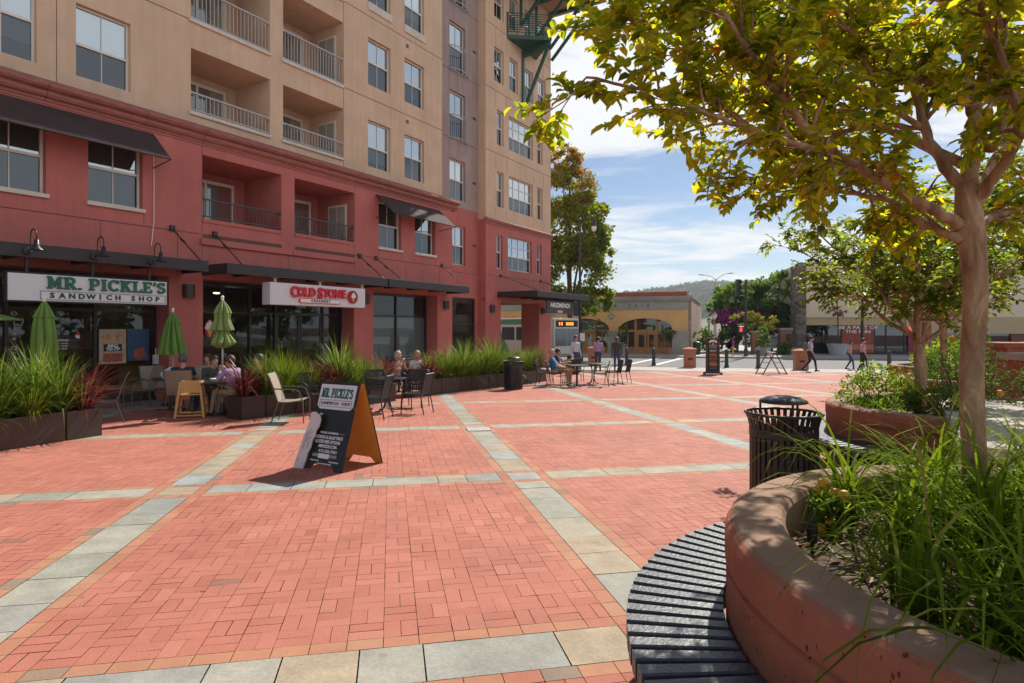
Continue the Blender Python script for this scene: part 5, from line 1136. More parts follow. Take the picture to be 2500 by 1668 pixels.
# terrace guard rail by the frosted shop window
p0, p1 = fw(15.3, 1.7), fw(19.8, 1.7); v = V((p1[0] - p0[0], p1[1] - p0[1]))
t = thing('terrace_fence', at(*p0), 'low black metal fence with bowed pickets below the frosted shop window', 'fence', math.atan2(v.y, v.x)); Lf = v.length; zd = -SL * (p1[1] - p0[1])
b = MB()
for z in (.12, .86, .95): b.bar((0, 0, z), (Lf, 0, z + zd), .03)
for i in range(31): x = Lf * i / 30; b.bar((x, 0, .12 + zd * i / 30), (x, 0, .86 + zd * i / 30), .012)
b.build('pickets', m_blackm, t)
for i in range(4): x = Lf * i / 3; b = MB(); b.bar((x, 0, -.1 + zd * i / 3), (x, 0, 1.0 + zd * i / 3), .045); b.build('post', m_blackm, t)
# ------------------------------------------------------------ trees
def barkmat(name, c1, c2, c3):
    m, t, n, l, b = nodes(name); b.inputs['Roughness'].default_value = .75; b.inputs['Specular IOR Level'].default_value = .3
    tcn = n.new("ShaderNodeTexCoord"); mp = n.new("ShaderNodeMapping"); mp.inputs['Scale'].default_value = (1, 1, .3); l.new(tcn.outputs['Object'], mp.inputs[0])
    no = n.new("ShaderNodeTexNoise"); no.inputs['Scale'].default_value = 10; no.inputs['Detail'].default_value = 7; no.inputs['Roughness'].default_value = .68; no.inputs['Distortion'].default_value = .8; l.new(mp.outputs[0], no.inputs['Vector'])
    r = n.new("ShaderNodeValToRGB"); e = r.color_ramp.elements; e[0].position = .36; e[0].color = (*c1, 1); e[1].position = .56; e[1].color = (*c2, 1); q = e.new(.64); q.color = (*c3, 1)
    l.new(no.outputs[0], r.inputs[0]); l.new(r.outputs[0], b.inputs['Base Color'])
    n2 = n.new("ShaderNodeTexNoise"); n2.inputs['Scale'].default_value = 40; n2.inputs['Detail'].default_value = 6; l.new(mp.outputs[0], n2.inputs['Vector'])
    bu = n.new("ShaderNodeBump"); bu.inputs['Strength'].default_value = .9; bu.inputs['Distance'].default_value = .01; l.new(n2.outputs[0], bu.inputs['Height']); l.new(bu.outputs[0], b.inputs['Normal']); return m
m_bark = barkmat('smooth_tan_bark', (.20, .105, .055), (.42, .255, .15), (.55, .39, .26))
m_crape2 = leafmat('crape_leaf_green', [(0, (.05, .085, .012)), (.35, (.12, .17, .018)), (.65, (.22, .25, .022)), (.88, (.40, .36, .035)), (.97, (.48, .28, .04)), (1, (.42, .13, .03))], .66, .25, .35, 1.8, gl=.04)
m_bark2 = barkmat('grey_brown_bark', (.07, .05, .035), (.11, .08, .055), (.15, .11, .08))
m_crape = leafmat('crape_leaf', [(0, (.07, .11, .012)), (.3, (.17, .21, .018)), (.6, (.32, .31, .025)), (.85, (.48, .40, .035)), (.97, (.52, .30, .04)), (1, (.42, .13, .03))], .73, .25, .35, 2.15, gl=.035)
def leaf(b, p, d, up, L, w, cv):               # folded pointed leaf from p along d
    b.cv = cv; s = d.cross(up); s = s.normalized() if s.length > .01 else V((1, 0, 0)); nrm = s.cross(d).normalized()
    q1 = p + d * L * .32 + nrm * -.02 * L; q2 = p + d * L * .72 + nrm * -.06 * L; t = p + d * L + nrm * -.2 * L; f = nrm * w * .22
    b.add([p, q1 + s * w * .46 + f, q2 + s * w * .4 + f, t, q2 - s * w * .4 + f, q1 - s * w * .46 + f, q1, q2], [(0, 6, 1), (1, 6, 7, 2), (2, 7, 3), (0, 5, 6), (5, 4, 7, 6), (4, 3, 7)])
def rdir(rr): 
    while True:
        v = V((rr.uniform(-1, 1), rr.uniform(-1, 1), rr.uniform(-1, 1)))
        if .1 < v.length < 1: return v.normalized()
def smooth_path(pts, k=4):                      # Catmull-Rom
    P = [V(p) for p in pts]; out_ = []
    for i in range(len(P) - 1):
        a, b_, c, d = P[max(i - 1, 0)], P[i], P[i + 1], P[min(i + 2, len(P) - 1)]
        for j in range(k):
            t = j / k; out_.append(.5 * ((2 * b_) + (c - a) * t + (2 * a - 5 * b_ + 4 * c - d) * t * t + (3 * b_ - a - 3 * c + d) * t ** 3))
    return out_ + [P[-1]]
def twig(bt, bl, rr, p, d, L, r, nl, ls, autumn):
    pts = [p]; q = p.copy(); dd = d.copy()
    for i in range(4): dd = (dd + rdir(rr) * .28 + V((0, 0, -.03))).normalized(); q = q + dd * L / 4; pts.append(q)
    bt.tube(pts, [r, r * .8, r * .65, r * .5, r * .3], 4)
    for i in range(nl):
        k = (i + .6) / nl * 4; j = min(3, int(k)); c = pts[j].lerp(pts[j + 1], k - j); ax = (pts[j + 1] - pts[j]).normalized(); sd = ax.cross(V((0, 0, 1))); sd = sd.normalized() if sd.length > .05 else V((1, 0, 0))
        ld = (ax * .55 + sd * (1 if i % 2 else -1) * .8 + rdir(rr) * .45 + V((0, 0, -.12))).normalized()
        up = (V((0, 0, 1)) + rdir(rr) * .55).normalized(); z = min(1, max(0, rr.gauss(.5 + autumn, .19)))
        leaf(bl, c, ld, up, ls * rr.uniform(.65, 1.15), ls * rr.uniform(.48, .64), z)
def leafy_limb(bt, bl, rr, path, r0, r1, start, nbr, blen, ls, ntw=4, nl=9, autumn=0., out_c=None):
    n = len(path); bt.tube(path, [r0 + (r1 - r0) * (i / (n - 1)) ** .8 for i in range(n)], 8)
    for i in range(nbr):
        k = start + (1 - start) * (i + rr.random()) / nbr; f = k * (n - 1); j = min(n - 2, int(f)); p = path[j].lerp(path[j + 1], f - j); ax = (path[j + 1] - path[j]).normalized()
        d = (ax * .7 + rdir(rr) * .8 + V((0, 0, .1))).normalized(); Lb = blen * rr.uniform(.6, 1.2); pts = [p]; q = p.copy()
        for s in range(4): d = (d + rdir(rr) * .22).normalized(); q = q + d * Lb / 4; pts.append(q)
        rb = (r0 + (r1 - r0) * k) * .45 + .002; bt.tube(pts, [rb, rb * .8, rb * .6, rb * .5, rb * .3], 5)
        for s in range(ntw):
            f2 = (.35 + .65 * (s + rr.random()) / ntw) * 4; j2 = min(3, int(f2)); pp = pts[j2].lerp(pts[j2 + 1], f2 - j2)
            twig(bt, bl, rr, pp, ((pts[j2 + 1] - pts[j2]).normalized() * .6 + rdir(rr) * .75).normalized(), Lb * rr.uniform(.3, .6), rb * .45, nl, ls, autumn + rr.gauss(0, .06))
GC = 'yellowing crape myrtle trees in the round planters'
# the tree in the near planter: limbs follow the photograph
TY = 2.9; tx0 = pf(2378, TY); tz = .58 + gz(TY); rr = random.Random(21)
t = thing('crape_myrtle_tree', (tx0, TY, tz), 'large yellow-green crape myrtle with smooth tan trunk in the near round planter', 'tree', group=GC)
inv = V((tx0, TY, tz))
def zp(x, y, Y): px, py = 1300 + x / 1.958, y / 1.958; return V(((px - CX) / F * Y, Y, H0 + (HY - py) / F * Y)) - inv
bt, bl = MB(), MB()
fork = zp(2085, 1030, TY)
bt.tube(smooth_path([(0, .01, -.1), (.005, 0, .25), (-.012, 0, .8), (.008, 0, 1.2), fork, zp(2070, 880, TY)]), [.064, .059, .055, .053, .051, .05, .05, .05, .049, .049, .049, .049, .05, .052, .056, .06, .058, .052, .047, .043, .04], 20)
limbs = [([(2040, 1080), (1990, 1045), (1850, 970), (1640, 850), (1450, 740), (1280, 700), (1050, 620), (850, 550), (560, 440), (250, 370)], [0, -.03, -.1, -.2, -.25, -.28, -.35, -.4, -.45, -.45], .04, .006, .25, 24),
 ([(2045, 1150), (2000, 1125), (1840, 1050), (1700, 960), (1500, 920), (1300, 880), (1100, 850), (900, 850)], [0, .03, .2, .4, .6, .75, .9, 1.0], .034, .006, .2, 26),
 ([(1450, 740), (1290, 590), (1150, 420), (1060, 290), (940, 100), (830, 0), (700, -160)], [-.25, -.3, -.35, -.38, -.4, -.42, -.45], .028, .006, .1, 18),
 ([(2065, 900), (2000, 830), (1900, 680), (1845, 510), (1800, 340), (1700, 220), (1560, 90), (1450, -80)], [0, .05, .12, .18, .22, .25, .28, .3], .042, .008, .35, 20),
 ([(1880, 620), (1740, 530), (1640, 450), (1590, 300), (1510, 150), (1290, 60), (1100, -40)], [.15, .12, .08, .0, -.08, -.15, -.2], .02, .005, .15, 18),
 ([(2080, 900), (2105, 650), (2130, 420), (2200, 240), (2280, 60), (2330, -120)], [0, .08, .15, .2, .25, .3], .05, .012, .4, 14),
 ([(2070, 480), (1990, 430), (1880, 385), (1750, 380), (1600, 320), (1350, 240), (1150, 190)], [.12, .2, .3, .4, .5, .6, .7], .024, .005, .2, 18),
 ([(2110, 980), (2180, 880), (2290, 730), (2330, 620), (2290, 430), (2190, 150), (2120, -40)], [0, -.08, -.2, -.28, -.35, -.42, -.5], .042, .01, .45, 12),
 ([(2120, 1080), (2200, 1040), (2380, 985), (2600, 900)], [0, .12, .3, .5], .03, .008, .3, 12),
 ([(1880, 620), (1700, 600), (1450, 630), (1300, 600), (1100, 470), (880, 330), (650, 200), (430, 80)], [.15, .2, .15, .05, 0, -.1, -.15, -.2], .018, .005, .2, 24),
 ([(2085, 1000), (2250, 700), (2500, 350), (2700, 0)], [0, .5, 1.0, 1.4], .035, .008, .4, 18),
 ([(2075, 950), (1950, 760), (1700, 560), (1400, 380), (1150, 330), (900, 120)], [0, .5, .9, 1.2, 1.4, 1.6], .03, .006, .35, 20),
 ([(2150, 150), (1800, -150), (1400, -350), (1000, -300)], [.2, 0, -.2, -.3], .03, .006, .1, 20), ([(1560, 90), (1200, -120), (800, -150), (500, -30)], [.28, .2, .1, 0], .02, .005, .1, 20),
 ([(2330, 620), (2500, 350), (2650, 100)], [-.28, -.5, -.7], .025, .006, .2, 8)]
L3 = lambda *P: [V(p) - inv for p in P]
extra = [(L3((2.25, 2.9, 2.5), (3.0, 2.65, 3.15), (3.7, 2.3, 3.6), (4.2, 2.0, 3.75)), .028, 26), (L3((2.2, 2.9, 2.9), (2.35, 2.6, 3.8), (2.2, 2.2, 4.5)), .026, 26), (L3((2.2, 3.0, 2.35), (2.1, 3.8, 2.85), (1.9, 4.6, 3.15), (1.55, 5.2, 3.3)), .028, 22), (L3((2.1, 3.8, 2.85), (2.5, 4.6, 3.2), (2.7, 5.4, 3.4)), .02, 16), (L3((2.2, 2.95, 2.3), (2.8, 3.6, 2.9), (3.5, 4.5, 3.35), (4.1, 5.5, 3.6)), .035, 26), (L3((2.25, 2.9, 2.4), (3.0, 3.2, 3.2), (3.9, 3.9, 3.8), (4.8, 4.7, 4.1)), .035, 26), (L3((2.25, 3.0, 2.6), (2.6, 3.6, 3.4), (2.9, 4.4, 3.9), (3.2, 5.4, 4.3)), .03, 24), (L3((2.8, 3.6, 2.9), (3.6, 4.0, 3.1), (4.6, 4.4, 3.2), (5.4, 4.9, 3.3)), .022, 20), (L3((2.6, 3.6, 3.4), (3.4, 4.6, 4.1), (4.0, 5.4, 4.4)), .022, 22), (L3((2.25, 3., 2.9), (2.4, 3.2, 3.8), (3.2, 3.4, 4.4), (4.2, 4.1, 4.7)), .025, 20)]
for pts, dy, r0, r1, st_, nb in limbs:
    path = smooth_path([zp(x, y, TY + d) for (x, y), d in zip(pts, dy)]); path = [p + rdir(rr) * .006 for p in path]
    leafy_limb(bt, bl, rr, path, r0 * .8, r1 * .8, st_, int(nb * 1.5), .28, .061, 4, 10)
for path, r0, nb in extra: leafy_limb(bt, bl, rr, smooth_path(path), r0, .006, .3, int(nb * .42), .42, .08, 4, 7)
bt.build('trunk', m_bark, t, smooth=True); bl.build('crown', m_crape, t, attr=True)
def crape(x, y, zb, hfork, R_, H_, r0, label, seed, ls=.07, nb=13, autumn=0.):
    rr = random.Random(seed); t = thing('crape_myrtle_tree', (x, y, zb), label, 'tree', group=GC); bt, bl = MB(), MB()
    bt.tube(smooth_path([(0, 0, -.2), (.02, 0, hfork * .5), (0, .01, hfork), (0, .01, hfork + .5)]), [r0 * 1.15] + [r0] * 8 + [r0 * .9, r0 * .8, r0 * .7, r0 * .6], 14)
    nl_ = 9
    for i in range(nl_):
        a = 2 * math.pi * (i + rr.uniform(-.3, .3)) / nl_; el = (.32, .62, 1.02)[i % 3] + rr.uniform(-.1, .1); L_ = R_ * (1.05 if el < .5 else .95)
        d = V((math.cos(a) * math.cos(el), math.sin(a) * math.cos(el), math.sin(el)))
        p = V((0, 0, hfork - rr.uniform(0, .15))); pts = [p]
        for k in range(1, 6): pts.append(p + d * L_ * k / 5 + V((0, 0, .16 * math.sin(k / 5 * 3)) ) + rdir(rr) * .07 + V((0, 0, (H_ - hfork) * .18 * (k / 5) ** 1.5)))
        leafy_limb(bt, bl, rr, smooth_path(pts, 3), r0 * .45, .006, .2, nb, R_ * .25, ls, 5, 8, autumn)
    bt.build('trunk', m_bark, t, smooth=True); bl.build('crown', m_crape2, t, attr=True); return t
crape(4.77, 7.2, .6 + gz(7.2), .98, 1.7, 4.3, .062, 'crape myrtle in the second round planter, its fork just left of the near tree trunk', 5, .08, 27, -.12)
crape(8.35, 11.9, .6 + gz(11.9), 1.35, 2.3, 4.4, .065, 'crape myrtle in the third planter, trunk showing between two nearer trunks', 8, .10, 20, -.1)
crape(12.2, 18.0, .6 + gz(18), 1.6, 2.4, 4.6, .07, 'farthest crape myrtle, thin trunk beside the red door beyond the street', 13, .13, 15, -.08)
crape(9.6, 7.6, .3, 1.4, 2.3, 4.4, .065, 'crape myrtle behind the near trunk at the right edge, only crown showing', 31, .09, 19, -.02)

# grass, flowers and a spike light in the near planter
b = MB(); keep = rnd; rnd = random.Random(77); cl_ = []
for i in range(240):
    a = rnd.uniform(0, 2 * math.pi); r_ = 1.2 * math.sqrt(rnd.random()); x, y = r_ * math.cos(a), r_ * math.sin(a)
    if math.hypot(x, y) > 1.2 or (x < -.62 and y > -.25 and rnd.random() < .88) or x < -1.02: continue
    if all((x - p[0]) ** 2 + (y - p[1]) ** 2 > .16 ** 2 for p in cl_): cl_.append((x, y))
for x, y in cl_:
    for k in range(58):
        a = rnd.uniform(0, 2 * math.pi); L_ = rnd.uniform(.35, .95)
        blade(b, (x + rnd.gauss(0, .035), y + rnd.gauss(0, .035), .61), a, L_, rnd.uniform(.009, .019), abs(rnd.gauss(.25, .32)), rnd.uniform(.9, 2.8), 7, min(1, max(0, rnd.gauss(.5, .22))))
tag(b.build('long_grass', m_grass, attr=True, loc=(PL[0][0], PL[0][1], gz(PL[0][1]))), 'long arching green grass filling the near round planter', 'grass', kind='stuff')
m_dead = leafmat('dead_leaf', [(0, (.12, .05, .02)), (.5, (.26, .12, .05)), (1, (.40, .26, .13))], .15, .1, .6, 1.)
b = MB()
for i in range(520):
    a = rnd.uniform(0, 2 * math.pi); r_ = 1.22 * math.sqrt(rnd.random()); p = V((r_ * math.cos(a), r_ * math.sin(a), .625 + rnd.uniform(0, .02)))
    d = V((rnd.uniform(-1, 1), rnd.uniform(-1, 1), rnd.uniform(-.1, .3))).normalized(); leaf(b, p, d, (V((0, 0, 1)) + rdir(rnd) * .6).normalized(), rnd.uniform(.04, .08), rnd.uniform(.02, .035), rnd.random())
for i in range(260):
    a = rnd.uniform(0, 2 * math.pi); r_ = 1.2 * math.sqrt(rnd.random()); blade(b, (r_ * math.cos(a), r_ * math.sin(a), .62), rnd.uniform(0, 6.28), rnd.uniform(.1, .35), .006, 1.35, .3, 4)
tag(b.build('leaf_litter', m_dead, attr=True, loc=(PL[0][0], PL[0][1], gz(PL[0][1]))), 'dry fallen leaves lying on the soil of the near planter', 'leaf litter', kind='stuff')
m_shrub = leafmat('shrub_leaf', [(0, (.06, .11, .012)), (.5, (.16, .26, .025)), (.85, (.30, .38, .04)), (1, (.46, .42, .06))], .55, .25, .35, 1.6, gl=.02)
m_shrubd = leafmat('dark_shrub_leaf', [(0, (.03, .06, .015)), (.5, (.08, .14, .03)), (.9, (.16, .23, .045)), (1, (.24, .27, .07))], .45, .25, .4, gl=.02)
m_petal = mat('orange_petal', (.75, .33, .02), .6)
def shrub(name, x, y, z, rx, rz, n, ls, m_, label, seed, flowers=0, cat='shrub', tall=0., stems=9):
    rr = random.Random(seed); t = thing(name, (x, y, z), label, cat); bs, bl, bf = MB(), MB(), MB()
    for i in range(stems):
        a = rr.uniform(0, 6.28); e = V((math.cos(a) * rx * rr.uniform(.2, .8), math.sin(a) * rx * rr.uniform(.2, .8), rz * rr.uniform(.9, 1.9))); bs.tube([(0, 0, -.05), e * .5 + V((0, 0, .05)), e], [.009, .006, .002], 5)
    ncl = max(12, n // 26)
    for c in range(ncl):
        u = rdir(rr) * rr.uniform(.55, 1.0) ; c0 = V((u.x * rx, u.y * rx, rz + u.z * rz)); cs = rr.gauss(0, .12)
        for k in range(n // ncl):
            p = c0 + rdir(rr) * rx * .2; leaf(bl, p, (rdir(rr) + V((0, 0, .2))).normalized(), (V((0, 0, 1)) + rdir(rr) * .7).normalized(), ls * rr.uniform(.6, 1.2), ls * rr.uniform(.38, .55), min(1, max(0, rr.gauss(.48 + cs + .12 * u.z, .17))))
        if c < flowers: bf.ball(tuple(c0 + u * rx * .12 + V((0, 0, .02))), .028 if rx < .5 else .04, 8)
    bs.build('stems', m_bark2, t); bl.build('foliage', m_, t, attr=True)
    if flowers: bf.build('flowers', m_petal, t)
    return t
shrub('flowering_plant', 1.56, 2.98, .56, .17, .1, 330, .038, m_shrub, 'small bright green plant with orange flowers at the back edge of the near planter', 3, 7, 'flower', stems=6)
gx, gy = 1.30, 2.66
t = thing('spike_light', (gx, gy, .57), 'small black garden spike light at the left inner edge of the near planter', 'garden light')
b = MB(); b.tube([(0, 0, -.05), (0, 0, .06)], .008, 8); b.build('stake', m_black, t); b = MB(); b.lathe([(.018, .05), (.022, .06), (.022, .13), (.016, .14), (.012, .17), (.006, .175), (.006, .21), (.003, .22)], 14); b.build('housing', m_black, t, smooth=True)
z2 = gz(7) + .6
shrub('leafy_shrub', 4.32, 7.25, z2, .42, .33, 1900, .05, m_shrub, 'bright yellow-green leafy shrub at the left rim of the second round planter', 11)
shrub('leafy_shrub', 4.55, 6.6, z2, .34, .24, 1100, .05, m_shrubd, 'darker low shrub at the front rim of the second planter', 12)
shrub('herb_bush', 5.55, 7.6, z2, .55, .5, 2300, .045, m_shrubd, 'tall fine leaved bush with orange flowers right of the second tree trunk', 14, 7, stems=16)
shrub('herb_bush', 5.75, 6.7, z2, .4, .3, 1100, .05, m_shrubd, 'low fine leaved bush beside the pale concrete block', 15, 3)
def broadleaf(name, x, y, z, spec, label, seed):
    t = thing(name, (x, y, z), label, 'plant'); rr = random.Random(seed); bs, bl = MB(), MB()
    for a, h_, L_, tl, cv in spec:
        d = V((math.cos(a), math.sin(a), 0)); p = d * .04 + V((0, 0, h_)); bs.tube([(0, 0, 0), tuple(d * .02 + V((0, 0, h_ * .5))), tuple(p)], .009, 6)
        leaf(bl, p, (d * math.sin(tl) + V((0, 0, math.cos(tl)))).normalized(), (V((0, 0, 1)) - d * .6 + rdir(rr) * .3).normalized(), L_, L_ * .55, cv)
    bs.build('stems', m_shrubd, t, attr=True); bl.build('leaves', m_shrub, t, attr=True)
broadleaf('canna_plant', 4.42, 6.68, z2, [(2.6, .40, .27, .45, .97), (.3, .34, .26, 1.25, .35), (4.5, .3, .24, 1.2, .5), (1.5, .36, .24, .9, .6), (3.6, .25, .22, 1.1, .4)], 'broad leaved plant with a yellow upright leaf, front of the second planter', 1)
broadleaf('canna_plant', 4.62, 6.35, z2, [(2.4, .10, .22, .8, .98), (.5, .14, .2, 1.3, .6), (1.2, .24, .2, .2, .98)], 'broad yellow leaf plant beside the pale concrete block', 2)
shrub('leafy_shrub', 9.0, 12.6, gz(12) + .6, .7, .45, 1500, .08, m_shrub, 'yellow-green shrub in the third round planter behind the trunks', 16, 6)
shrub('leafy_shrub', 12.9, 18.3, gz(18) + .6, .8, .5, 1100, .11, m_shrub, 'pinkish green shrub in the farthest round planter', 17, 8)
rnd = keep
# ------------------------------------------------------------ trees and planting beyond the plaza
m_lf = {}
def lm(name, cols, tr=.45): m_lf[name] = leafmat(name, cols, tr, .2, .45, 1.5, gl=.02); return m_lf[name]
lm('sweetgum_leaf', [(0, (.05, .08, .01)), (.4, (.15, .2, .02)), (.65, (.24, .25, .03)), (.85, (.32, .2, .05)), (1, (.34, .14, .045))], .55)
lm('street_tree_leaf', [(0, (.03, .06, .016)), (.5, (.09, .16, .028)), (.85, (.19, .28, .045)), (1, (.28, .34, .06))], .5)
lm('bougainvillea_bract', [(0, (.02, .012, .02)), (.3, (.10, .012, .07)), (.7, (.34, .03, .26)), (1, (.48, .09, .38))])
lm('yellow_tree_leaf', [(0, (.06, .075, .012)), (.5, (.19, .19, .025)), (.85, (.35, .29, .04)), (1, (.40, .24, .04))])
lm('dry_leaf', [(0, (.13, .09, .03)), (.6, (.26, .18, .07)), (1, (.3, .22, .1))])
def cloud(bl, rr, c, rx, ry, rz, n, ls, ncl, base=.45, zt=.12, fill=.6):
    for k in range(ncl):
        u = rdir(rr) * rr.uniform(fill, 1.) ** .6; c0 = V((c[0] + u.x * rx, c[1] + u.y * ry, c[2] + u.z * rz)); cs = rr.gauss(0, .1); cr = rr.uniform(.16, .3)
        for i in range(n // ncl):
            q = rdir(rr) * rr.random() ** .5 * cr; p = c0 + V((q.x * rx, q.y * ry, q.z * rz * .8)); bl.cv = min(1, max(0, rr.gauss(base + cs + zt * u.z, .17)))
            d = rdir(rr); s = d.cross(rdir(rr)).normalized(); L_ = ls * rr.uniform(.6, 1.3)
            bl.add([p, p + d * L_ * .5 + s * L_ * .34, p + d * L_, p + d * L_ * .5 - s * L_ * .34], [(0, 1, 2, 3)])
def bgtree(name, x, y, zb, parts_, m_, label, seed, r0=.15, hf=2., cat='tree', group='trees beyond the plaza'):
    rr = random.Random(seed); t = thing(name, (x, y, zb), label, cat, group=group); bt, bl = MB(), MB(); top = max(p[2] for p in parts_)
    bt.tube(smooth_path([(0, 0, -.3), (.05, 0, hf * .6), (0, 0, hf), (0, 0, top)]), [r0 * 1.2] + [r0] * 4 + [r0 * .9] * 4 + [r0 * .7, r0 * .5, r0 * .4, r0 * .2], 10)
    for (cx, cy, cz, rx, ry, rz, n, ls, ncl, base) in parts_:
        bt.tube([(0, 0, min(hf, cz * .8)), (cx * .5, cy * .5, (min(hf, cz) + cz) / 2), (cx, cy, cz)], [r0 * .5, r0 * .35, r0 * .15], 6); cloud(bl, rr, (cx, cy, cz), rx, ry, rz, n, ls, ncl, base)
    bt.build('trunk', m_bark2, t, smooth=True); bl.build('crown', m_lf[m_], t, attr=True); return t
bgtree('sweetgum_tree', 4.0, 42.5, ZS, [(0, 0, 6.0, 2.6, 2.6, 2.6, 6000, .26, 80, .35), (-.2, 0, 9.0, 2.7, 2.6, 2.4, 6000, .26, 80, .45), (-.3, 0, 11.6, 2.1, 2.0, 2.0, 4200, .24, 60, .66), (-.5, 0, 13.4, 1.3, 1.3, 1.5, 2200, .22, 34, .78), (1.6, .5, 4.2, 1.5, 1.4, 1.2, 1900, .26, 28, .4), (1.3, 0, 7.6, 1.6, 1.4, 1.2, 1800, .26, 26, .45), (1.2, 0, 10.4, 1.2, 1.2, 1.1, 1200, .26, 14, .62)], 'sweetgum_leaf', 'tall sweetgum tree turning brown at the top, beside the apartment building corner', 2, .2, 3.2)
# planting by the alley, pinned to photograph columns at street depths
def col(px, t): return tx(px, t)
def bg(px, t, y0, y1, *a, **k): pass
def zat(py, Y): return H0 + (HY - py) / F * Y
x, y = col(1880, 58); h_ = zat(665, y) - ZF
bgtree('alley_tree', x, y, ZF, [(-2.4, 0, h_ * .62, 2.6, 2.5, h_ * .26, 5200, .32, 70, .5), (1.3, 0, h_ * .68, 3.1, 2.5, h_ * .31, 6500, .32, 80, .55), (0, .5, h_ * .34, 3.6, 2.5, h_ * .26, 5200, .32, 70, .25), (3.0, -1.5, h_ * .66, 1.9, 1.6, h_ * .3, 3600, .32, 40, .5), (2.6, -1.5, h_ * .3, 1.8, 1.6, h_ * .26, 2600, .32, 30, .3), (2.4, 0, h_ * .45, 2.2, 2., h_ * .25, 2800, .34, 24, .25)], 'street_tree_leaf', 'big dark green tree filling the alley left of the tan building', 6, .22, 3)
x, y = col(1762, 62); h_ = zat(745, y) - ZF
bgtree('alley_tree', x, y, ZF, [(0, 0, h_ * .85, 1.6, 1.6, 1.2, 900, .3, 16, .65)], 'street_tree_leaf', 'lighter green tree top showing above the bougainvillea', 7, .12, 2.5)
x, y = col(1800, 56); rrb = random.Random(4)
t = thing('bougainvillea', (x, y, ZF), 'big mound of purple bougainvillea hanging over the alley beside the brick wall', 'bougainvillea')
bl = MB(); H_ = zat(768, y) - ZF
cloud(bl, rrb, (-.9, 0, H_ * .92), 1.25, 1.2, .75, 1500, .2, 26, .72, .1); cloud(bl, rrb, (.6, 0, H_ * 1.0), 1.7, 1.2, .8, 1200, .2, 22, .42, .2); cloud(bl, rrb, (2.2, .3, H_ * 1.05), 1.3, 1.2, .8, 600, .2, 12, .34, .2); cloud(bl, rrb, (-.6, .2, H_ * .5), 1.1, 1.2, 1.2, 1500, .2, 24, .12, .1); bl.build('bracts', m_lf['bougainvillea_bract'], t, attr=True)
b = MB(); b.tube([(0, 0, -.2), (.1, 0, 1.2), (-.2, 0, 2.4), (-.6, 0, H_)], [.09, .08, .06, .03], 8); b.build('stem', m_bark2, t)
x, y = col(1838, 51.5); h_ = zat(757, y) - ZF
bgtree('young_yellow_tree', x, y, ZF, [(-.6, 0, h_ * .78, 1.25, 1.1, .62, 900, .17, 20, .62), (.75, 0, h_ * .72, 1.2, 1.1, .75, 1000, .17, 20, .5)], 'yellow_tree_leaf', 'young tree with spreading yellow-green crown in front of the bougainvillea', 9, .06, 1.6)
x, y = col(1863, 49); h_ = zat(800, y) - ZF - .6
def pot(name, x, y, z, r, h, m_, label, n=24):
    t = thing(name, (x, y, z), label, 'plant pot'); b = MB(); b.lathe([(r * .72, 0), (r, h - .06), (r + .03, h - .06), (r + .03, h), (r - .02, h), (r - .04, h - .08), (0, h - .08)], n, cap=False); b.build('pot', m_, t); return t
m_potg = mat('grey_pot', (.33, .33, .34), .8, var=.1); m_potw = mat('pale_blue_pot', (.42, .46, .50), .7, var=.08)
pot('plant_pot', x, y, ZF, .62, .6, m_potg, 'large grey pot holding the slim green tree left of the alley gate', 4)
bgtree('slim_potted_tree', x, y, ZF + .5, [(0, 0, h_ * .35, .5, .5, h_ * .4, 700, .14, 24, .6), (0, 0, h_ * .8, .38, .38, h_ * .3, 500, .14, 16, .7)], 'street_tree_leaf', 'slim bright green tree growing in the large grey pot', 10, .04, .4)
for px_, t_, r_, n_, lab, sd_ in ((1703, 52.5, 1.2, 900, 'bushy green hedge against the end of the brick wall', 1), (1737, 55, .9, 500, 'green bush at the foot of the bougainvillea', 2), (1800, 55, 1.5, 1100, 'wide leafy bush in the shade of the alley', 3), (1912, 50.4, .55, 500, 'round green bush before the right gate pier', 4)):
    x, y = col(px_, t_); rr = random.Random(sd_); t = thing('hedge_bush', (x, y, ZF), lab, 'bush', group='bushes by the alley'); bl = MB(); cloud(bl, rr, (0, 0, r_ * .85), r_, r_, r_ * .9, n_, .2, 22, .45); bl.build('foliage', m_lf['street_tree_leaf'], t, attr=True); b = MB(); b.tube([(0, 0, 0), (0, 0, r_)], .05, 6); b.build('stem', m_bark2, t)

# hills with distant woods
hp = [(-900, 706), (900, 706), (1285, 718), (1430, 719), (1520, 720), (1600, 712), (1680, 697), (1745, 690), (1800, 692), (1900, 684), (2000, 682), (2200, 686), (2600, 690), (3600, 720)]
b = MB(); D0 = 1250.; rr = random.Random(9); grid = []
def hz(px):
    for (a, ya), (c, yc) in zip(hp, hp[1:]):
        if a <= px <= c: return ya + (yc - ya) * (px - a) / (c - a)
    return 720
cols = list(range(-900, 3601, 60)); rows_ = 9
for i, px_ in enumerate(cols):
    for j in range(rows_):
        k = j / (rows_ - 1); Y = 700 + (D0 - 700) * k + (200 * math.sin(px_ * .004) * k); top = H0 + (HY - hz(px_) - 7) / F * (Y)
        z = ZS - 1 + (top - ZS + 1) * math.sin(k * math.pi / 2) ** 1.3 + (rr.uniform(-2, 2) if 0 < j < rows_ - 1 else 0); b.v.append((pf(px_, Y), Y, z)); grid.append((pf(px_, Y), Y, z))
for i in range(len(cols) - 1):
    for j in range(rows_ - 1): a = i * rows_ + j; b.f.append((a, a + rows_, a + rows_ + 1, a + 1)); b.m.append(0); b.c.append(.5)
tag(b.build('hills', mat('dry_grass_hill', (.10, .105, .05), .95, var=.25, scale=.02), smooth=True), kind='structure')
lm('hill_wood_leaf', [(0, (.03, .05, .018)), (.5, (.06, .085, .03)), (1, (.12, .14, .05))], .2)
bl = MB()
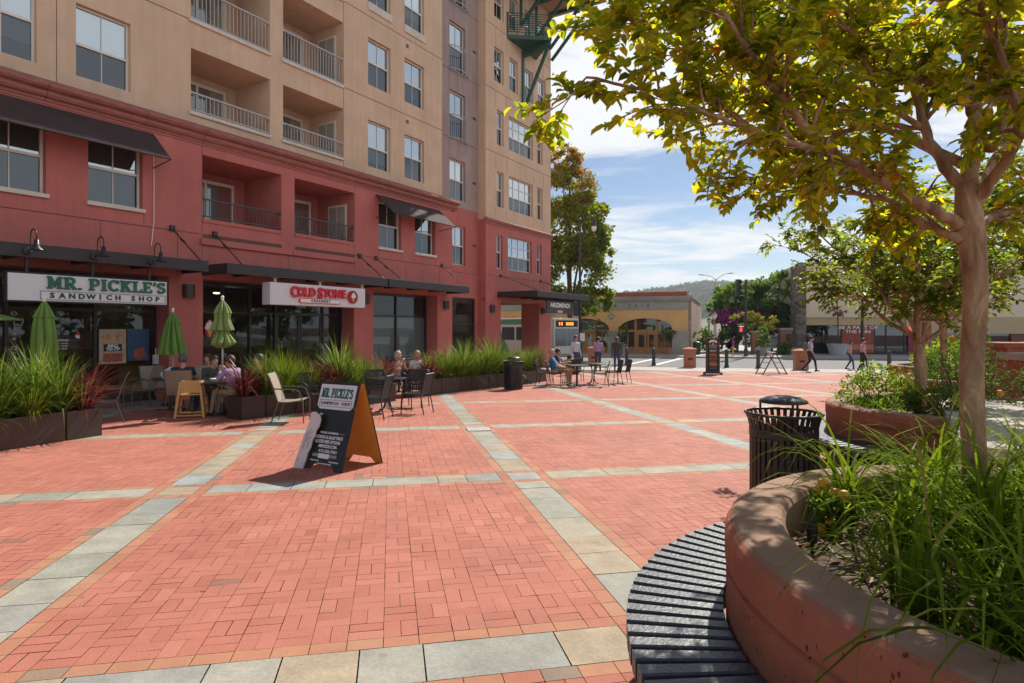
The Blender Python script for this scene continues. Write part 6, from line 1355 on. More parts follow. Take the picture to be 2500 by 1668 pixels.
for i in range(4200):
    px_ = rr.uniform(1240, 2080); k = 1 - rr.random() ** 1.6 * .8; Y = 700 + (D0 - 700) * k + 200 * math.sin(px_ * .004) * k
    top = H0 + (HY - hz(px_) - 7) / F * Y; z = ZS - 1 + (top - ZS + 1) * math.sin(k * math.pi / 2) ** 1.3; s_ = rr.uniform(2.4, 5.5); c0 = rr.gauss(.4, .2); hh = rr.uniform(.7, 1.5)
    for q in range(26):
        u = rdir(rr); p = V((pf(px_, Y) + u.x * s_, Y + u.y * s_, z + s_ * hh * .8 + u.z * s_ * hh)); bl.cv = min(1, max(0, c0 + .2 * u.z + rr.gauss(0, .12))); d = rdir(rr); e = d.cross(rdir(rr)).normalized(); L_ = s_ * rr.uniform(.35, .7)
        bl.add([p - d * L_, p + e * L_ * .7, p + d * L_, p - e * L_ * .7], [(0, 1, 2, 3)])
tag(bl.build('hillside_woods', m_lf['hill_wood_leaf'], attr=True), 'far-off wooded hillside beyond the roofs', 'woods', kind='stuff')
# ------------------------------------------------------------ buildings across the street
FA = R(-20); fc = V((13.72, 48.0))             # near right corner of the arched shop
fd = V((math.cos(FA), math.sin(FA)))
def fx(px):                                     # photograph column -> local x on its front (0 at the right corner, negative to the left)
    u = (px - CX) / F; return (u * fc.y - fc.x) / (fd.x - u * fd.y)
def fzz(px, py): k = fx(px); Y = fc.y + fd.y * k; return H0 + (HY - py) / F * Y - ZF
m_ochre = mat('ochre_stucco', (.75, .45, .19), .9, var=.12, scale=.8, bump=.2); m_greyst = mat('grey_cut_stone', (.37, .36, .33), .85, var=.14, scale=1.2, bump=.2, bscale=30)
m_tile = mat('red_roof_tile', (.40, .10, .06), .75, var=.25, scale=6); m_oak = mat('honey_oak', (.40, .19, .055), .5, var=.15, scale=2, streak=(1, 1, 6))
m_shopdk = glassmat('dark_shop_glass', (.3, .34, .34), .8, .07)
t = thing('arched_shop', (fc.x, fc.y, ZF), 'low ochre shop with two arched wooden fronts and a grey cornice across the street', 'shop building', FA)
WL = -17.; z_sp = 1.85; z_top = fzz(1591, 777.4); z_fr = fzz(1670, 753.3); z_co = fzz(1670, 736); z_tb = fzz(1670, 723); z_tt = fzz(1670, 712)
a1 = (fx(1512), fx(1642)); wA = a1[1] - a1[0]; a0 = (fx(1487) - wA, fx(1487)); aM = (a0[0] - .9 - wA, a0[0] - .9)
ARCH = [aM, a0, a1]
b = MB()
def arch_pts(a, c, n=18): 
    cx, rx = (a + c) / 2, (c - a) / 2; return [(cx - rx * math.cos(math.pi * i / n), z_sp + (z_top - z_sp) * math.sin(math.pi * i / n) ** .8) for i in range(n + 1)]
xs = WL
for a, c in ARCH:
    b.box(xs, a, 0, .5, -.2, z_fr); P = arch_pts(a, c)
    for p, q in zip(P, P[1:]):
        b.add([(p[0], 0, p[1]), (q[0], 0, q[1]), (q[0], 0, z_fr), (p[0], 0, z_fr), (p[0], .5, p[1]), (q[0], .5, q[1])], [(0, 1, 2, 3), (1, 0, 4, 5)])
    xs = c
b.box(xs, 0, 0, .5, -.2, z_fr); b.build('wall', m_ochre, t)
b = MB(); b.box(-.0, -.25, .0, .0, 0, 0) if False else None
b.box(WL, .04, -.05, .5, z_fr, z_co + .02); b.box(WL, .16, -.18, .5, z_co + .02, z_co + .14); b.box(WL, .30, -.32, .5, z_co + .14, z_tb - .1); b.box(WL, .38, -.40, .5, z_tb - .1, z_tb); b.box(WL, .06, -.08, -.04, z_fr - .04, z_fr + .05); b.build('cornice', m_greyst, t)
b = MB(); b.box(WL, -.05, -.2, .5, z_tb, z_tt); b.build('tile_coping', m_tile, t)
b = MB(); b.box(-.05, .12, -.22, .45, z_tb, z_tt - .02); b.build('coping_end', m_greyst, t)
for a, c in [(WL, ARCH[0][0]), (ARCH[0][1], ARCH[1][0]), (ARCH[1][1], ARCH[2][0]), (ARCH[2][1], .0)]:
    b = MB(); b.box(a - .04, c + .06, -.10, .5, -.2, 1.55); b.box(a - .10, c + .12, -.16, .5, 1.55, 1.68); b.box(a - .15, c + .17, -.2, .5, 1.68, 1.8); b.box(a - .1, c + .14, -.2, .5, -.2, .22); b.build('stone_pier', m_greyst, t)
for a, c in ARCH:
    b = MB(); w = c - a; P = arch_pts(a, c); y = .32
    for k in (0, .3, .7, 1): x = a + w * k; zt_ = z_sp + .02 if k in (0, 1) else z_top - .12; b.box(x - .09, x + .09, y, y + .12, -.1, zt_)
    b.box(a, c, y - .01, y + .11, z_sp - .12, z_sp + .06); b.box(a, c, y + .01, y + .1, -.1, .5)
    for k0, k1 in ((.3, .5), (.5, .7)): x0, x1 = a + w * k0 + .09, a + w * k1 - (.0 if k1 == .5 else .09); b.box(x0, x0 + .14, y + .02, y + .1, .5, z_sp - .12); b.box(x1 - .14, x1, y + .02, y + .1, .5, z_sp - .12); b.box(x0 + .14, x1 - .14, y + .02, y + .1, z_sp - .34, z_sp - .12)
    for k0, k1 in ((0, .3), (.7, 1.)): x0, x1 = a + w * k0 + .09, a + w * k1 - .09; b.box((x0 + x1) / 2 - .05, (x0 + x1) / 2 + .05, y + .03, y + .1, .5, z_sp - .12)
    o = b.build('shop_front', m_oak, t)
    b = MB(); b.add([(a, y + .06, .4), (c, y + .06, .4), (c, y + .06, z_sp), (a, y + .06, z_sp)] , [(0, 1, 2, 3)]); b.add([(p[0], y + .06, p[1]) for p in P], [tuple(range(len(P) - 1, -1, -1))]); b.build('pane', m_shopdk, o)
    b = MB(); b.box(a - .2, c + .2, y + .8, y + .85, -.1, z_top + .2); b.build('dark_interior', m_dark, o)
b = MB()
for px_ in (1492.7, 1349):
    x = fx(px_) ; z = fzz(1492.7, 772); b.T = MX.Translation((x, -.02, z)) @ MX.Rotation(R(90), 4, 'X'); b.tube([(.2 * math.cos(a), .2 * math.sin(a), 0) for a in [2 * math.pi * i / 20 for i in range(20)]], .075, 8, closed=True)
    for k in range(4): a = R(90 * k); b.ball((.28 * math.cos(a), .28 * math.sin(a), 0), (.06, .06, .04), 8)
    b.T = None; b.build('medallion', m_greyst, t); b = MB()
b = MB(); zl = fzz(1600, 746.5)
for c, px_ in (('F', 1441), ('I', 1452), ('E', 1463.2), ('S', 1476.6), ('T', 1489), ('A', 1502.5), ('C', 1537.4), ('A', 1552.5), ('S', 1567.8), ('A', 1583)): text_geo(b, c, .40, .01, face_T(fx(px_), -.062, zl), bold=-.003, xs=1.05)
b.build('carved_letters', mat('carved_shadow', (.06, .055, .05), .9), t)
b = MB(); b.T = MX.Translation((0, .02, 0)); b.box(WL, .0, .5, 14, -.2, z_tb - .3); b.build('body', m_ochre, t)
# brick side wall
def brickmat(name, c1, c2, mortar, sc_):
    m, tt, n, l, bs = nodes(name); bs.inputs['Roughness'].default_value = .9
    tcn = n.new("ShaderNodeTexCoord"); sp = n.new("ShaderNodeSeparateXYZ"); l.new(tcn.outputs['Object'], sp.inputs[0]); ad = n.new("ShaderNodeMath"); l.new(sp.outputs[0], ad.inputs[0]); l.new(sp.outputs[1], ad.inputs[1]); cb = n.new("ShaderNodeCombineXYZ"); l.new(ad.outputs[0], cb.inputs[0]); l.new(sp.outputs[2], cb.inputs[1])
    br = n.new("ShaderNodeTexBrick"); br.inputs['Scale'].default_value = sc_; br.inputs['Color1'].default_value = (*c1, 1); br.inputs['Color2'].default_value = (*c2, 1); br.inputs['Mortar'].default_value = (*mortar, 1); br.inputs['Mortar Size'].default_value = .03; br.inputs['Brick Width'].default_value = .5; br.inputs['Row Height'].default_value = .18; l.new(cb.outputs[0], br.inputs['Vector'])
    no = n.new("ShaderNodeTexNoise"); no.inputs['Scale'].default_value = 1.4; no.inputs['Detail'].default_value = 6; l.new(tcn.outputs['Object'], no.inputs['Vector']); r = n.new("ShaderNodeValToRGB"); r.color_ramp.elements[0].position = .4; r.color_ramp.elements[1].position = .62; l.new(no.outputs[0], r.inputs[0])
    mx = n.new("ShaderNodeMix"); mx.data_type = 'RGBA'; l.new(r.outputs[0], mx.inputs['Factor']); l.new(br.outputs[0], mx.inputs['A']); mx.inputs['B'].default_value = (*mortar, 1)
    m2 = n.new("ShaderNodeMix"); m2.data_type = 'RGBA'; m2.inputs['Factor'].default_value = .15; l.new(br.outputs[0], m2.inputs['A']); l.new(mx.outputs['Result'], m2.inputs['B']); l.new(m2.outputs['Result'], bs.inputs['Base Color']); return m
m_oldbr = brickmat('old_painted_brick', (.30, .11, .08), (.42, .28, .24), (.40, .33, .29), 1.5)
m_redbr = brickmat('red_brick', (.34, .085, .045), (.26, .06, .035), (.30, .22, .18), 2.0)
b = MB(); b.box(.0, .26, .5, 15, -.2, z_tb - .1); b.build('brick_side_wall', m_oldbr, t); b = MB(); b.box(-.02, .32, .5, 15, z_tb - .1, z_tb + .0); b.build('side_coping', m_greyst, t)
b = MB(); b.box(-9.2, -7.2, 3.5, 5, z_tb - .5, z_tt + .35); b.build('roof_unit', m_greyst, t)
# green lit sign inside left arch window
b = MB()
for s in (-1, 1): b.tube([(a0[0] + wA * .35 + .5 * math.cos(q), .2, z_sp + .25 + s * .18 + .12 * math.sin(q)) for q in [2 * math.pi * i / 16 for i in range(16)]], .035, 6, closed=True)
b.tube([(a0[0] + wA * .48, .2, z_sp - .1), (a0[0] + wA * .6, .2, z_sp + .1), (a0[0] + wA * .7, .2, z_sp + .3)], .04, 6); b.build('green_sign', mat('green_sign_tube', (.02, .35, .12), .4, emit=.25), t)
for k, (px_, n_, hh, lab, lf) in enumerate(((1524, 700, 1.75, 'slim green tree in a pot before the right arched shop front', 'street_tree_leaf'), (1633, 700, 1.45, 'round headed potted tree at the right end of the arched shop front', 'street_tree_leaf'), (1460, 420, 2.5, 'thin dry yellow street tree before the left arch', 'dry_leaf'))):
    x, y = fc.x + fd.x * (fx(px_)) + fd.y * .9, fc.y + fd.y * fx(px_) - fd.x * .9
    if k < 2: pot('plant_pot', x, y, ZF, .32, .55, (m_potg, m_terra)[k], ('grey pot before the right arched shop front', 'terracotta box pot at the right end of the arched shop front')[k], 20 if k == 0 else 4)
    bgtree('potted_tree' if k < 2 else 'street_tree', x, y, ZF + (.45 if k < 2 else 0), [(0, 0, hh * (.6 if k == 0 else .8), .42 + .2 * k, .42 + .2 * k, hh * (.5 if k == 0 else .33), n_, .12, 20, .45 if k < 2 else .7)], lf, lab, 60 + k, .03, .8)
# tan building on the right, with stone pier and dark shop windows
RA = R(-10); rc = V(tx(1940, 52.2)); rd = V((math.cos(RA), math.sin(RA)))
def rx(px): u = (px - CX) / F; return (u * rc.y - rc.x) / (rd.x - u * rd.y)
def rz(px, py): k = rx(px); return H0 + (HY - py) / F * (rc.y + rd.y * k) - ZF
t = thing('tan_shop_building', (rc.x, rc.y, ZF), 'two storey tan building with rough stone pier and dark shop windows across the street', 'shop building', RA)
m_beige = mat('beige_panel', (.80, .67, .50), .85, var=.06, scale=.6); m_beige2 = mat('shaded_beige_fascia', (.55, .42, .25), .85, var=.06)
def stonemat():
    m, tt, n, l, bs = nodes('rough_stone_veneer'); bs.inputs['Roughness'].default_value = .9; tcn = n.new("ShaderNodeTexCoord"); mp = n.new("ShaderNodeMapping"); mp.inputs['Scale'].default_value = (1, 1, 1.7); l.new(tcn.outputs['Object'], mp.inputs[0]); v = n.new("ShaderNodeTexVoronoi"); v.distance = 'CHEBYCHEV'; v.inputs['Scale'].default_value = 2.3; l.new(mp.outputs[0], v.inputs['Vector'])
    r = n.new("ShaderNodeValToRGB"); r.color_ramp.elements[0].color = (.07, .055, .045, 1); r.color_ramp.elements[1].color = (.24, .20, .17, 1); sp = n.new("ShaderNodeSeparateColor"); l.new(v.outputs['Color'], sp.inputs[0]); l.new(sp.outputs[0], r.inputs[0]); l.new(r.outputs[0], bs.inputs['Base Color']); return m
xr = rx(1966); XE = rx(2530); zP0, zP1 = rz(1975, 775.6), rz(1975, 640); zg = rz(1975, 794); xm = rx(2212)
b = MB(); b.box(0, xr, -.25, 1.2, -.2, zP1 - .25); b.build('stone_pier', stonemat(), t)
b = MB(); b.box(xr + .01, XE + 8, 0, 10, zP0, zP1); b.build('upper_wall', m_beige, t)
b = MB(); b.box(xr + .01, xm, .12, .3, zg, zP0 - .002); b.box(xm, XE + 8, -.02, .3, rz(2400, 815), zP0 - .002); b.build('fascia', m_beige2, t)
b = MB(); b.box(xr + .02, XE + 8, .1, .5, -.2, rz(1975, 862)); b.build('plinth', mat('dark_plinth', (.06, .045, .04), .7), t)
b = MB(); x = xr + .02
for px_ in (1968, 2056, 2137, 2165, 2210, 2300, 2352, 2412, 2475, 2529): x = rx(px_); b.box(x - .05, x + .05, .14, .26, rz(1975, 862), zg + .1)
sf = b.build('shop_front', m_mull, t)
m_navy = glassmat('blue_shop_glass', (.2, .26, .33), .8, .09)
b = MB(); b.add([(xr, .2, 0), (XE + 8, .2, 0), (XE + 8, .2, zg + .2), (xr, .2, zg + .2)], [(0, 1, 2, 3)]); b.build('pane', m_navy, sf)
b = MB(); b.box(xr, XE + 8, 1.2, 1.25, 0, zg + .2); b.build('dark_interior', mat('shop_backdrop', (.035, .035, .032), .8, var=.5, scale=.7), sf)
b = MB(); b.box(rx(2218), rx(2296), .05, .13, 0, rz(2260, 797)); b.build('magenta_door', mat('magenta_door_paint', (.25, .012, .06), .5), t)
b = MB(); b.box(rx(2470), rx(2530), .05, .13, 0, rz(2500, 812)); b.build('brown_panel', mat('rust_panel', (.16, .06, .03), .6), t)
b = MB(); b.box(rx(2208), rx(2222), -.1, -.02, rz(2215, 808), rz(2215, 800)); b.build('red_lamp', mat('red_lamp', (.9, .06, .03), .4, emit=1.2), t)
x0, x1 = rx(2059), rx(2136); pz0, pz1 = rz(2100, 862), rz(2100, 794)
p = thing('window_poster', (rc.x + rd.x * (x0 + x1) / 2 - rd.y * -.12, rc.y + rd.y * (x0 + x1) / 2 + rd.x * .12, ZF + pz0), 'large red BE A PART OF THE FUN poster in the tan building window', 'poster', RA); w, h = x1 - x0, pz1 - pz0
b = MB(); b.box(-w / 2, w / 2, -.01, 0, 0, h); b.build('sheet', mat('red_food_print', (.30, .05, .03), .5, var=.5, scale=3), p)
b = MB(); b.box(-w / 2, w / 2, -.014, -.01, h * .12, h * .3); b.build('lower_band', mat('pale_red_band', (.42, .17, .12), .5), p)
b = MB(); text_geo(b, 'BE A PART OF', h * .16, .002, face_T(0, -.016, h * .91), bold=.006, xs=1.3); text_geo(b, 'THE FUN', h * .16, .002, face_T(0, -.016, h * .76), bold=.006, xs=1.3); b.build('lettering', m_white, p)
# gate piers and gate in the alley
for i, (pa, pb, pt, t_, lab) in enumerate(((1834, 1850, 812, 51.5, 'left red brick gate pier, half hidden by the slim potted tree'), (1902, 1930, 805, 51.6, 'right red brick gate pier with grey cap beside the stone pier'))):
    xa, ya = tx(pa, t_); xb, yb = tx(pb, t_); w = xb - xa; zt_ = zat(pt, ya) - ZF; q = thing('brick_gate_pier', ((xa + xb) / 2, (ya + yb) / 2, ZF), lab, 'gate pier', R(-10))
    b = MB(); b.box(-w / 2, w / 2, -w / 2, w / 2, -.1, zt_); b.build('shaft', m_redbr, q); b = MB(); b.box(-w / 2 - .08, w / 2 + .08, -w / 2 - .08, w / 2 + .08, zt_, zt_ + .12); b.build('cap', m_greyst, q)
xa, ya = tx(1853, 51.6); xb, yb = tx(1901, 51.6); q = thing('iron_gate', (xa, ya, ZF), 'low black iron gate between the two brick piers', 'gate', math.atan2(yb - ya, xb - xa)); w = math.hypot(xb - xa, yb - ya)
b = MB(); b.box(0, w, -.02, .02, .2, .26); b.box(0, w, -.02, .02, 1.25, 1.31); b.build('rails', m_blackm, q); b = MB()
for i in range(22): b.box(w * i / 21 - .012, w * i / 21 + .012, -.012, .012, .05, 1.4)
b.build('bars', m_blackm, q)
# a white car parked in the alley behind the gate
x, y = tx(1893, 57); q = thing('parked_car', (x, y, ZF), 'white car parked deep in the alley behind the iron gate', 'car', R(70))
side = [(-2.1, .35), (2.1, .35), (2.15, .7), (1.9, .85), (1.0, .95), (.45, 1.4), (-.9, 1.42), (-1.6, 1.0), (-2.1, .95)]
b = MB(); b.prism(side, -.85, .85); b.build('body', m_white, q, bevel=.06)
b = MB(); b.prism([(.85, .98), (.4, 1.34), (-.85, 1.36), (-1.4, 1.0)], -.87, .87); b.prism([(1.0, .97), (.5, 1.36), (.48, 1.36), (.95, .97)], -.7, .7); b.build('window', m_black, q)
for sx in (-1.3, 1.3):
    for sy in (-.8, .8): b = MB(); b.T = MX.Translation((sx, sy, .33)) @ MX.Rotation(R(90), 4, 'X'); b.lathe([(.0, -.1), (.33, -.1), (.33, .1), (0, .1)], 20); b.build('wheel', m_black, q)
# the bus behind the building corner
bx, by = pf(1384, 40.5), 40.5; q = thing('city_bus', (bx, by, ZS), 'white and green city bus behind the corner of the apartment building, amber sign lit', 'bus', R(-50))
m_bus = mat('bus_cream', (.62, .61, .56), .4, var=.04); m_busg = mat('bus_green', (.05, .22, .09), .4); m_busgl = glassmat('bus_glass', (.2, .24, .26), 1.2, .18)
b = MB(); b.box(-12, -.12, -1.27, 1.27, .35, 2.85); b.box(-.12, 0, -1.2, 1.2, .45, 2.8); b.build('body', m_bus, q, bevel=.09)
b = MB()
for s in (-1, 1): b.box(-11.9, -.3, s * 1.272 - .004, s * 1.272 + .004, 2.42, 2.8)
for s in (-1, 1): b.add([(-7.0, s * 1.28, 2.42), (-5.6, s * 1.28, 2.42), (-4.4, s * 1.28, .5), (-6.2, s * 1.28, .5)], [(0, 1, 2, 3)])
b.build('green_band', m_busg, q)
b = MB()
for s in (-1, 1):
    for i in range(7): b = MB(); b.box(-11.4 + i * 1.55, -10.05 + i * 1.55, s * 1.285 - .006, s * 1.285 + .006, 1.35, 2.25); b.build('side_window', m_black, q)
b = MB(); b.box(-.01, .02, -1.05, -.03, 1.0, 2.15); b.box(-.01, .02, .03, 1.05, 1.0, 2.15); b.build('windscreen', mat('reflecting_windscreen', (.05, .10, .14), .08, spec=1.), q)
b = MB(); b.box(-.01, .025, -1.0, 1.0, 2.25, 2.68); s_ = b.build('destination_panel', m_black, q); b = MB(); b.T = MX.Translation((.028, 0, 2.46)) @ MX.Rotation(R(90), 4, 'Z') @ MX.Rotation(R(90), 4, 'X')
text_geo(b, '23  DEPOT', .3, .002, b.T.copy(), bold=.008) if False else None
b.T = None; T_b = MX.Translation((.03, 0, 2.46)) @ MX.Rotation(R(90), 4, 'Z') @ MX.Rotation(R(90), 4, 'X')
for x_, w_ in ((-.75, .1), (-.55, .12), (-.1, .16), (.1, .14), (.28, .16), (.46, .12)): b.box(.026, .03, x_, x_ + w_, 2.36, 2.56)
b.build('amber_characters', mat('amber_led', (1, .25, .03), .5, emit=1.6), q)
b = MB(); text_geo(b, 'technology', .34, .002, MX.Translation((-7.6, -1.282, 2.6)) @ MX.Rotation(R(90), 4, 'X'), bold=.006); b.build('lettering', m_white, q)
for x_ in (-2.6, -9): 
    for s in (-1, 1): b = MB(); b.T = MX.Translation((x_, s * 1.15, .48)) @ MX.Rotation(R(90), 4, 'X'); b.lathe([(0, -.15), (.48, -.15), (.48, .15), (0, .15)], 24); b.build('wheel', m_black, q)
for s in (-1, 1): b = MB(); b.ball((.02, s * .85, .75), (.05, .14, .1), 10); b.build('headlight', m_white, q, smooth=True)
# roadside furniture
def flat(px, py, h=0): Y = (H0 - ZS - h) / ((py - HY) / F); return (pf(px, Y), Y)
m_boll = mat('dark_green_bollard', (.03, .045, .04), .5, var=.15)
BO = [(1530, 891.5, 'dark green bollard to the right of the man in the olive jacket'), (1596, 893, 'dark green bollard in front of the arched shop doors, left of the terracotta pier'), (1851, 900, 'dark green bollard left of the tall menu sign, nearer the pier' if False else 'dark green bollard between the menu board and the easel sign'), (1963, 903, 'dark green bollard'), (2171, 906, 'dark green bollard right of the striped shirt man, behind the shrubs')]
BO = [BO[0], BO[1], (1774, 898, 'dark green bollard just right of the tall menu board'), (1851, 900, 'dark green bollard just left of the empty easel sign'), BO[4]]
proto = None
for px_, py_, lab in BO:
    x, y = flat(px_, py_)
    if proto is None:
        proto = thing('bollard', (x, y, ZS), lab, 'bollard', group='dark green bollards along the kerb'); b = MB(); b.lathe([(.13, -.05), (.13, .12), (.10, .16), (.095, .82), (.11, .84), (.11, .88), (.095, .9)], 20); b.build('shaft', m_boll, proto, smooth=False); b = MB(); b.lathe([(.098, .9), (.095, .96), (.06, 1.02), (0, 1.04)], 20, cap=False); b.build('cap', m_boll, proto, smooth=True)
    else: dup(proto, (x, y, ZS), 0, lab)
proto = None
for px_, py_, lab in ((1450, 893, 'terracotta pier half hidden behind the man in the lavender shirt'), (1684, 897.5, 'square terracotta pier left of the tall menu board'), (1955, 905, 'square terracotta pier behind the man with the backpack')):
    x, y = flat(px_, py_)
    if proto is None:
        proto = thing('terracotta_pier', (x, y, ZS), lab, 'pier', R(-12), 'square terracotta piers along the kerb'); b = MB(); b.box(-.31, .31, -.31, .31, -.05, .95); b.build('shaft', m_terra, proto, bevel=.015); b = MB(); b.slab([(-.36, -.36), (.36, -.36), (.36, .36), (-.36, .36)], .95, 1.04); b.add([(-.36, -.36, 1.04), (.36, -.36, 1.04), (.36, .36, 1.04), (-.36, .36, 1.04), (0, 0, 1.14)], [(0, 1, 4), (1, 2, 4), (2, 3, 4), (3, 0, 4)]); b.build('cap', m_terra, proto)
        b = MB(); b.box(-.13, .13, -.316, -.31, .44, .54); b.build('vent', m_black, proto)
    else: dup(proto, (x, y, ZS), R(-12), lab)
# tall lamp post with signals at the corner
x, y = flat(1416, 888); q = thing('street_lamp', (x, y, ZS), 'tall black street lamp with hanging lantern and crossing signals by the building corner', 'street lamp')
Hl = zat(534, y) - ZS; m_lens = mat('lantern_glass', (.75, .74, .68), .3)
b = MB(); b.lathe([(.2, 0), (.2, .5), (.14, .6), (.13, 1.4), (.1, 1.5), (.085, 3), (.06, Hl), (.0, Hl + .05)], 16); b.build('pole', m_blackm, q, smooth=False)
b = MB(); b.tube([(0, 0, Hl - .35), (.15, -.1, Hl - .1), (.4, -.25, Hl + .12), (.7, -.4, Hl + .08), (.8, -.45, Hl - .12)], .035, 8); b.build('arm', m_blackm, q, smooth=True)
b = MB(); b.lathe([(.02, .1), (.05, .05), (.12, -.05), (.17, -.35), (.16, -.4)], 16, c=(.8, -.45, Hl - .15), cap=False); b.build('lantern_hood', m_blackm, q, smooth=True); b = MB(); b.lathe([(.15, -.4), (.15, -.55), (.1, -.68), (0, -.72)], 16, c=(.8, -.45, Hl - .15), cap=False); b.build('lens', m_lens, q, smooth=True)
zs_ = zat(755, y) - ZS; b = MB(); b.box(-.42, -.1, -.2, .12, zs_ - .42, zs_ + .42); b.box(-.1, -.05, -.05, .05, zs_ - .3, zs_ - .22); b.box(-.1, -.05, -.05, .05, zs_ + .22, zs_ + .3); b.build('signal_head', m_blackm, q, bevel=.02)
zs_ = zat(797, y) - ZS; b = MB(); b.box(.06, .42, -.15, .2, zs_ - .25, zs_ + .25); b.build('pedestrian_signal', m_blackm, q, bevel=.02); b = MB(); b.box(-.02, .28, -.12, -.10, zs_ - .9, zs_ - .42); b.build('notice_plate', m_white, q)
# traffic signal across the street
x, y = tx(1821, 47.4); q = thing('traffic_signal', (x, y, ZF), 'dark traffic signal pole with vehicle and red pedestrian heads before the alley', 'traffic signal'); Hl = zat(683, y) - ZF
b = MB(); b.lathe([(.14, 0), (.14, .5), (.1, .55), (.085, Hl), (0, Hl + .04)], 14); b.build('pole', m_boll, q)
zs_ = zat(703, y) - ZF; b = MB(); b.box(-.75, -.42, -.2, .1, zs_ - .62, zs_ + .62); b.bar((-.45, 0, zs_ + .5), (0, 0, zs_ + .42), .06); b.bar((-.45, 0, zs_ - .55), (0, 0, zs_ - .62), .06); b.build('signal_head', m_boll, q, bevel=.02)
b = MB()
for k in (-.4, 0, .4): b.T = MX.Translation((-.585, -.2, zs_ + k)) @ MX.Rotation(R(90), 4, 'X'); b.lathe([(.14, 0), (.15, .22), (.13, .22), (.12, .02), (0, .01)], 14, cap=False)
b.T = None; b.build('visors', m_boll, q)
zs_ = zat(805, y) - ZF; b = MB(); b.box(-.6, -.1, -.2, .1, zs_ - .24, zs_ + .24); b.build('pedestrian_signal', m_blackm, q, bevel=.02); b = MB(); b.box(-.52, -.34, -.215, -.2, zs_ - .15, zs_ + .15); b.build('red_lens', mat('red_signal_lens', (.9, .04, .04), .4, emit=1.4), q)
# globe lamps
for px_, py_, t_, r_, lab in ((1744, 762, 51, .2, 'taller globe lamp on a tan post before the brick wall'), (1731, 776, 53.5, .17, 'shorter globe lamp on a thin dark post beside the brick wall')):
    x, y = tx(px_, t_); Hl = zat(py_, y) - ZF; q = thing('globe_lamp', (x, y, ZF), lab, 'lamp post', group='globe lamps by the alley'); mm = m_soffit if r_ > .19 else m_blackm
    b = MB(); b.lathe([(.12, 0), (.12, .3), (.06, .4), (.055, Hl - r_ * 3), (.09, Hl - r_ * 2.8)], 12); b.build('post', mm, q); b = MB(); b.lathe([(r_ * .5, Hl - r_ * 2.8), (r_, Hl - r_ * 2), (r_ * 1.1, Hl - r_ * 1.2), (r_ * 1.15, Hl - r_ * 1.1)], 14, cap=False); b.build('globe', m_lens, q, smooth=True)
    b = MB(); b.lathe([(r_ * 1.2, Hl - r_ * 1.1), (r_ * .8, Hl - r_ * .6), (r_ * .3, Hl - r_ * .3), (r_ * .1, Hl), (0, Hl + .1)], 14); b.build('cap', mm, q, smooth=True)
x, y = pf(1748, 92), 92; Hl = zat(672, y) - ZF; q = thing('double_street_light', (x, y, ZF), 'far thin street light with two curved arms against the hills', 'street light'); b = MB(); b.tube([(0, 0, 0), (0, 0, Hl - .5)], [.11, .07], 8); b.build('pole', m_rail_w, q)
for s in (-1, 1): b = MB(); b.tube([(0, 0, Hl - .8), (s * .5, 0, Hl - .3), (s * 1.3, 0, Hl + .05 + .1 * s), (s * 2.4, 0, Hl + .15 + .12 * s)], .05, 6); b.box(*sorted((s * 1.9, s * 2.6)), -.1, .1, Hl + .1 + .12 * s, Hl + .22 + .12 * s); b.build('arm', m_rail_w, q)
# yellow post, dark bin
x, y = tx(1790, 47.6); q = thing('marker_post', (x, y, ZF), 'thin yellow post with a small purple sign near the traffic signal', 'post'); b = MB(); b.box(-.05, .05, -.05, .05, 0, .75); b.build('post', mat('yellow_post', (.62, .35, .03), .6), q); b = MB(); b.box(-.11, .11, -.06, -.04, .7, 1.15); b.build('sign', mat('purple_sign', (.20, .03, .12), .5), q)
x, y = tx(1701, 49.6); q = thing('litter_bin', (x, y, ZF), 'dark round litter bin at the end of the arched shop', 'litter bin'); b = MB(); b.lathe([(.27, 0), (.3, .8), (.32, .82), (.32, .86)], 20); b.build('body', m_blackm, q); b = MB(); b.lathe([(.33, .86), (.25, .98), (0, 1.02)], 20, cap=False); b.build('lid', m_blackm, q, smooth=True)
x, y = tx(2045, 50.6); pot('plant_pot', x, y, ZF, .75, .85, m_potw, 'big pale blue round pot before the tan building, holding a thin dry tree', 28); bgtree('potted_dry_tree', x, y, ZF + .7, [(0, 0, 2.6, .75, .7, .35, 260, .16, 10, .5), (0, 0, 3.3, .5, .5, .8, 220, .14, 10, .7)], 'dry_leaf', 'thin brownish tree in the big pale blue pot', 70, .05, 2.2)
x, y = tx(2102, 44.8) if False else flat(2105, 893); q = thing('street_lamp', (x, y, ZS), 'plain dark street lamp pole in front of the tan building poster', 'street lamp'); Hl = 5.6; b = MB(); b.lathe([(.12, 0), (.12, .8), (.08, .9), (.07, Hl), (0, Hl)], 14); b.build('pole', m_blackm, q); b = MB(); b.tube([(0, 0, Hl - .3), (-.2, 0, Hl), (-.5, 0, Hl + .05)], .03, 8); b.lathe([(.02, .1), (.15, -.2), (.14, -.4), (0, -.45)], 12, c=(-.55, 0, Hl)); b.build('lantern', m_blackm, q)
# dark utility cabinet against the stone pier
x, y = tx(1931, 51); q = thing('utility_cabinet', (x, y, ZF), 'dark brown utility cabinet on a low plinth beside the stone pier', 'cabinet', R(-10)); b = MB(); b.box(-.4, .5, -.3, .3, 0, .55); b.build('plinth', m_plum, q); b = MB(); b.box(-.25, .45, -.2, .2, .55, 1.6); b.build('housing', m_brownm, q, bevel=.02)
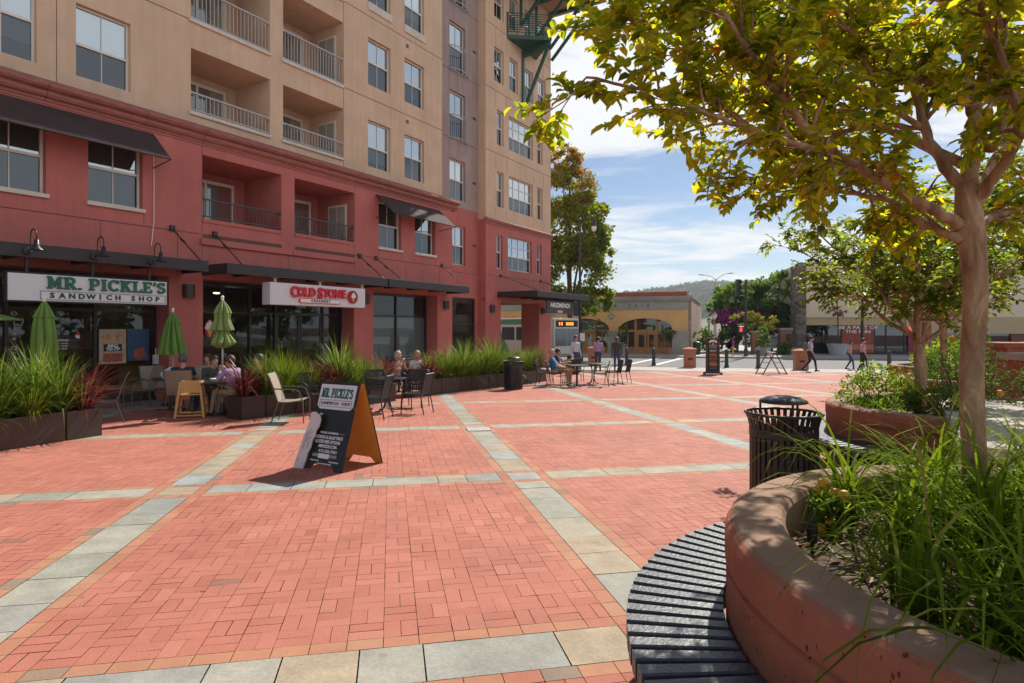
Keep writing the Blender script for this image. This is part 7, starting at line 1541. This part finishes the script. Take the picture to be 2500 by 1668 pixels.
# tall menu board on casters
x, y = pg(1740, 915); q = thing('menu_board', at(x, y), 'tall brown menu board on casters with a white tree drawing and coloured chalk lines', 'menu board', R(-12)); m_brn = mat('brown_wood_frame', (.085, .045, .03), .6)
w, h = .56, 1.52; T_ = lambda s: MX.Translation((0, s * .24, .12)) @ MX.Rotation(s * R(4.5), 4, 'X')
for s in (-1, 1):
    b = MB(); b.T = T_(s); b.box(-w / 2, w / 2, -.02, .02, 0, .06); b.box(-w / 2, w / 2, -.02, .02, h - .05, h); b.box(-w / 2, -w / 2 + .045, -.02, .02, .06, h - .05); b.box(w / 2 - .045, w / 2, -.02, .02, .06, h - .05); b.build('frame', m_brn, q)
    b = MB(); b.T = T_(s); b.box(-w / 2 + .045, w / 2 - .045, -.008, .008, .06, h - .05); b.build('board', m_black, q)
b = MB(); b.bar((-.38, 0, .09), (.38, 0, .09), .5, .06); b.build('base', m_brn, q)
for sx in (-.36, .36):
    for sy in (-.22, .22): b = MB(); b.T = MX.Translation((sx, sy, .04)) @ MX.Rotation(R(90), 4, 'X'); b.lathe([(0, -.02), (.04, -.02), (.04, .02), (0, .02)], 12); b.build('caster', m_blackm, q)
TFm = T_(-1); b = MB(); b.T = TFm; zt_ = h - .2
for i in range(9): a = math.pi * i / 8; b.prism([(.13 * math.cos(a) + .05 * math.cos(k), zt_ + .02 + .06 * math.sin(a) + .045 * math.sin(k)) for k in [2 * math.pi * j / 10 for j in range(10)]], -.0105 - .0004 * i, -.008)
b.prism([(-.02, zt_ - .1), (.02, zt_ - .1), (.012, zt_ + .02), (-.012, zt_ + .02)], -.0155, -.008); b.box(-.16, .16, -.011, -.008, zt_ - .125, zt_ - .11); b.build('tree_emblem', m_white, q)
colr = {'r': (.50, .04, .03), 'y': (.62, .40, .04), 'b': (.04, .22, .42), 'w': (.6, .58, .55), 'o': (.55, .2, .06)}
for i, (s_, c) in enumerate((('SCONES', 'y'), ('COFFEE', 'b'), ('ESPRESSO', 'w'), ('PIZZA', 'r'), ('MUFFINS', 'y'), ('COOKIES', 'b'), ('AND SALAD', 'o'), ('BREADS', 'r'), ('JOIN US', 'y'), ('TODAY', 'w'), ('OPEN', 'r'), ('BAKERY', 'b'))):
    b = MB(); text_geo(b, s_, .085, .0008, TFm @ face_T(0, -.0095, h - .40 - .087 * i), bold=.003, xs=min(1.2, 6.2 / len(s_))); b.build('chalk_line', mat('chalk_' + c, colr[c], .8), q)
# empty easel sign
x, y = pg(1883, 915); q = thing('easel_sign', at(x, y), 'empty folding easel sign frame seen from the side, near the kerb', 'sign frame', R(-80)); HT2 = .98
for s in (-1, 1):
    b = MB()
    for sx in (-.28, .28): b.bar((sx, s * .6, 0), (sx, s * .03, HT2), .045, .03)
    for k in (.06, .3, .55, .8, .97): b.bar((-.28, s * (.6 - .57 * k), HT2 * k), (.28, s * (.6 - .57 * k), HT2 * k), .035, .02)
    b.build('leg_frame', m_blackm, q)
b = MB(); b.box(-.28, .28, -.06, .06, HT2, HT2 + .03); b.box(-.05, .05, -.1, .1, HT2 - .1, HT2); b.build('hinge', m_wsign, q)
for sx in (-.28, .28): b = MB(); b.bar((sx, -.55, .05), (sx, .55, .05), .015); b.build('spreader', m_blackm, q)

# trees along the open side of the plaza, mirrored in the shop windows
for k, (x, y) in enumerate(((25, 3), (27, 9.5), (25.5, 16), (28, 22), (24, -4))):
    bgtree('plaza_tree', x, y, gz(y), [(0, 0, 3.6, 3.4, 3.4, 2.6, 1500, .45, 34, .35), (0, 0, 6.2, 2.8, 2.8, 2., 1000, .45, 22, .45)], 'street_tree_leaf', 'broad green tree on the open side of the plaza', 80 + k, .2, 2.2, group='broad trees on the open side of the plaza')
# ------------------------------------------------------------ people: tapered limbs fused into one continuous surface
def capsule(b, p, q, r0, r1, n=12, mi=0):
    p, q = V(p), V(q); d = q - p; L_ = max(d.length, 1e-4); d = d / L_; pts, rs = [], []
    for k in (-1., -.8, -.45, 0): pts.append(p + d * r0 * k); rs.append(max(.001, r0 * math.sqrt(max(0, 1 - k * k))))
    for k in (0, .45, .8, 1.): pts.append(q + d * r1 * k); rs.append(max(.001, r1 * math.sqrt(max(0, 1 - k * k))))
    b.tube(pts, rs, n, mi)
def person(name, x, y, rz, label, pose, shirt, pants, shoes, hair, skin=m_skin, hairstyle='short', sleeve='long', z0=None, scale=1., jacket=None, stripes=None, female=False):
    """pose: hip height, lean, head turn, arms (elbow, wrist per side), legs (knee, ankle per side); +x right, -y front, z up"""
    z = gz(y) if z0 is None else z0
    hipz, lean = pose['hip'], pose.get('lean', 0.); bend = lambda p: V((p[0], p[1] * math.cos(lean) - (p[2] - hipz) * math.sin(lean), hipz + (p[2] - hipz) * math.cos(lean) + p[1] * math.sin(lean)))
    H = hipz; sw = .165 if female else .19; seg = []     # (p, q, r0, r1, region)
    sh = {s: bend((s * sw, .0, H + .47)) for s in (-1, 1)}; hip = {s: V((s * .09, 0, H)) for s in (-1, 1)}
    neck0, neck1 = bend((0, .01, H + .50)), bend((0, -.01, H + .60))
    seg += [(bend((-.05, 0, H + .02)), bend((.05, 0, H + .02)), .135, .135, 'pants'), (bend((-.05, 0, H + .14)), bend((.05, 0, H + .14)), .122, .122, 'shirt'), (bend((-.065, -.005, H + .30)), bend((.065, -.005, H + .30)), .128, .128, 'shirt'), (bend((-.09, .005, H + .41)), bend((.09, .005, H + .41)), .108, .108, 'shirt'), (sh[-1], sh[1], .066, .066, 'shirt'), (neck0, neck1, .058, .052, 'skin')]
    turn = pose.get('turn', 0.); tilt = pose.get('tilt', 0.); hc = neck1 + V((0, -.02, .095)); HM = MX.Translation(hc) @ MX.Rotation(turn, 4, 'Z') @ MX.Rotation(tilt, 4, 'X')
    hp = lambda a, b_, c: HM @ V((a, b_, c))
    seg += [(hp(0, .015, .035), hp(0, .0, .01), .092, .09, 'skin'), (hp(0, -.035, -.035), hp(0, -.05, -.075), .066, .045, 'skin'), (hp(0, -.098, .008), hp(0, -.112, -.025), .011, .016, 'skin'), (hp(-.088, .01, .0), hp(-.09, .015, -.025), .014, .012, 'skin'), (hp(.088, .01, .0), hp(.09, .015, -.025), .014, .012, 'skin')]
    for s in (-1, 1):
        e, w = (V(v) for v in pose['arms'][s]); a0 = sh[s]; m_ = a0.lerp(e, .55)
        up = 'shirt'; fo = 'shirt' if sleeve == 'long' else 'skin'
        seg += [(a0, m_, .058, .05, up), (m_, e, .046, .042, up if sleeve == 'long' else 'skin'), (e, w, .041, .029, fo)]
        hd = (w - e).normalized(); fwd = V(pose.get('hand', {}).get(s, hd)).normalized(); hd = (hd * .5 + fwd).normalized(); side = hd.cross(V((0, 0, 1))); side = side.normalized() if side.length > .1 else V((1, 0, 0)); pn = side.cross(hd).normalized()
        seg.append((w + hd * .02, w + hd * .07, .030, .034, 'skin'))
        for k in range(4):
            b0 = w + hd * .085 + side * (k - 1.5) * .019; L1 = (.040, .046, .043, .034)[k]; k1 = b0 + hd * L1 - pn * .008; k2 = k1 + hd * L1 * .6 - pn * .024
            seg += [(b0, k1, .0095, .009, 'skin'), (k1, k2, .009, .0075, 'skin')]
        t0 = w + hd * .035 + side * .028 * -s; t1 = t0 + hd * .035 - side * s * .026 - pn * .012; seg += [(t0, t1, .012, .010, 'skin'), (t1, t1 + hd * .028 - pn * .01, .010, .008, 'skin')]
        kn, an = (V(v) for v in pose['legs'][s]); a0 = hip[s]
        seg += [(a0, a0.lerp(kn, .5), .088, .074, 'pants'), (a0.lerp(kn, .5), kn, .074, .058, 'pants'), (kn, kn.lerp(an, .4), .057, .054, 'pants'), (kn.lerp(an, .4), an, .054, .042, 'pants')]
        ft = V(pose.get('feet', {}).get(s, (0, -1, -.12))).normalized(); hl = an - ft * .04 + V((0, 0, -.055)); seg += [(hl, an + ft * .09 + V((0, 0, -.055)), .042, .042, 'shoes'), (an + ft * .09 + V((0, 0, -.055)), an + ft * .16 + V((0, 0, -.06)), .042, .034, 'shoes')]
    b = MB()
    for p, q, r0, r1, g in seg: capsule(b, p, q, r0, r1)
    me = bpy.data.meshes.new('p'); me.from_pydata(b.v, [], b.f); o = bpy.data.objects.new('p', me); COL.objects.link(o)
    rm = o.modifiers.new('r', 'REMESH'); rm.mode = 'VOXEL'; rm.voxel_size = .0085
    sm = o.modifiers.new('s', 'SMOOTH'); sm.factor = .5; sm.iterations = 3
    m2 = bpy.data.meshes.new_from_object(o.evaluated_get(bpy.context.evaluated_depsgraph_get())); bpy.data.objects.remove(o)
    m2.name = name; regs = ['shirt', 'pants', 'shoes', 'skin']; 
    for mm in (shirt, pants, shoes, skin): m2.materials.append(mm)
    S = [(p, q - p, max((q - p).length_squared, 1e-9), r0, r1, regs.index(g)) for p, q, r0, r1, g in seg]; idx = []
    for f in m2.polygons:
        c = f.center; best = (9, 0)
        for p, d, l2, r0, r1, g in S:
            k = min(1, max(0, (c - p).dot(d) / l2)); dd = (c - p - d * k).length - (r0 + (r1 - r0) * k)
            if dd < best[0]: best = (dd, g)
        idx.append(best[1])
    m2.polygons.foreach_set('material_index', idx); m2.polygons.foreach_set('use_smooth', [True] * len(m2.polygons))
    t = thing(name, (x, y, z), label, 'person', rz); sc_ = scale * (.93 if hipz < .7 else 1); t.scale = (sc_,) * 3
    body = bpy.data.objects.new('body', m2); COL.objects.link(body); body.parent = t
    hb = MB(); hb.T = HM
    if hairstyle != 'bald':
        n = 16; rows = 8; low = {'short': -.02, 'long': -.16, 'bob': -.09, 'balding': -.02}[hairstyle]; vs = []; fs_ = []
        for i in range(rows + 1):
            th = math.pi * .66 * i / rows
            for j in range(n):
                a = 2 * math.pi * j / n; front = max(0, -math.sin(a)); thh = th * (1 - .42 * front ** 2); r = .101 + .006 * math.sin(5 * a + 3 * i)
                zz_ = .03 + r * math.cos(thh) * (1.03); k = max(0, i / rows - .8) * 5 * (1 - front); vs.append((r * .92 * math.sin(thh) * math.cos(a), .012 + r * 1.05 * math.sin(thh) * math.sin(a), zz_ + k * low))
        fs_ = [(i * n + j, i * n + (j + 1) % n, (i + 1) * n + (j + 1) % n, (i + 1) * n + j) for i in range(rows) for j in range(n)]; hb.add(vs, fs_)
        if hairstyle == 'long': hb.ball((0, .06, -.09), (.095, .05, .13), 12)
        h_ = hb.build('hair', hair, t, smooth=True); so = h_.modifiers.new('solid', 'SOLIDIFY'); so.thickness = .012; so.offset = 0
    eb = MB(); eb.T = HM
    for s in (-1, 1): eb.ball((s * .033, -.083, .012), (.012, .007, .007), 8)
    eb.build('eyes', m_black, t, smooth=True)
    mb_ = MB(); mb_.T = HM; mb_.ball((0, -.094, -.055), (.022, .006, .005), 8); mb_.build('mouth', mat('lips', (.35, .12, .1), .5), t, smooth=True)
    return t, HM, sh
m_lav = mat('lavender_shirt', (.38, .28, .48), .85, var=.1, scale=40); m_navy_c = mat('navy_shirt', (.02, .028, .05), .9); m_olivec = mat('olive_jacket', (.055, .06, .028), .9, var=.25, scale=12); m_dgreen = mat('dark_green_shirt', (.05, .065, .05), .9); m_bluec = mat('bright_blue_polo', (.01, .20, .42), .8); m_redc = mat('red_shirt', (.40, .03, .03), .85); m_pinkc = mat('pink_top', (.55, .28, .28), .85, var=.15, scale=30); m_paleb = mat('pale_blue_shirt', (.45, .52, .62), .85); m_whitec = mat('white_top', (.66, .60, .60), .85); m_brownp = mat('brown_trousers', (.10, .065, .04), .9); m_blackc = mat('black_cloth', (.02, .02, .022), .9); m_shoe = mat('black_shoes', (.012, .012, .013), .4); m_shoeb = mat('brown_shoes', (.12, .05, .03), .5)
m_flower = mat('floral_blouse', (.34, .20, .20), .85, var=.75, scale=45); m_plumc = mat('dark_violet_top', (.06, .03, .09), .85)
m_stripe = blindmat('pink_striped_shirt', (.52, .22, .26), (.55, .45, .48), .07)
m_hdark = mat('dark_hair', (.02, .014, .01), .6); m_hgrey = mat('grey_hair', (.10, .095, .09), .6, var=.4, scale=60); m_hbrown = mat('brown_hair', (.06, .033, .018), .6, var=.3, scale=60); m_hblond = mat('blond_hair', (.42, .29, .15), .6, var=.3, scale=50); m_hwhite = mat('pale_hair', (.42, .36, .27), .6, var=.3, scale=50)
SIT = dict(hip=.52, lean=.12, arms={-1: ((-.27, -.1, .80), (-.16, -.34, .76)), 1: ((.27, -.1, .80), (.16, -.34, .76))}, legs={-1: ((-.13, -.44, .53), (-.14, -.42, .09)), 1: ((.13, -.44, .53), (.14, -.42, .09))})
def sit(**k): d = dict(SIT); d.update(k); return d
def fr(fx, fy): return math.atan2(fy, fx) + math.pi / 2
def on(c, fx, fy, fwd=.02): return c[0] + fx * fwd, c[1] + fy * fwd
# lunch table
person('person', *on(M1, -.25, 1), fr(-.25, 1), 'grey haired man in navy shirt and jeans, seated with his back to the camera', sit(lean=.05), m_navy_c, m_jean, m_shoe, m_hgrey, sleeve='short')
person('person', *on(M2, .9, -.55), fr(.9, -.55), 'man with brown hair and glasses in a dark green shirt, leaning over the lunch table', sit(lean=.3, tilt=.05, arms={-1: ((-.26, -.2, .76), (-.1, -.42, .80)), 1: ((.26, -.2, .76), (.1, -.42, .80))}), m_dgreen, m_brownp, m_shoe, m_hbrown)
person('person', *on(M3, -.97, .25), fr(-.97, .25), 'man in lavender shirt and khaki trousers eating at the lunch table, seen from behind', sit(lean=.22, arms={-1: ((-.26, -.26, .84), (-.08, -.34, 1.02)), 1: ((.26, -.26, .80), (.07, -.35, 1.0))}, legs={-1: ((-.13, -.44, .53), (-.14, -.30, .09)), 1: ((.13, -.44, .53), (.14, -.52, .09))}), m_lav, m_khaki, m_shoe, m_hbrown)
person('person', *on(M4, -.75, -.65), fr(-.75, -.65), 'person in a red shirt half hidden behind the planter plants at the lunch table', sit(), m_redc, m_brownp, m_shoe, m_hdark)
person('person', -7.0, 14.2, fr(.2, -1), 'person facing the grey haired man, mostly hidden behind him', sit(lean=.2), m_plum, m_jean, m_shoe, m_hbrown)
put(sc0, -7.0, 14.15, .2, -1, 'taupe sling chair across from the grey haired man, hidden behind him', GT)
# terrace by the frosted window
cx_, cy_ = pf(966, 17.6), 17.6; TT = (pf(1000, 17.2), 17.2)
sq_table(TT[0] + .35, TT[1], .5, .6, 'small dark table between the two women below the frosted window')
for (px_, Y_, f, kw, lab, sh_, pa, ha, hs, fem) in ((968, 18.6, (.6, -.8), dict(lean=.1, turn=.5), 'man with dark hair in a dark jacket seated behind the older woman', m_blackc, m_jean, m_hdark, 'short', False), (962, 16.6, (.9, -.4), dict(lean=.15, arms={-1: ((-.24, -.2, .84), (-.06, -.26, 1.04)), 1: ((.24, -.2, .84), (.06, -.26, 1.04))}), 'older woman with pale curly hair and floral blouse, eating', m_flower, m_blackc, m_hwhite, 'bob', True), (1012, 17.6, (.7, -.7), dict(lean=.15), 'woman with long blond hair in a white top at the small dark table', m_whitec, m_pinkc, m_hblond, 'long', True)):
    x, y = pf(px_, Y_), Y_; put(mc0, x, y, *f, 'black metal chair under the ' + lab.split(',')[0].replace('older woman with pale curly hair and floral blouse', 'older woman in the floral blouse').replace('man with dark hair in a dark jacket seated behind the older woman', 'man in the dark jacket').replace('woman with long blond hair in a white top at the small dark table', 'blond woman in white'), GB)
    person('person', *on((x, y), *f), fr(*f), lab, sit(**kw), sh_, pa, m_shoe, ha, hairstyle=hs, sleeve='short' if fem else 'long', female=fem)
# right tables
t_, HM_, _ = person('person', *on(BLUE, .97, -.18), fr(.97, -.18), 'grey haired man in bright blue polo with crossed legs, seated by the small square table', sit(lean=-.22, arms={-1: ((-.27, -.14, .74), (-.14, -.40, .68)), 1: ((.25, -.1, .76), (.2, -.36, .62))}, legs={1: ((.12, -.42, .55), (.14, -.46, .09)), -1: ((-.02, -.46, .76), (.10, -.74, .55))}, feet={-1: (.2, -.9, .25)}), m_bluec, m_khaki, m_shoe, m_hwhite, sleeve='short')
person('person', *on(BROWN, .97, -.2), fr(.97, -.2), 'person in a dark violet top holding a white drink cup, behind the man in blue', sit(lean=-.1, arms={-1: ((-.27, -.1, .78), (-.14, -.34, .84)), 1: ((.25, -.16, .82), (.1, -.42, .92))}), m_plumc, m_khaki, m_shoe, m_hbrown, sleeve='short')
bx_, by_ = BROWN[0] + .97 * .5, BROWN[1] - .2 * .5 - .05
b = MB(); b.lathe([(.03, 0), (.042, .13), (.045, .135), (.0, .14)], 14); b.tube([(0, 0, .13), (.01, .01, .24)], .004, 6); tag(b.build('drink_cup', m_white, loc=(bx_, by_, gz(by_) + .90)), 'white paper drink cup with a straw, held behind the blue shirted man', 'cup')
# standing and walking people
STD = dict(hip=.92, lean=0., arms={-1: ((-.25, .04, 1.12), (-.23, -.08, .9)), 1: ((.25, .04, 1.12), (.23, -.08, .9))}, hand={-1: (0, -.2, -1), 1: (0, -.2, -1)}, legs={-1: ((-.1, -.02, .5), (-.11, .02, .1)), 1: ((.1, -.02, .5), (.11, .02, .1))})
def std(**k): d = dict(STD); d.update(k); return d
x, y = pg(1460, 907); person('person', x, y, R(180), 'man in lavender shirt and dark jeans walking away beside the terracotta pier', std(), m_lav, m_jean, m_shoe, m_hdark, scale=.97)
x, y = pg(1506, 908); person('person', x, y, R(175), 'bald man in olive jacket walking away towards the arched shop', std(legs={-1: ((-.1, -.08, .51), (-.1, -.1, .1)), 1: ((.1, .04, .51), (.12, .26, .16))}), m_olivec, m_jean, m_shoeb, m_hdark, skin=m_skin2, hairstyle='bald', scale=.98)
x, y = pg(1977, 907); wt, HM_, sh_ = person('person', x, y, R(78), 'man with grey backpack and pale shirt striding right past the terracotta pier', std(lean=.06, legs={-1: ((-.08, -.22, .52), (-.1, -.27, .1)), 1: ((.08, -.02, .5), (.1, .28, .14))}, arms={-1: ((-.25, .06, 1.12), (-.22, -.1, .92)), 1: ((.25, .0, 1.12), (.23, -.16, .92))}), m_paleb, m_blackc, m_shoe, m_hdark, sleeve='short')
b = MB(); b.ball((0, .22, 1.22), (.15, .11, .22), 14); tag(b.build('backpack', mat('grey_backpack', (.12, .11, .12), .85, var=.2), loc=(x, y, gz(y)), rotz=R(78), smooth=True), 'grey backpack worn by the man striding right', 'backpack')
x, y = flat(2075, 903); person('person', x, y, R(60), 'woman in pink top and jeans walking beside the man in the striped shirt', std(legs={-1: ((-.08, -.16, .5), (-.1, -.2, .1)), 1: ((.08, -.02, .5), (.1, .2, .12))}), m_pinkc, m_jean, m_shoe, m_hbrown, hairstyle='bob', z0=ZS, female=True, scale=.88)
x, y = flat(2107, 906); person('person', x, y, R(75), 'man in a pink striped shirt walking right in front of the poster window', std(legs={-1: ((-.08, -.16, .5), (-.1, -.2, .1)), 1: ((.08, -.02, .5), (.1, .2, .12))}), m_stripe, m_blackc, m_shoe, m_hdark, z0=ZS, sleeve='short', scale=.95)
x, y = pf(1405, 27.5), 27.5; person('person', x, y, R(30), 'grey haired person in pale blue behind the last planter plants by the lamp post', std(), m_paleb, m_jean, m_shoe, m_hgrey, scale=1.0)

# ------------------------------------------------------------ air
m_h = bpy.data.materials.new('haze_air'); m_h.use_nodes = True; nh = m_h.node_tree.nodes
for n_ in list(nh):
    if n_.type != 'OUTPUT_MATERIAL': nh.remove(n_)
pv = nh.new('ShaderNodeVolumePrincipled'); pv.inputs['Color'].default_value = (.86, .92, 1, 1); pv.inputs['Density'].default_value = .00024; pv.inputs['Anisotropy'].default_value = .2
m_h.node_tree.links.new(pv.outputs[0], nh['Material Output'].inputs['Volume'])
b = MB(); b.box(-1700, 2700, -60, 2600, -3, 190); tag(b.build('haze', m_h), kind='stuff')
